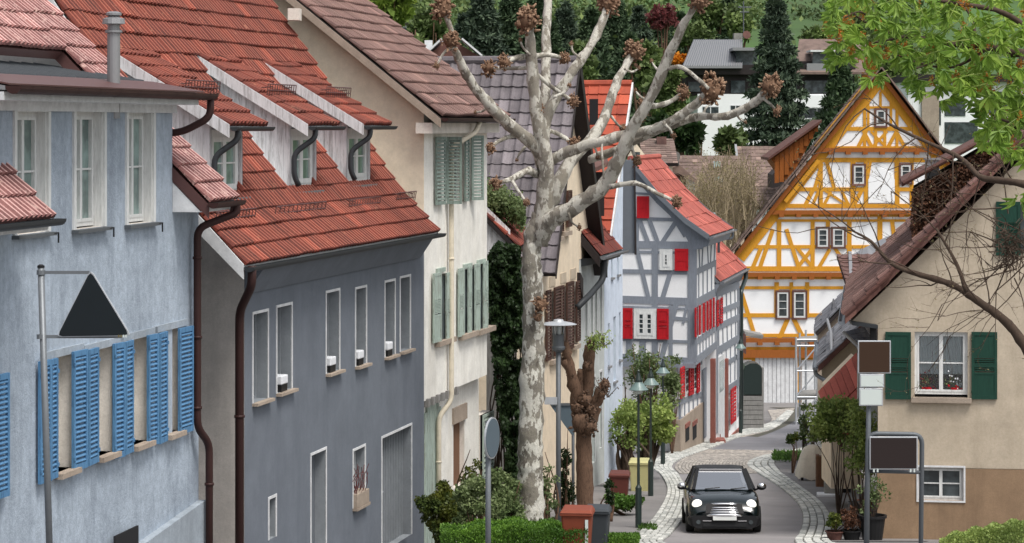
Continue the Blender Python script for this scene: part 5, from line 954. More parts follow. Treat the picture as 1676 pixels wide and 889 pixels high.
for k in range(60): a = ps[k * 7]; b.tube([a, a + Vector((random.gauss(0, .2), random.uniform(-.1, 0), random.gauss(0, .3))), a + Vector((random.gauss(0, .3), random.uniform(-.2, 0), random.gauss(0, .5)))], .008, 4)
b.build('ivy_stems', M['twig'], dmr)
dmr.parent = rh; dmr.location = wbase(dmr) - wbase(rh); dmr.name = 'ivy_covered_dormer'; del dmr['category']
t = thing('tin_vent', 'small grey metal vent on the roof edge above the withered ivy', 'vent', P(1526, 290, 59)); MB().box(Fr(P(1526, CY, 59), (1, 0)), -.14, .14, P(0, 292, 59).z, P(0, 262, 59).z, -.2, .1).build('vent_shaft', M['zinc'], t); MB().box(Fr(P(1526, CY, 59), (1, 0)), -.17, .17, P(0, 262, 59).z, P(0, 259, 59).z, -.24, .14).build('cap', M['zinc'], t)
# ------------------------------------------------------------------ houses right of the lane
vd = Vector(((1372 - CX) / F, 1, 0)).normalized()
# old slate barn
sh1 = thing('slate_shed', 'low shed with a ragged old grey slate roof below the tan house', 'shed', P(1390, 640, 70)); Yb = 70
lo_, hi_ = P(1339, 602, Yb), P(1437, 508, Yb); v = hi_ - lo_; dl = 8.5
rf = slab('roof', sh1, lo_, vd, v, dl, v.length + 2, .1, M['darkwood']); tiles(rf, lo_, vd, v, dl, v.length + 2, .26, .34, M['tslate'], 'flat', maxn=300, jit=.06, stagger=True)
b = MB(); q = lo_ - vd * .05; b.prism([q + Z * .05, q + v * 1.3 + Z * .05, q + v * 1.3 - Z * .12, q - Z * .12], -vd * .05); b.build('red_verge_board', M['twall'], rf)
b = MB(); b.prism([P(1345, 604, Yb + .3), P(1345, 760, Yb + .3), P(1440, 760, Yb + .3), P(1440, 515, Yb + .3)], vd * 8); b.build('wall', M['tan'], sh1)
gutter(sh1, lo_ + Vector((-.08, 0, 0)), lo_ + vd * dl + Vector((-.08, 0, 0)), .08, M['gutsteel']); pipe(sh1, [lo_ + Vector((-.05, .2, 0)), lo_ + Vector((-.05, .2, -.2)), P(1352, 624, Yb), P(1362, 626, Yb), P(1362, 700, Yb)], .06, M['gutsteel'])
pp = P(1358, 530, 74); b = MB(); b.tube([P(1354, 523, 75), P(1360, 545, 73.5), P(1361, 575, 71)], .045, 6); b.build('lightning_cable', M['zinc'], rf)
sh3 = thing('dark_slate_barn', 'taller barn behind the shed with a steep dark slate roof and ridge spike', 'barn', P(1370, 640, 84)); l3, h3 = P(1334, 546, 80), P(1405, 478, 80); v = h3 - l3; rf = slab('roof', sh3, l3, vd, v, 6, v.length + 1.5, .1, M['darkwood']); tiles(rf, l3, vd, v, 6, v.length + 1.5, .26, .34, M['tslate'], 'flat', maxn=200, jit=.07, stagger=True)
b = MB(); b.prism([P(1338, 548, 80.2), P(1338, 720, 80.2), P(1420, 720, 80.2), P(1420, 472, 80.2)], vd * 6); b.build('wall', M['stone'], sh3); b = MB(); q = P(1364, 512, 82); b.lathe(q, [(.12, -.3), (.1, .0), (.02, .45)], 6); b.build('ridge_spike', M['tslate'], sh3)
# pink tile hung lower roof
sh2 = thing('pink_tiled_porch', 'sloping porch roof of large pinkish tiles above the climbing shrub', 'porch', P(1380, 700, 66)); a, c = P(1344, 646, 66), P(1407, 582, 66); v = c - a; tk = Vector((.25, 1, 0.0))
dd = (P(1362, 662, 64.6) - a); rf = MB(); rf.prism([a, c, c + Vector((.3, -1.6, -1.15)), a + Vector((.3, -1.6, -1.15))], -Z * .1); rf = rf.build('roof', M['twall'], sh2)
e_ = Vector((.3, -1.6, -1.15)); nn = v.cross(e_).normalized(); nn = nn if nn.z > 0 else -nn
for k in range(7):
    for j in range(2): q = a + v * (k / 7) + e_ * (j / 2) + nn * (.1 + .02 * (1 - j)); b = MB(); b.prism([q, q + v * .135, q + v * .135 + e_ * .49, q + e_ * .49], nn * .03); b.build('roof_tile', M['tsalmon'], rf)
b = MB(); b.prism([P(1360, 640, 66.2), P(1360, 800, 66.2), P(1410, 800, 66.2), P(1410, 590, 66.2)], Vector((0, 2, 0))); b.build('wall', M['cream2'], sh2)
wn = thing('white_annex', 'narrow white annex wall between the climbing shrub and the tan house', 'annex', P(1420, 760, 60)); b = MB(); b.prism([P(1404, 590, 62), P(1440, 560, 62), P(1440, 770, 62), P(1404, 770, 62)], vd * 2); b.build('wall', M['greenwhite'], wn); q = None
for k in range(7):
    p0, p1, p2, p3 = P(1408, 574, 61.4), P(1380, 543, 62.4), P(1440, 528, 62.4), P(1441, 580, 61.4); f0, f1 = k / 7, (k + .96) / 7
    for j in range(5): g0, g1 = j / 5, (j + .95) / 5; w4 = lambda f, g: p0.lerp(p3, f).lerp(p1.lerp(p2, f), g); b = MB(); b.prism([w4(f0, g0), w4(f1, g0), w4(f1, g1), w4(f0, g1)], Vector((0, .05, -.02 - .02 * random.random()))); b.build('slate', M['tslate'], wn)
b = MB(); b.tube([P(1379, 543, 61.3), P(1404, 566, 61.3), P(1409, 580, 61.3)], .045, 6); b.build('zinc_edge', M['alu'], wn); b = MB(); b.prism([P(1413, 530, 61.2), P(1440, 526, 61.2), P(1440, 560, 61.2), P(1425, 548, 61.2)], Vector((0, .2, 0))); b.build('slate_hanging', M['tslate'], wn)
# house behind with plum pantiles and pale metal roof
pr_ = thing('pantile_house', 'house with a plum pantile roof and pale wall edge behind the tan house', 'house', P(1420, 560, 95)); l4, h4 = P(1404, 505, 92), P(1404, 432, 98); a, c, d, e = P(1399, 512, 92), P(1500, 505, 92), P(1500, 432, 97), P(1396, 434, 97)
u4 = (c - a).normalized(); v4 = (e - a); rf = slab('roof', pr_, a, Vector((1, 0, 0)), Vector((0, 5, 1.75)), 3, 5.4, .1, M['darkwood']); tiles(rf, a, Vector((1, 0, 0)), Vector((0, 5, 1.75)), 3, 5.4, .36, .42, M['tbrown'], 'pan', maxn=150)
b = MB(); b.prism([P(1392, 520, 91.9), P(1398, 520, 91.9), P(1394, 412, 97), P(1389, 412, 97)], Vector((0, .3, 0))); b.build('verge_strip', M['zinc'], rf); b = MB(); b.prism([P(1386, 520, 92.1), P(1393, 520, 92.1), P(1391, 435, 96.7), P(1386, 445, 96)], Vector((0, .5, 0))); b.build('verge_board', M['twall'], rf); MB().box(Fr(P(1398, CY, 92.3), (1, 0), (0, -1)), 0, 3, GY(92), a.z, -5, 0).build('wall', M['tan'], pr_)
pm = thing('pale_metal_roof', 'pale grey curved metal roof between the ochre house and the tan house', 'roof', P(1440, 430, 104)); b = MB(); prev = None; 
top = [(1392, 418), (1420, 403), (1450, 388), (1480, 378), (1500, 372), (1560, 372)]; bot = [(1392, 434), (1420, 434), (1450, 434), (1480, 434), (1500, 434), (1560, 434)]
for i in range(5): b.prism([P(*bot[i], 101), P(*bot[i + 1], 101), P(*top[i + 1], 105), P(*top[i], 105)], Z * -.1)
b.build('metal_sheet', M['zinc'], pm)

# ------------------------------------------------------------------ mid distance houses
def gable(name, label, fx0, fx1, ey, Y, ridge_y, depth, wall, tile, face='front', ch=.36, tw=.3, maxn=150, kind='flat', base=None):
    # ridge left-right; the slope faces the camera
    a, c = P(fx0, ey, Y), P(fx1, ey, Y); t = thing(name, label, 'house', Vector(((a.x + c.x) / 2, Y, GY(Y)))); hgt = (P(0, ridge_y, Y + depth / 2)).z - a.z
    b = MB(); b.prism([Vector((a.x + .3, Y + .3, GY(Y) - 3)), Vector((a.x + .3, Y + .3, a.z)), Vector((a.x + .3, Y + depth / 2, a.z + hgt - .1)), Vector((a.x + .3, Y + depth - .3, a.z)), Vector((a.x + .3, Y + depth - .3, GY(Y) - 3))], Vector((c.x - a.x - .6, 0, 0))); b.build('wall', M[wall], t)
    v = Vector((0, depth / 2, hgt)); rf = slab('roof', t, a, Vector((1, 0, 0)), v, c.x - a.x, v.length, .15, M['darkwood']); tiles(rf, a, Vector((1, 0, 0)), v, c.x - a.x, v.length, tw, ch, M[tile], kind, maxn=maxn)
    b = MB(); q = a + v; q2 = c + v; b.prism([q, q2, q2 + Vector((0, depth / 2, -hgt)), q + Vector((0, depth / 2, -hgt))], -Z * .15); b.build('rear_slope', M[tile], rf)
    return t, rf, a, c, v
t, rf, a, c, v = gable('brown_roof_house', 'house with faded brown tiles, three skylights and a satellite dish behind the timbered gable', 1100, 1235, 345, 150, 256, 10, 'tan', 'told')
for k in range(3): q = a + v * (.86 - .27 * k) + Vector((P(1172 - k * 1.5, 0, 152).x - a.x, 0, 0)); n = Vector((1, 0, 0)).cross(v).normalized(); e1 = v.normalized(); b = MB(); b.prism([q + n * .1, q + Vector((.45, 0, 0)) + n * .1, q + Vector((.45, 0, 0)) - e1 * .72 + n * .1, q - e1 * .72 + n * .1], n * .08); s_ = b.build('skylight', M['zinc'], rf); b = MB(); b.prism([q + n * .19 + Vector((.05, 0, 0)) - e1 * .05, q + Vector((.4, 0, 0)) + n * .19 - e1 * .05, q + Vector((.4, 0, 0)) - e1 * .67 + n * .19, q + Vector((.05, 0, 0)) - e1 * .67 + n * .19], n * .01); b.build('pane', M['glassg'], s_)
b = MB(); b.prism([P(1098, 310, 149), P(1098, 280, 149), P(1118, 290, 149), P(1135, 305, 149), P(1135, 312, 149)], Vector((0, 3, 0))); g_ = b.build('dormer', M['redbud'] if False else M['redshut'] if False else M['twall'], t); MB().box(Fr(P(1123, CY, 148.9), (1, 0), (0, -1)), 0, .5, P(0, 311, 149).z, P(0, 294, 149).z, 0, .06).build('dormer_window', M['whitetrim'], g_)
b = MB(); b.prism([P(1092, 278, 148.4), P(1112, 270, 148.4), P(1142, 296, 148.4), P(1140, 300, 148.4), P(1110, 284, 148.4)], Vector((0, 4, 0))); b.build('dormer_roof', M['told'], g_)
sd = thing('satellite_dish', 'grey satellite dish on the brown roof next to the red gable', 'satellite dish', P(1107, 262, 148)); b = MB(); q = P(1108, 258, 148); b.lathe(q, [(.02, 0), (.2, .03), (.32, .12), (.33, .14)], 14, axis=(-.6, -.7, .2)); b.build('dish', M['zinc'], sd); b = MB(); b.tube([q, P(1111, 270, 148.4)], .04, 6); b.build('mast', M['steel'], sd)
t, rf, a, c, v = gable('brown_gable_house', 'small house with brown striped roof and pale gable just left of the skylights', 1052, 1110, 268, 144, 228, 8, 'cream2', 'told')
b = MB(); b.prism([P(1030, 300, 143.5), P(1030, 256, 143.5), P(1042, 236, 143.5), P(1062, 262, 143.5), P(1062, 300, 143.5)], Vector((0, 2, 0))); b.build('gable_wall', M['cream2'], t); MB().box(Fr(P(1037, CY, 143.4), (1, 0), (0, -1)), 0, .36, P(0, 258, 143).z, P(0, 249, 143).z, 0, .05).build('window', M['glass'], t); MB().box(Fr(P(1075, CY, 147), (1, 0), (0, -1)), 0, .55, P(0, 245, 147).z, P(0, 224, 147).z, -.5, .05).build('chimney', M['tbrown'], rf)
t, rf, a, c, v = gable('dark_brown_roof_house', 'house with a dark brown tiled roof and white wall left of the ochre gable', 1217, 1330, 340, 165, 241, 10, 'white', 'told'); MB().box(Fr(P(1221, CY, 165), (1, 0), (0, -1)), 0, .12, a.z, a.z + .1, 0, .1).build('eave_end', M['whitetrim'], t)
b = MB(); b.prism([a, a + v, a + v + Z * .2, a + Z * .2], Vector((-.15, 0, 0))); b.build('verge_trim', M['zinc'], rf); b = MB(); b.prism([P(1264, 286, 163), P(1300, 252, 163), P(1304, 300, 163), P(1264, 308, 163)], Vector((0, 3, 0))); b.build('side_dormer', M['darkwood'], rf)
# white modern building
Y = 228; wf = Fr(P(1120, CY, Y), (1, 0), (0, -1)); wb = thing('white_apartment_building', 'white modern terraced building with dark upper floor and grey metal roof on the hillside', 'building', P(1260, 240, Y)); q_ = lambda x, y: wf.hit(x, y)
def wbx(nm, x0, y0, x1, y1, o0, o1, m, par=None): r = (q_(x0, y0)[0], q_(x1, y0)[0], q_(x0, y1)[1], q_(x0, y0)[1]); return MB().box(wf, *r, o0, o1).build(nm, M[m], par or wb)
w1 = wbx('lower_wall', 1142, 154, 1380, 300, -10, 0, 'white'); wbx('upper_wall', 1124, 100, 1400, 156, -10, -.6, 'darkwood'); wbx('balcony_parapet', 1275, 156, 1400, 176, 0, .9, 'white'); wbx('balcony_parapet', 1290, 194, 1352, 212, 0, 1.2, 'white'); wbx('eaves_band', 1122, 106, 1400, 122, -.5, .1, 'darkwood')
for x0, y0, x1, y1 in [(1127, 134, 1146, 150), (1197, 132, 1220, 152), (1285, 132, 1305, 152), (1318, 132, 1360, 152), (1150, 174, 1176, 188), (1196, 172, 1212, 182), (1284, 176, 1322, 193), (1322, 176, 1352, 193), (1370, 132, 1396, 152)]:
    wn_ = wbx('window', x0, y0, x1, y1, -.3, .03 if y0 > 160 else -.55, 'glass'); r = (q_(x0, y0)[0], q_(x1, y0)[0], q_(x0, y1)[1], q_(x0, y0)[1]); b = MB(); o = .03 if y0 > 160 else -.55; m = (r[0] + r[1]) / 2; b.box(wf, m - .04, m + .04, r[2], r[3], o, o + .03); b.box(wf, r[0], r[1], r[3] - .08, r[3], o, o + .04); b.build('frame', M['whitetrim'], wn_)
a, c, d, e = P(1118, 108, Y - .6), P(1215, 108, Y - .6), P(1205, 68, Y + 6), P(1136, 65, Y + 6); b = MB(); b.prism([a, c, P(1215, 65, Y + 6), e], -Z * .2); mr = b.build('metal_roof', M['zinc'], wb)
for k in range(26): f = k / 25; b = MB(); p0 = a.lerp(c, f); p1 = e.lerp(P(1215, 65, Y + 6), f); b.bar(p0 + Z * .02, p1 + Z * .02, .05, .08); b.build('standing_seam', M['steel'], mr)
b = MB(); b.prism([P(1300, 118, Y - .6), P(1420, 118, Y - .6), P(1420, 64, Y + 6), P(1308, 64, Y + 6)], -Z * .2); b.build('tiled_roof', M['told'], wb)
wbx('roof_terrace', 1205, 82, 1240, 108, -3, -.2, 'glass'); wbx('terrace_roof', 1199, 78, 1236, 83, -4, .2, 'zinc'); wbx('roof_terrace', 1330, 84, 1362, 104, -3, .0, 'glass'); wbx('terrace_parapet', 1320, 104, 1382, 116, -2, .3, 'zinc'); wbx('terrace_frame', 1326, 82, 1366, 85, -3, .2, 'whitetrim')
cy = wbx('chimney', 1212, 50, 1226, 66, -8, -6.5, 'concrete'); b = MB(); q = P(1219, 66, Y + 6.5); b.tube([P(1217, 62, Y + 6), P(1217, 2, Y + 6)], .06, 5); b.tube([P(1208, 12, Y + 6), P(1230, 12, Y + 6)], .05, 4); b.tube([P(1211, 20, Y + 6), P(1226, 20, Y + 6)], .05, 4); b.build('antenna', M['darksteel'], wb); b = MB(); b.lathe(P(1221, 58, Y + 5.5), [(.05, 0), (.3, .06), (.38, .25)], 12, axis=(.2, -1, .2)); b.build('satellite_dish', M['twall'], wb)
# right hand hillside building behind the chestnut
wc = thing('white_block', 'white house with dark windows half hidden behind the chestnut branches', 'building', P(1560, 240, 215)); wf = Fr(P(1440, CY, 215), (1, 0), (0, -1))
def wbx(nm, x0, y0, x1, y1, o0, o1, m, par=None): r = (q_(x0, y0)[0], q_(x1, y0)[0], q_(x0, y1)[1], q_(x0, y0)[1]); return MB().box(wf, *r, o0, o1).build(nm, M[m], par or wc)
wbx('wall', 1486, 132, 1700, 300, -8, 0, 'white'); 
for x0, y0, x1, y1 in [(1508, 165, 1540, 205), (1546, 165, 1580, 190), (1546, 200, 1600, 235), (1610, 150, 1650, 185), (1610, 200, 1660, 235), (1500, 220, 1536, 245)]: wbx('window', x0, y0, x1, y1, -.2, .05, 'glass')
wbx('roof', 1480, 122, 1700, 134, -9, .6, 'darkwood'); wbx('rubble_wall', 1508, 150, 1536, 260, 0, .3, 'stone')
# far house roofs upper middle
fh = thing('far_red_gable', 'small distant house with reddish gable and white chimney above the dark roof', 'house', P(735, 100, 150)); b = MB(); b.prism([P(700, 92, 150), P(733, 62, 150), P(785, 92, 150), P(785, 130, 150), P(700, 130, 150)], Vector((0, 6, 0))); b.build('wall', M['twall'], fh)
b = MB(); b.prism([P(694, 92, 149), P(722, 66, 149), P(722, 62, 149), P(692, 90, 149)], Vector((0, 8, 0))); b.prism([P(755, 64, 149), P(788, 92, 149), P(790, 90, 149), P(757, 62, 149)], Vector((0, 8, 0))); b.build('roof_edge', M['whitetrim'], fh); MB().box(Fr(P(695, CY, 152), (1, 0), (0, -1)), 0, .45, P(0, 95, 152).z, P(0, 66, 152).z, -.5, 0).build('chimney', M['whitetrim'], fh)
f2 = thing('hillside_house', 'tiny white house under trees high on the hillside left of the plane tree', 'house', P(670, 52, 300)); w2 = Fr(P(650, CY, 300), (1, 0), (0, -1)); MB().box(w2, 0, 3.2, P(0, 60, 300).z - 2, P(0, 40, 300).z, -5, 0).build('wall', M['white'], f2); MB().box(w2, -.3, 3.4, P(0, 41, 300).z, P(0, 38, 300).z, -5, .3).build('roof', M['darkwood'], f2); MB().box(w2, .4, 2.6, P(0, 54, 300).z, P(0, 45, 300).z, -.1, .04).build('window', M['glass'], f2)
# ------------------------------------------------------------------ trees and plants
def knob(b1, b2, c, r, n=26, seed=0):
    rs = random.Random(seed); c = Vector(c)
    b1.ball(c, r * .62, 2, .6, seed); n = int(n * 2.6)
    for k in range(n):
        d = Vector((rs.gauss(0, 1), rs.gauss(0, 1), rs.gauss(.25, 1))).normalized(); q = c + Vector((d.x * (.85 + .3 * noise.noise(d * 2 + Vector((seed, 0, 0)))), d.y * .9, d.z * 1.1)) * r * rs.uniform(.4, .95); b1.ball(q, r * rs.uniform(.07, .17), 1, .7, seed + k)
        e = d + Vector((rs.gauss(0, .5), rs.gauss(0, .5), rs.gauss(.2, .5))); b2.tube([q, q + e * r * .10, q + e * r * .15], [r * .08, r * .07, r * .05], 5)
PT = thing('plane_tree', 'tall pollarded plane tree with mottled pale bark and brown knobs at its branch ends', 'tree', (P(868, 889, 50).x, 50, GY(50)))
Yt = 50.0
def limb(pts, w0, w1, dy=0, name='branch', nseg=5, mat='planebark', par=PT, n=14, rough=.36, kn=None, Yb=None, sway=.0):
    Y0 = Yb or Yt; m = len(pts); w0, w1 = (w0 * .78, w1 * .66) if par is PT else (w0, w1); q = [P(x, y, Y0 + dy * (i / (m - 1))) for i, (x, y) in enumerate(pts)]; c = curve(q, nseg); k = len(c)
    rad = [((w0 + (w1 - w0) * i / (k - 1)) / 2) * c[i].y / F * (1 + .03 * math.sin(i * 1.9 + pts[0][0])) for i in range(k)]
    b = MB(); b.tube(c, rad, n, rough=rough, seed=pts[0][0] * .1); o = b.build(name, M[mat], par, smooth=True)
    if kn:
        b1, b2 = MB(), MB(); knob(b1, b2, c[-1], kn * c[-1].y / F, int(18 + kn), int(pts[-1][0])); ko = b1.build('knob', M['knob'], par, smooth=True); b2.build('knob_twigs', M['knobtip'], ko, kind='stuff')
    return o
gyp = proj(Vector((P(868, 889, 50).x, 50, GY(50) - .4)))[1]
limb([(866, gyp), (868, 860), (869, 780), (868, 700), (872, 600), (874, 520), (870, 450), (872, 395), (884, 350)], 62, 42, 0, 'trunk', 8, n=20, rough=.25)
limb([(880, 400), (892, 330), (893, 270), (882, 205), (872, 130), (868, 70), (864, 35)], 42, 20, -.6, kn=26, n=14)
limb([(890, 240), (893, 180), (893, 110), (895, 40), (898, -40)], 26, 19, 1.2)
limb([(890, 275), (872, 235), (825, 197), (795, 165), (768, 130), (750, 95), (738, 66)], 30, 17, -1.6, kn=19)
limb([(742, 60), (735, 40), (724, 14)], 13, 11, 0, kn=22, Yb=48.4); limb([(742, 78), (728, 85), (714, 108)], 8, 5, -.1, kn=8, Yb=48.4)
limb([(888, 236), (850, 222), (818, 230), (803, 243)], 12, 8, -.8, kn=11); limb([(880, 285), (862, 280), (838, 293), (812, 300)], 20, 10, -.9, kn=13); limb([(838, 296), (850, 315), (862, 332)], 8, 6, -.3, kn=8, Yb=49.2)
limb([(884, 350), (905, 325), (930, 270), (970, 225), (992, 185), (1012, 130), (1038, 85)], 32, 18, 1.8, kn=22)
limb([(885, 235), (898, 185), (930, 128), (960, 85), (985, 40), (996, 5)], 26, 18, .8, kn=24)
limb([(882, 392), (902, 362), (945, 335), (990, 302), (1012, 260), (1038, 205), (1070, 150), (1098, 85), (1122, 35), (1145, 0)], 40, 17, -2.4, n=14, kn=22)
limb([(893, 268), (925, 250), (960, 238), (1020, 222), (1080, 208), (1130, 178), (1165, 148)], 24, 22, -1.5, n=12, kn=27)
limb([(965, 262), (1010, 245), (1080, 212), (1140, 192), (1190, 190), (1235, 168), (1262, 142)], 17, 20, -2.0, kn=22); limb([(1248, 160), (1262, 172), (1272, 182)], 7, 5, 0, kn=10, Yb=48.1)
limb([(998, 306), (1040, 300), (1075, 316), (1108, 331)], 12, 8, -.6, kn=12, Yb=49); limb([(1092, 112), (1115, 110), (1140, 128), (1160, 145)], 10, 9, .1, Yb=48.2)
limb([(875, 92), (845, 95), (825, 102)], 13, 12, -.5, kn=14, Yb=49.7); limb([(878, 110), (840, 112), (800, 112)], 9, 8, .3, kn=16, Yb=49.7); limb([(872, 92), (900, 90), (924, 96)], 12, 9, .2, kn=12, Yb=49.7)
limb([(872, 116), (900, 140), (938, 166)], 9, 9, .4, kn=13, Yb=49.6); limb([(893, 212), (915, 220), (940, 236)], 10, 9, -.4, kn=13, Yb=50.2); limb([(1062, 174), (1090, 170), (1118, 152)], 13, 11, .3, kn=14, Yb=48.6)
limb([(1084, 200), (1096, 212), (1102, 222)], 8, 6, 0, kn=7, Yb=48.8); limb([(1030, 228), (1035, 245), (1042, 264)], 8, 8, .2, kn=11, Yb=49.2); limb([(1000, 190), (1012, 205), (1020, 210)], 6, 5, .2, kn=9, Yb=51.3); limb([(990, 300), (985, 240), (998, 225)], 5, 5, .2, Yb=49.2)
for pts, kn_ in (([(905, 160), (925, 150), (932, 140)], 5), ([(950, 95), (938, 85), (935, 72)], 5), ([(1022, 112), (1034, 118), (1046, 112)], 4), ([(965, 232), (975, 245), (978, 258)], 5), ([(1060, 165), (1048, 158), (1040, 148)], 4), ([(1150, 190), (1156, 176), (1164, 170)], 4), ([(1205, 180), (1210, 194), (1220, 200)], 4), ([(800, 172), (790, 182), (778, 184)], 4), ([(868, 90), (856, 78), (852, 66)], 5), ([(930, 348), (936, 364), (948, 372)], 6), ([(1085, 120), (1074, 112), (1066, 100)], 4), ([(860, 240), (850, 252), (846, 262)], 4)): limb(pts, 6, 4, .1, 'side_twig', 4, kn=kn_, Yb=49.4)
for x, y, s in ((884, 500, 17), (884, 178, 9), (880, 520, 10), (1050, 168, 9), (800, 165, 7)): b1, b2 = MB(), MB(); knob(b1, b2, P(x, y, 49.65), s * Yt / F, 20, x); ko = b1.build('knob', M['knob'], PT, smooth=True); b2.build('knob_twigs', M['knobtip'], ko)
# pollard stump
PS = thing('pollarded_stump', 'stubby brown pollarded tree with thick knobbly arms behind the bins', 'tree', (P(957, 845, 57).x, 57, GY(57))); gy2 = proj(Vector((0.5, 57, GY(57) - .2)))[1]
limb([(958, gy2), (957, 800), (956, 740), (955, 690)], 29, 25, 0, 'trunk', 6, 'bark', PS, 14, .12, Yb=57)
for pts, a, c in (([(950, 705), (944, 660), (938, 630), (930, 590), (924, 560)], 24, 14), ([(956, 705), (958, 660), (962, 610), (965, 565)], 26, 18), ([(962, 700), (972, 665), (984, 640), (990, 628)], 22, 17), ([(960, 705), (970, 690), (980, 668)], 18, 9), ([(952, 660), (948, 630), (950, 605)], 13, 9), ([(946, 640), (936, 615), (922, 590)], 12, 10)): limb(pts, a, c, random.uniform(-.5, .4), 'arm', 5, 'bark', PS, 11, .55, Yb=57)
b1, b2 = MB(), MB()
for x, y, s in ((926, 565, 9), (921, 590, 8), (932, 605, 7), (966, 562, 9), (990, 628, 12), (985, 645, 10), (950, 700, 15), (966, 702, 12), (942, 688, 9), (950, 690, 24), (964, 698, 20), (957, 655, 17), (944, 668, 14), (968, 672, 14), (962, 600, 13), (935, 612, 11)): knob(b1, b2, P(x, y, 56.8), s * 57 / F, 12, x)
ko = b1.build('knobbly_growth', M['bark'], PS, smooth=True, kind='stuff'); b2.build('knob_twigs', M['twig'], ko, kind='stuff')
def shoots(par, pts, Y, spread, n, L, mat, tw='twig', size=.07, lv=14, up=.6):
    b = MB(); lp = []
    for x, y in pts:
        for _ in range(n):
            a = P(x + random.gauss(0, spread), y + random.gauss(0, spread * .4), Y + random.gauss(0, .2)); d = Vector((random.gauss(0, .5), random.gauss(0, .4), up + random.random() * .5)).normalized(); c = [a, a + d * L * .5 + Vector((random.gauss(0, .03), 0, 0)), a + d * L]; b.tube(c, [.012, .009, .004], 4)
            for k in range(lv): t = random.uniform(.2, 1); lp.append(tuple(a + d * L * t + Vector((random.gauss(0, .05),) * 3)))
    b.build('twigs', M[tw], par); V, Fs = leaves(np.array(lp), size, .5); npmesh('leaves', V, Fs, M[mat], par)
shoots(PS, [(972, 570), (985, 566)], 56.7, 5, 10, .3, 'young', size=.07, lv=22, up=.5); shoots(PS, [(985, 640), (996, 650)], 56.7, 3, 4, .35, 'dry', size=.05, lv=4)
# generic leafy crown
def crown(par, c, r, n, size, mat, name='crown', clumps=30, asp=.6, fill=.5, base_flat=False, kind=None):
    c = np.array(c); r = np.array(r); d = rng.normal(size=(clumps, 3)); d /= np.linalg.norm(d, axis=1)[:, None]; cc = c + d * r * (rng.uniform(fill, 1, clumps)[:, None]); s = np.mean(r) * rng.uniform(.18, .38, clumps)
    k = rng.integers(0, clumps, n); e = rng.normal(size=(n, 3)); e /= np.linalg.norm(e, axis=1)[:, None]; p = cc[k] + e * (s[k] * rng.uniform(.3, 1, n) ** .5)[:, None]
    if base_flat: p[:, 2] = np.maximum(p[:, 2], c[2] - r[2] * .98)
    V, Fs = leaves(p, size, asp); return npmesh(name, V, Fs, M[mat], par, kind=kind)
def stems(par, base, tips, r0, mat='bark', name='trunk', n=6, wob=.15):
    b = MB()
    for t in tips: a, t = Vector(base), Vector(t); m = a.lerp(t, .5) + Vector((random.gauss(0, wob), random.gauss(0, wob), 0)); c = curve([a, m, t], 5); b.tube(c, [r0 * (1 - .85 * i / (len(c) - 1)) for i in range(len(c))], n, rough=.3)
    return b.build(name, M[mat], par, smooth=True)
def bush(name, label, x, y, Y, rw, rh, n, size, mat, cat='shrub', clumps=30, ntips=7, gb=None, trunk_r=.04, ry=None, fill=.3, asp=.6, tmat='bark', group=None):
    c = P(x, y, Y); g_ = Vector((c.x, Y, GY(Y))) if gb is None else P(gb[0], gb[1], Y); t = thing(name, label, cat, g_, group); px = Y / F; r = (rw * px, (ry or rw * px * .8), rh * px)
    crown(t, c, r, n, size, mat, clumps=clumps, fill=fill, asp=asp); tips = [c + Vector((random.gauss(0, .45) * r[0], random.gauss(0, .45) * r[1], random.gauss(.1, .45) * r[2])) for _ in range(ntips)]; stems(t, g_, tips, trunk_r, tmat); return t
# ivy between the houses
iv = thing('ivy_curtain', 'dark ivy hanging down the gap between the cream house and the plane tree', 'ivy', P(828, 850, 59)); ps = []
poly = [(800, 420), (812, 395), (850, 400), (862, 560), (850, 760), (845, 850), (822, 850), (826, 780), (830, 740), (812, 640), (806, 560), (798, 480)]
while len(ps) < 16000:
    x, y = random.uniform(795, 865), random.uniform(390, 860)
    if inpoly(x, y, poly) and noise.noise(Vector((x * .05, y * .03, 0))) > -.42: ps.append(tuple(P(x, y, 59.6 + .5 * noise.noise(Vector((x * .06, y * .06, 3))) - random.random() ** 2 * .4)))
V, Fs = leaves(np.array(ps), .085, .85, droop=(0, -.4, -.8)); npmesh('ivy_leaves', V, Fs, M['ivy'], iv, kind='stuff')
b = MB(); 
for k in range(22): x = random.uniform(806, 850); b.tube(curve([P(x + random.gauss(0, 6), 820 - j * 80, 59.8 + random.gauss(0, .1)) for j in range(6)], 3), .018, 5)
b.build('stems', M['twig'], iv)
ir = thing('ivy_mound', 'green ivy mound growing over the top of the red lean-to roof', 'ivy', P(825, 350, 61)); ps = [tuple(P(x, 318 + (x - 795) * .55 + random.gauss(0, 11), 61.5 + random.gauss(0, .3))) for x in np.random.default_rng(2).uniform(793, 858, 5200)]; V, Fs = leaves(np.array(ps), .08, .8); npmesh('ivy_leaves', V, Fs, M['shrub'], ir, kind='stuff')
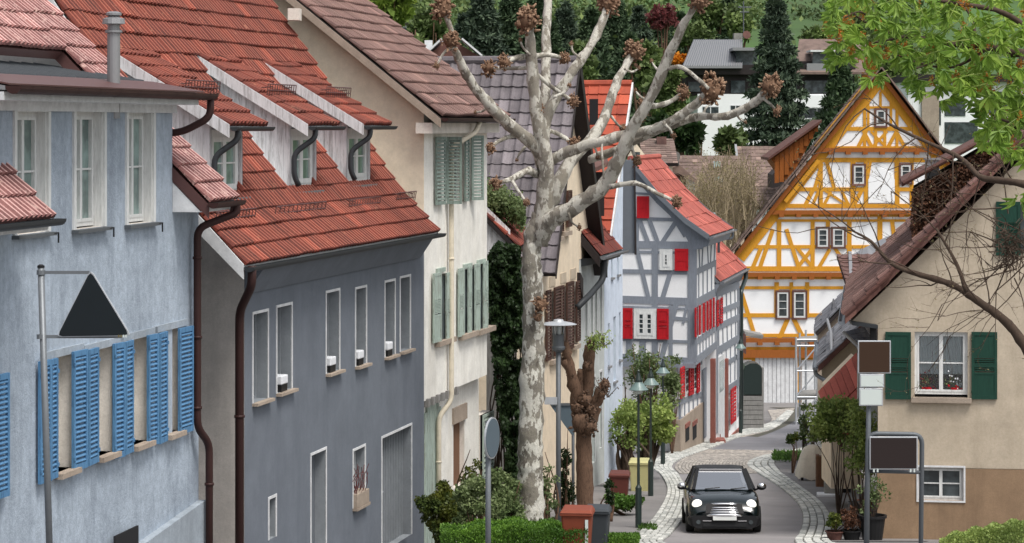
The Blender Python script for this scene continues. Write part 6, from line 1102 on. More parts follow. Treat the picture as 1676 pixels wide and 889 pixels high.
# front planting
hd = thing('clipped_hedge', 'low bright green hedge across the foreground under the plane tree', 'hedge', P(880, 889, 47)); ps = []
for _ in range(30000):
    x = random.uniform(722, 962); Yh = random.uniform(45.5, 48); top = 874 - 12 * math.sin((x - 722) / 240 * math.pi) + 3 * math.sin(x * .11) - (Yh - 45.5) * 4; z = random.random() ** 2.5; ps.append(tuple(P(x, top + z * 45, Yh) + Vector((0, 0, random.gauss(0, .02)))))
V, Fs = leaves(np.array(ps), .045, .6, droop=(0, 0, .8)); npmesh('hedge_leaves', V, Fs, M['box'], hd, kind='stuff')
hd2 = thing('small_hedge', 'short bright green hedge end right of the two bins', 'hedge', P(1015, 889, 48)); ps = [tuple(P(random.uniform(985, 1046), 877 - 3 * math.sin(i) + random.random() ** 2 * 40 + abs(0), random.uniform(47, 49))) for i in range(7000)]; V, Fs = leaves(np.array(ps), .045, .6, droop=(0, 0, .8)); npmesh('hedge_leaves', V, Fs, M['box'], hd2, kind='stuff')
bush('dark_yew_shrub', 'dark green rounded shrub with yellowish tips against the grey house', 728, 838, 50.5, 40, 54, 9000, .07, 'dkshrub', clumps=40, fill=.2)
bush('variegated_shrub', 'loose pale green shrub behind the round sign', 798, 830, 49.5, 52, 62, 7500, .075, 'shrub', clumps=36, ntips=14, fill=.35); bush('laurel_shrub', 'pale green leafy shrub pressed against the foot of the plane tree', 832, 845, 49.2, 26, 40, 3000, .075, 'shrub', clumps=26, fill=.3, ntips=9)
bush('thin_sapling', 'thin dark sapling rising above the shrubs beside the round sign', 772, 778, 51, 18, 36, 500, .07, 'dkshrub', clumps=18, ntips=14, fill=.4); bush('side_shrub', 'thin shrub with pale leaves right of the plane trunk', 896, 800, 51.5, 16, 55, 700, .07, 'shrub', clumps=22, ntips=9); bush('wall_climber', 'dark leggy climber behind the grey sign post', 925, 790, 58, 13, 70, 1600, .07, 'ivy', clumps=26, ntips=10)
# shrubs by the lamps
bush('lamp_side_tree', 'small round green tree standing behind the two green street lamps', 1058, 690, 77, 50, 42, 7000, .13, 'young', 'tree', clumps=60, ntips=12, trunk_r=.09, fill=.15, tmat='twig'); bush('leaning_sapling', 'open dark-stemmed small tree left of the nearer green street lamp', 1022, 700, 74, 32, 44, 1300, .11, 'young', 'tree', clumps=34, ntips=14, trunk_r=.07, fill=.4, tmat='twig')
bush('climbing_rose', 'sparse climbing rose covering the lower gable of the timbered house', 1058, 612, 90.5, 42, 44, 2600, .11, 'shrub', 'climber', clumps=70, ntips=22, trunk_r=.06, ry=.7, fill=.1); bush('corner_climber', 'dark green climber at the corner of the timbered house', 1100, 630, 90, 16, 50, 1300, .13, 'shrub', 'climber', clumps=36, ntips=8, ry=.6, fill=.1)
bush('ground_cover_plant', 'low green perennial patch at the foot of the nearer green lamp', 1022, 822, 64, 34, 12, 2600, .09, 'grass', 'plant', clumps=30, ntips=2, fill=.1); bush('potted_greenery', 'thin dark foliage plant beside the stump tree and pale blue house', 1000, 800, 62, 10, 26, 260, .09, 'ivy', 'plant', clumps=10, ntips=6)
# right side plants
bush('climbing_shrub', 'large yellow-green shrub in front of the pink tiled porch', 1372, 690, 62, 50, 56, 6000, .1, 'young', clumps=60, ntips=10, trunk_r=.02, fill=.15, tmat='twig'); bush('wall_tree', 'crooked dark-stemmed small tree before the white annex wall', 1410, 720, 59.5, 26, 72, 2600, .085, 'young', 'tree', clumps=56, ntips=10, trunk_r=.03, fill=.3, tmat='twig')
bush('roadside_bush', 'thin upright bush on the kerb island beneath the scaffold', 1316, 700, 78, 10, 40, 500, .1, 'shrub', clumps=20, ntips=8, tmat='twig'); bush('small_bay', 'small dark round plant beside the scaffold foot', 1297, 718, 80, 12, 10, 500, .1, 'dkshrub', 'plant', clumps=14, ntips=4)
V, Fs = leaves(np.array([tuple(gz(GP(random.uniform(1266, 1312), random.uniform(744, 757)), .05)) for _ in range(900)]), .16, .3, droop=(0, 0, 1)); npmesh('grass_patch', V, Fs, M['grass'], kind='stuff').__setitem__('label', 'grass patch on the kerb island by the lane'); bpy.data.objects['grass_patch']['category'] = 'grass'
V, Fs = leaves(np.array([tuple(gz(GP(random.uniform(1046, 1075), random.uniform(862, 870)), .02)) for _ in range(300)]), .1, .3, droop=(0, 0, 1)); o = npmesh('grass_tuft', V, Fs, M['grass'], kind='stuff'); o['label'] = 'grass tuft growing at the left kerb near the lamp'; o['category'] = 'grass'
hd3 = thing('garden_hedge', 'yellow-green hedge in the lower right corner below the tan house', 'hedge', P(1630, 889, 48)); ps = []
while len(ps) < 16000:
    x = random.uniform(1540, 1690); t = (x - 1540) / 150; top = 884 - 34 * t ** .7 + 3 * math.sin(x * .2); ps.append(tuple(P(x, top + random.random() ** 2 * 40, random.uniform(46, 49))))
V, Fs = leaves(np.array(ps), .05, .7); npmesh('hedge_leaves', V, Fs, M['young'], hd3, kind='stuff')

# bare branches with catkins in front of the tan house
BT = thing('bare_branch_tree', 'nearly bare tree whose thin budding branches arch in front of the tan house', 'tree', Vector((P(1800, 800, 26).x, 26, GY(26)))); tw = MB(); buds = []
limb([(1780, 800), (1730, 660), (1676, 566), (1645, 525), (1600, 492), (1555, 465), (1500, 448), (1460, 432), (1425, 395), (1396, 378)], 21, 3, .6, 'branch', 6, 'twig', BT, 9, .3, Yb=26); limb([(1555, 465), (1570, 452), (1582, 478), (1564, 420), (1530, 372)], 8, 3, .2, 'branch', 5, 'twig', BT, 7, .3, Yb=26.2) if False else limb([(1582, 478), (1565, 430), (1532, 374)], 8, 4, .2, 'branch', 5, 'twig', BT, 7, .3, Yb=26)
limb([(1780, 330), (1676, 302), (1640, 296), (1605, 290), (1583, 268), (1560, 252), (1500, 225), (1450, 200), (1415, 178)], 14, 3, 1.5, 'branch', 6, 'twig', BT, 8, .3, Yb=25.5)
def twig(a, d, L, r, depth):
    p = [a]; n = 5
    for i in range(n): d = (d + Vector((random.gauss(0, .16), random.gauss(0, .1), random.gauss(0, .16)))).normalized(); p.append(p[-1] + d * L / n)
    tw.tube(p, [r * (1 - .7 * i / n) for i in range(n + 1)], 4, caps=False)
    for q in p[2:]:
        if random.random() < .8: buds.append(tuple(q))
    if depth:
        for k in range(random.randint(1, 3)): i = random.randint(1, n); e = (d + Vector((random.gauss(0, .7), random.gauss(0, .3), random.gauss(0, .7)))).normalized(); twig(p[i], e, L * random.uniform(.45, .75), r * .6, depth - 1)
for (x, y, dx, dz, L) in [(1676, 410, -1, .1, .9), (1676, 420, -.6, -.8, .8), (1660, 420, -.8, -.5, .9), (1650, 430, -.3, -1, .8), (1640, 400, -1, .2, .9), (1676, 380, -.7, .6, .9), (1665, 440, -.9, -.3, 1.0), (1660, 455, .2, -1, .6), (1600, 492, -.6, .5, .7), (1540, 460, -.7, -.3, .6), (1500, 448, -.8, .4, .8), (1560, 468, -.3, .9, .7), (1460, 432, -.9, -.1, .6), (1440, 405, -.4, .9, .8), (1425, 395, -1, .2, .8), (1400, 380, -.8, .7, .9), (1396, 378, -1, .1, .7), (1530, 374, -.6, .8, .6), (1545, 400, .4, .9, .6), (1560, 252, -.3, -.9, .7), (1500, 225, -.8, -.5, .8), (1470, 210, -.5, .8, .5), (1450, 200, -.9, .0, .8), (1415, 178, -.9, -.5, .7), (1605, 290, -.2, -.9, .7), (1640, 296, .2, .9, .6), (1583, 268, -.9, .1, .8), (1520, 235, -.2, -1, .7), (1660, 300, -.5, .7, .6), (1640, 340, -.9, -.2, .8), (1650, 350, -.4, .8, .7), (1676, 450, -.5, -.9, .8), (1620, 500, -.2, 1, .7), (1680, 400, -1, .5, 1.1), (1680, 430, -1, -.6, 1.1)]:
    twig(P(x, y, 26 + random.uniform(-.3, .6)), Vector((dx, random.gauss(0, .2), dz)).normalized(), L, .008, 3)
tw.build('twigs', M['twig'], BT); V, Fs = leaves(np.array(buds[::2]), .022, .5); npmesh('buds', V, Fs, M['hazel'], BT)
bn = MB()
for k in range(240): a = P(1655 + random.gauss(0, 14), 405 + random.gauss(0, 22), 25.6); bn.tube([a, a + Vector((random.gauss(0, .08), random.gauss(0, .08), random.gauss(0, .1)))], .004, 3)
bn.build('twig_tangle', M['twig'], BT)
# chestnut
CT = thing('chestnut_branch', 'leafy chestnut boughs with fresh green leaves reaching in from the top right', 'tree', Vector((P(1850, 400, 22).x, 22, GY(22)))); Yc2 = 22.0
for pts, a, c, dy in (([(1900, 90), (1780, 100), (1676, 88), (1620, 78), (1560, 72), (1500, 62), (1440, 48), (1380, 12)], 20, 4, .5), ([(1620, 78), (1560, 110), (1500, 102), (1460, 86)], 6, 2, .4), ([(1700, 60), (1640, 20), (1560, 5), (1480, -10)], 12, 4, -.6), ([(1676, 88), (1650, 140), (1630, 190), (1620, 225)], 8, 3, -.4), ([(1720, 160), (1676, 170), (1655, 200), (1600, 175)], 8, 3, .2), ([(1560, 72), (1530, 100), (1490, 115)], 5, 2, -.3), ([(1480, 60), (1430, 70), (1395, 70)], 5, 2, .3), ([(1440, 48), (1410, 20), (1380, 30)], 5, 2, -.3), ([(1600, 75), (1585, 20), (1540, -20)], 6, 3, .4)): limb(pts, a, c, dy, 'bough', 6, 'twig', CT, 8, .3, Yb=Yc2)
def chest_leaf(seed):
    rs = random.Random(seed); vs, fs = [], []; n = rs.choice((5, 6, 7))
    for k in range(n):
        a = (k - (n - 1) / 2) * rs.uniform(.42, .62); L = rs.uniform(.085, .135) * (1 - abs(k - (n - 1) / 2) * .08); w = L * .33; dr = rs.uniform(.35, .85); ca, sa = math.sin(a), -math.cos(a) ; i = len(vs); per = Vector((-sa, 0, ca)) 
        for t, ww in ((.03, .08), (.4, .75), (.7, 1), (1, .05)):
            c = Vector((ca * L * t, -.03 * t - .05 * dr * t * t * rs.uniform(.6, 1.2), sa * L * t * (1 if sa < 0 else .6))); vs += [tuple(c - per * w / 2 * ww + Vector((0, .012 * ww, 0))), tuple(c + Vector((0, -.006, 0))), tuple(c + per * w / 2 * ww + Vector((0, .012 * ww, 0)))]
        for j in range(3): b_ = i + 3 * j; fs += [(b_, b_ + 1, b_ + 4, b_ + 3), (b_ + 1, b_ + 2, b_ + 5, b_ + 4)]
    return vs, fs
var = [chest_leaf(k) for k in range(7)]; mes = []
for v_, f_ in var: me = bpy.data.meshes.new('leaf'); me.from_pydata(v_, [], f_); me.materials.append(M['chest']); mes.append(me)
dens = [((1350, -12, 1440, 60), 60), ((1365, 55, 1480, 100), 44), ((1440, -12, 1560, 60), 80), ((1480, 55, 1600, 150), 85), ((1416, 95, 1440, 140), 6), ((1560, -12, 1690, 90), 100), ((1600, 90, 1690, 160), 60), ((1600, 150, 1690, 250), 70), ((1540, 120, 1600, 165), 18), ((1630, 240, 1690, 265), 12), ((1660, 310, 1690, 345), 8), ((1500, 130, 1530, 145), 6), ((1355, 90, 1380, 110), 6), ((1590, 90, 1620, 140), 14)]
LP = []
for (x0, y0, x1, y1), n in dens:
    for _ in range(n):
        x, y = random.uniform(x0, x1), random.uniform(y0, y1)
        if noise.noise(Vector((x * .028, y * .028, 5))) < -.34: continue
        LP.append((P(x, y, Yc2 + random.uniform(-.9, 1.0)), random.randrange(7), random.gauss(0, .55), random.gauss(0, .5), random.uniform(-1.3, 1.3), random.uniform(.7, 1.2)))
LP.sort(key=lambda t: t[0].y); far = MB(); cb_ = wbase(CT)
for i, (q, k, rx_, ry_, rz_, s) in enumerate(LP):
    mt = Matrix.Rotation(rz_, 4, 'Z') @ Matrix.Rotation(ry_, 4, 'Y') @ Matrix.Rotation(rx_, 4, 'X') @ Matrix.Scale(s, 4)
    if i < 300: o = bpy.data.objects.new('leaf', mes[k]); C.objects.link(o); o.parent = CT; o.matrix_basis = Matrix.Translation(q - cb_) @ mt
    else: far.add([q + mt @ Vector(v) for v in var[k][0]], var[k][1])
if far.v: far.build('far_leaves', M['chest'], CT, kind='stuff')
fp = []; ft = MB()
for _ in range(80):
    r_ = random.choice(dens[:9])[0]; q = P(random.uniform(r_[0], r_[2]), random.uniform(r_[1], r_[3]), Yc2 + random.uniform(-.6, .6))
    ft.tube([q - Z * .05, q + Z * .06], .004, 4)
    for k in range(46): t = random.random(); fp.append(tuple(q + Z * (t * .1 - .04) + Vector((random.gauss(0, .024 * (1.1 - t)), random.gauss(0, .02), 0))))
V, Fs = leaves(np.array(fp), .022, .7); npmesh('flower_spikes', V, Fs, M['flower'], CT); 
b = MB()
for q, *_ in LP[::2]: e = q + Vector((random.uniform(-.05, .25), random.uniform(-.1, .1), random.uniform(0, .16))); b.tube([q, e], [.002, .004], 4)
b.build('leaf_stalks', M['young'], CT, kind='stuff')

# ------------------------------------------------------------------ hillside trees
def conifer(name, label, x, yb, yt, wpx, Y, n=5000, mat='conifer', group=None, sz=1):
    top = P(x, yt, Y); bz = min(P(x, yb, Y).z, 999); H = top.z - bz; Rr = wpx / 2 * Y / F; t = thing(name, label, 'tree', Vector((top.x, Y, min(bz, GY(Y)))), group)
    b = MB(); b.tube([Vector((top.x, Y, min(bz, GY(Y)) - .5)), top - Z * .3], [Rr * .1 + .1, .03], 7); b.build('trunk', M['bark'], t)
    h_ = rng.uniform(0, 1, n) ** .75; lay = np.floor(h_ * H / 1.1) * 1.1 / H; tt = lay + (h_ - lay) * .4; ang = rng.uniform(0, 2 * np.pi, n); lob = 1 + .22 * np.sin(ang * 3 + lay * 40) + .12 * np.sin(ang * 7 + lay * 90) 
    rad = Rr * (1 - (1 - h_)) if False else Rr * (np.minimum(1, (1 - tt) * 1.25 + .03)) * lob * (rng.uniform(0, 1, n) ** .45)
    p = np.stack([top.x + rad * np.cos(ang), Y + rad * np.sin(ang), bz + tt * H - rad * .22], 1); V, Fs = leaves(p, 1.0 * sz, .32, droop=None); 
    npmesh('crown', V, Fs, M[mat], t); return t
conifer('giant_conifer', 'very tall dark conifer standing in front of the white apartment building', 1270, 262, -24, 108, 205, 34000, 'conifer2', sz=.5)
conifer('dark_fir', 'dark spreading fir at the right end of the white apartment building', 1375, 260, 92, 84, 200, 12000, 'conifer', sz=.6)
CONL = ['dark hillside conifer, %s' % s for s in ('first from the left in the row behind the grey roof', 'above the left plane limb, second in the row', 'behind the top knob of the left stem', 'between the two left upright plane limbs', 'above the middle upright plane limb', 'just left of the right upright plane limb', 'behind the knob of the middle right limb', 'just left of the white apartment building', 'nearest the aerial of the white apartment building', 'short one farthest left beside the red gable', 'small one directly above the dark roof ridge', 'small one above the orange roof', 'far one above the grey metal roof', 'far one behind the roof aerial')]
for i, (x, yt, wd, Y) in enumerate([(790, -30, 60, 262), (835, -22, 62, 270), (880, -14, 56, 258), (925, 8, 52, 266), (968, 20, 56, 262), (1008, -6, 60, 272), (1045, 14, 52, 282), (1080, 30, 48, 290), (1112, 20, 50, 300), (760, 26, 40, 275), (900, 40, 46, 245), (1030, 60, 44, 240), (1150, 8, 40, 330), (1192, -6, 46, 330)]):
    conifer('hillside_conifer', CONL[i], x, 200, yt, wd * 1.9, Y, 12000, 'conifer' if i % 3 else 'conifer2', 'dark conifers on the hillside', .75)
def decid(label, x, y, Y, rw, rh, n, size, mat, group=None, name='deciduous_tree', clumps=40): return bush(name, label, x, y, Y, rw, rh, n, size, mat, 'tree', clumps=clumps, ntips=7, trunk_r=.25, fill=.2, group=group)
decid('bright yellow-green willow above the brown roof ridge of the cream house', 625, 5, 240, 48, 44, 7000, .8, 'willow', None, 'willow_tree')
G1 = 'leafy trees on the hillside'
DX = [(700, 50), (670, 80), (745, 90), (1090, 150), (1075, 225), (1140, 60), (1170, 20), (1210, 40), (950, 110), (1060, 110), (1420, 90), (1460, 130), (1340, 60), (1400, 40), (1128, 222), (1195, 235)]
DL = ['beside the willow', 'under the willow behind the brown roof ridge', 'behind the little red gable', 'left of the white apartment building', 'behind the brown striped gable roof', 'behind the grey metal roof', 'high above the grey metal roof', 'behind the roof aerial', 'just above the dark roof', 'left of the orange-leaved tree', 'right of the dark fir', 'behind the peak of the ochre house', 'low one above the right flat roof', 'high above the right flat roof', 'dark one below the white building wall', 'in front of the white building wall']
for x, y, Y, rw, rh, m in [(700, 50, 250, 30, 30, 'mid'), (670, 80, 230, 26, 26, 'mid'), (745, 90, 235, 24, 22, 'mid'), (1090, 150, 215, 34, 44, 'mid'), (1075, 225, 190, 30, 34, 'ivy'), (1140, 60, 290, 30, 26, 'mid'), (1170, 20, 330, 34, 28, 'mid'), (1210, 40, 320, 24, 24, 'mid'), (950, 110, 225, 30, 40, 'mid'), (1060, 110, 228, 24, 40, 'mid'), (1420, 90, 250, 30, 28, 'mid'), (1460, 130, 240, 30, 34, 'mid'), (1340, 60, 320, 30, 14, 'mid'), (1400, 40, 330, 40, 18, 'mid'), (1128, 222, 180, 28, 26, 'ivy'), (1195, 235, 175, 22, 24, 'mid')]:
    i_ = [q for q in range(16) if DX[q] == (x, y)][0]; decid('green hillside tree, ' + DL[i_], x, y, Y, rw, rh, 2600, .6, m, G1)
decid('small tree with orange autumn-like leaves left of the white apartment building', 1113, 100, 235, 11, 13, 500, .45, 'orangeleaf', None, 'orange_tree', 10); decid('reddish budding tree among the dark conifers', 1085, 32, 262, 22, 22, 1400, .5, 'redbud', None, 'reddish_tree', 24)
ps = []
for _ in range(150):
    x = random.uniform(560, 1480); y = random.uniform(20, 200); Yw = 380 - y * .55 + random.uniform(-20, 20)
    c = P(x, y, Yw); r_ = random.uniform(2.5, 5); 
    if 1090 < x < 1420 and y > 40: continue
    if c.z > GY(Yw) + 15: continue
    ps.append(np.array(c) + rng.normal(size=(650, 3)) * np.array([r_ * .7, r_ * .6, r_ * .6]))
V, Fs = leaves(np.concatenate(ps), .8, .6); o = npmesh('spring_woodland', V, Fs, M['spring'], kind='stuff'); o['label'] = 'mixed spring woodland filling the slope between the dark conifers'; o['category'] = 'woodland'
# woodland mass and meadow hedges far up the slope
ps = []
while len(ps) < 26000:
    Yw = random.uniform(380, 900); x = random.uniform(-.24, .24) * Yw; 
    if noise.noise(Vector((x * .012, Yw * .012, 1))) < .02: continue
    ps.append((x, Yw, GY(Yw) + random.random() ** .6 * 10))
V, Fs = leaves(np.array(ps), 3.2, .7); o = npmesh('far_woodland', V, Fs, M['mid'], kind='stuff'); o['label'] = 'far wooded patches between meadows high on the hill'; o['category'] = 'woodland'
# bare hazel thicket behind the timbered houses
hz = MB(); bd = []
for k in range(170):
    x = random.uniform(1128, 1232); Yh = random.uniform(130, 142); y0 = random.uniform(360, 430); top = 235 + abs(x - 1185) * .9 + random.uniform(0, 60); a = P(x, y0, Yh); t = P(x + random.gauss(0, 16), top, Yh + random.gauss(0, 1)); m = a.lerp(t, .5) + Vector((random.gauss(0, .3), 0, 0)); hz.tube([a, m, t], [.045, .03, .012], 4)
    for j in range(5): f = random.uniform(.25, .95); q = a.lerp(t, f); e = q + Vector((random.gauss(0, .5), random.gauss(0, .3), random.uniform(.3, 1.1))); hz.tube([q, e], [.016, .008], 3); bd += [tuple(q.lerp(e, random.random()) + Vector((random.gauss(0, .15),) * 3)) for _ in range(9)]
ht = thing('hazel_thicket', 'thicket of bare pale brown stems behind the timbered house roofs', 'thicket', P(1180, 420, 136)); hz.build('stems', M['twigpale'], ht, kind='stuff'); V, Fs = leaves(np.array(bd), .1, .5); npmesh('buds', V, Fs, M['hazel'], ht, kind='stuff')
# low wall behind the lane right (hides the open slope)
# ------------------------------------------------------------------ car
def car():
    q = GP(1186, 874); X, Yc = q.x, q.y; yaw = math.atan2(1186 - CX, F) * -1 + R(3)
    t = thing('parked_car', 'small black hatchback with round lit headlights and chrome grille driving towards us', 'car', Vector((X, Yc, GY(Yc)))); t.name = 'small_car'; WB[t.name] = Vector((X, Yc, GY(Yc)))
    B0 = Vector((X, Yc, GY(Yc))); g = -(GY(Yc + 2) - GY(Yc)) / 2; RM = Matrix.Rotation(yaw, 3, 'Z') @ Matrix.Rotation(-math.atan(g) * 1.0, 3, 'X')
    def w(x, y, z): return B0 + RM @ Vector((x, y, z))      # y: 0 = front bumper, + towards the rear
    def loft(b, secs, cap=True):
        n = len(secs[0]); vs = [w(*p) for s in secs for p in s]; m = len(secs)
        fs = [(i * n + j, i * n + (j + 1) % n, (i + 1) * n + (j + 1) % n, (i + 1) * n + j) for i in range(m - 1) for j in range(n)]
        if cap: fs += [tuple(range(n)), tuple(range((m - 1) * n, m * n))]
        b.add(vs, fs)
    def sec(y, hw, z0, zs, zt, crown, tuck=.06):     # half width, bottom, shoulder, top centre
        a = [(hw - tuck, z0), (hw, z0 + .12), (hw + .005, (z0 + zs) / 2), (hw - .01, zs - .05), (hw - .06, zs), (hw * .72, zs + (zt - zs) * .55), (hw * .38, zt - crown * .3), (0, zt)]
        return [(x, y, z) for x, z in a] + [(-x, y, z) for x, z in reversed(a[:-1])]
    b = MB(); S = [sec(-.0, .66, .24, .48, .52, .0), sec(.05, .74, .20, .56, .62, .01), sec(.16, .79, .19, .66, .745, .02), sec(.30, .82, .19, .73, .80, .03), sec(.55, .84, .19, .80, .865, .03), sec(.85, .845, .19, .84, .90, .03), sec(1.12, .845, .19, .88, .93, .02), sec(1.6, .845, .19, .90, .93, .01), sec(2.6, .845, .2, .92, .95, .01), sec(3.2, .83, .22, .92, .96, .02), sec(3.5, .79, .26, .88, .92, .02), sec(3.62, .72, .3, .8, .84, .02)]
    loft(b, S); body = b.build('body', M['carpaint'], t, smooth=True); m = body.modifiers.new('sub', 'SUBSURF'); m.levels = 1; m.render_levels = 2
    # lower bumper in matt black
    b = MB(); loft(b, [[(x * k, y, z) for x, z in ((.70, .14), (.8, .2), (.82, .34), (.78, .40), (-.78, .40), (-.82, .34), (-.8, .2), (-.70, .14))] for y, k in ((-.03, .88), (.02, .97), (.12, 1.02), (.3, 1.035))]); b.build('bumper', M['black'], t, smooth=False, bevel=.02)
    # greenhouse
    def gsec(z, y0, y1, hw, rc=.12): return [(hw - rc, y0, z), (hw, y0 + rc * 2.2, z), (hw, y1 - rc, z), (hw - rc, y1, z), (-hw + rc, y1, z), (-hw, y1 - rc, z), (-hw, y0 + rc * 2.2, z), (-hw + rc, y0, z)]
    b = MB(); loft(b, [gsec(1.335, 1.78, 3.2, .58), gsec(1.375, 1.86, 3.1, .54), gsec(1.40, 2.05, 2.9, .42), gsec(1.41, 2.3, 2.7, .2)]); b.build('roof', M['black'], t, smooth=False, bevel=.015)
    for sx in (-1, 1):
        for a, c, wd in (((.66, 1.10, .92), (.545, 1.79, 1.345), .07), ((.77, 1.4, .92), (.60, 2.05, 1.345), .05), ((.78, 2.3, .93), (.6, 2.35, 1.345), .05), ((.74, 3.35, .94), (.55, 3.1, 1.35), .1)): b = MB(); b.bar(w(a[0] * sx, a[1], a[2]), w(c[0] * sx, c[1], c[2]), wd, .05); b.build('pillar', M['black'], t)
        b = MB(); b.add([w(.70 * sx, 1.2, .92), w(.575 * sx, 1.88, 1.34), w(.59 * sx, 3.0, 1.34), w(.79 * sx, 3.2, .93), w(.79 * sx, 1.5, .92)], [(0, 1, 2, 3, 4)]); b.build('side_glass', M['glass'], t)
        # mirror
        b = MB(); c = w(.93 * sx, 1.22, .99); b.ball(c, .1, 2, sq=(1.15, .7, .8)); mr = b.build('mirror', M['black'], t, smooth=True); b = MB(); b.ball(c + RM @ Vector((0.0, -.012, .022)), .1, 2, sq=(1.12, .66, .72)); b.build('mirror_cap', M['chrome'], mr, smooth=True); b = MB(); b.bar(w(.76 * sx, 1.3, .9), w(.88 * sx, 1.24, .96), .04, .04); b.build('mirror_arm', M['black'], mr)
        # headlight
        c = w(.615 * sx, .205, .635); ax = (RM @ Vector((.12 * sx, -1, .52))).normalized(); b = MB(); b.lathe(c - ax * .06, [(.132, 0), (.14, .07), (.134, .10), (.118, .115)], 24, ax); hl = b.build('headlight', M['chrome'], t, smooth=False); b = MB(); b.lathe(c, [(.118, .0), (.117, .06), (.10, .085), (.05, .10)], 24, ax); b.build('lens', M['lamp'], hl, smooth=True)
        for v_ in hl, : pass
        b = MB(); b.bar(w(.30 * sx, -.045, .30), w(.50 * sx, -.035, .30), .02, .022); b.build('bumper_strip', M['chrome'], t)
        b = MB(); b.tube([w(.60 * sx, -.045, .27), w(.60 * sx, .0, .27)], .05, 12); b.build('fog_lamp', M['glass'], t)
        # wiper
        b = MB(); b.tube([w(.30 * sx - .1, 1.08, .945), w(.30 * sx + .25, 1.13, .975)], .012, 5); b.build('wiper', M['black'], t)
        for y in (.62, 3.05):
            c = w(.71 * sx, y, .30); ax = (RM @ Vector((sx, 0, 0))).normalized(); b = MB(); b.lathe(c - ax * .03, [(.22, 0), (.29, .0), (.305, .03), (.305, .15), (.29, .18), (.2, .18)], 26, ax); wh = b.build('wheel', M['rubber'], t, smooth=False); b = MB(); b.lathe(c, [(.19, .10), (.19, .135), (.05, .15)], 20, ax); b.build('rim', M['alu'], wh)
    b = MB(); b.add([w(-.63, 1.12, .93), w(.63, 1.12, .93), w(.52, 1.80, 1.335), w(-.52, 1.80, 1.335)], [(0, 1, 2, 3)]); b.add([w(-.63, 1.12, .93), w(0, 1.02, .945), w(.63, 1.12, .93)], [(0, 1, 2)]); b.build('windscreen', M['carglass'], t)
    b = MB(); b.bar(w(-.5, 1.79, 1.352), w(.5, 1.79, 1.352), .05, .035); b.build('roof_edge', M['chrome'], t)
    b = MB(); b.hexa([w(-.7, 1.2, .87), w(.7, 1.2, .87), w(.7, 3.1, .87), w(-.7, 3.1, .87)], [w(-.62, 1.25, .93), w(.62, 1.25, .93), w(.6, 3.1, .93), w(-.6, 3.1, .93)]); b.build('dashboard', M['seatfab'], t)
    for x in (-.33, .33): b = MB(); b.hexa([w(x - .2, 2.1, .85), w(x + .2, 2.1, .85), w(x + .2, 2.25, .85), w(x - .2, 2.25, .85)], [w(x - .17, 2.2, 1.1), w(x + .17, 2.2, 1.1), w(x + .17, 2.3, 1.1), w(x - .17, 2.3, 1.1)]); b.ball(w(x, 2.28, 1.17), .09, 2, sq=(1.2, .6, .9)); b.build('seat', M['seatfab'], t)
    b = MB(); c = w(.02, 1.5, 1.2); 
    c = w(.0, 1.85, 1.24); b = MB(); b.bar(c - RM @ Vector((.12, 0, 0)), c + RM @ Vector((.12, 0, 0)), .03, .06); b.build('rear_view_mirror', M['black'], t)
    # steering wheel on the right as seen
    c = w(.33, 1.55, 1.0); ring = [c + RM @ Vector((.17 * math.cos(a), .05 * math.sin(a), .16 * math.sin(a))) for a in [k * math.pi / 10 for k in range(21)]]; b = MB(); b.tube(ring, .016, 6); b.build('steering_wheel', M['black'], t)
    # grille: chrome frame, slats, lower bar
    def arc(z, hw, y, r_, m_, nm, k=9): b = MB(); b.tube([w(-hw + 2 * hw * i / k, y + .12 * ((i / k - .5) * 2) ** 4, z - .03 * ((i / k - .5) * 2) ** 4) for i in range(k + 1)], r_, 8); return b.build(nm, M[m_], t, smooth=True)
    b = MB(); b.hexa([w(-.44, -.05, .47), w(.44, -.05, .47), w(.40, .05, .68), w(-.40, .05, .68)], [w(-.44, .05, .47), w(.44, .05, .47), w(.40, .15, .66), w(-.40, .15, .66)]); b.build('grille', M['black'], t)
    arc(.68, .37, .03, .022, 'chrome', 'grille_frame'); 
    for k in range(3): arc(.50 + k * .048, .43 - k * .015, -.065 + k * .027, .016, 'chrome', 'grille_slat')
    arc(.435, .45, -.085, .034, 'chrome', 'bumper_chrome'); b = MB(); b.hexa([w(-.6, 3.15, .86), w(.6, 3.15, .86), w(.5, 3.05, 1.34), w(-.5, 3.05, 1.34)], [w(-.6, 3.2, .86), w(.6, 3.2, .86), w(.5, 3.1, 1.34), w(-.5, 3.1, 1.34)]); b.build('rear_panel', M['black'], t)
    b = MB(); b.hexa([w(-.27, -.11, .315), w(.27, -.11, .315), w(.27, -.095, .425), w(-.27, -.095, .425)], [w(-.27, -.06, .315), w(.27, -.06, .315), w(.27, -.045, .425), w(-.27, -.045, .425)]); b.build('number_plate', M['plate'], t, bevel=.004)
    b = MB(); b.hexa([w(-.5, -.05, .17), w(.5, -.05, .17), w(.5, -.04, .25), w(-.5, -.04, .25)], [w(-.5, .02, .17), w(.5, .02, .17), w(.5, .02, .25), w(-.5, .02, .25)]); b.build('air_intake', M['black'], t)
car()
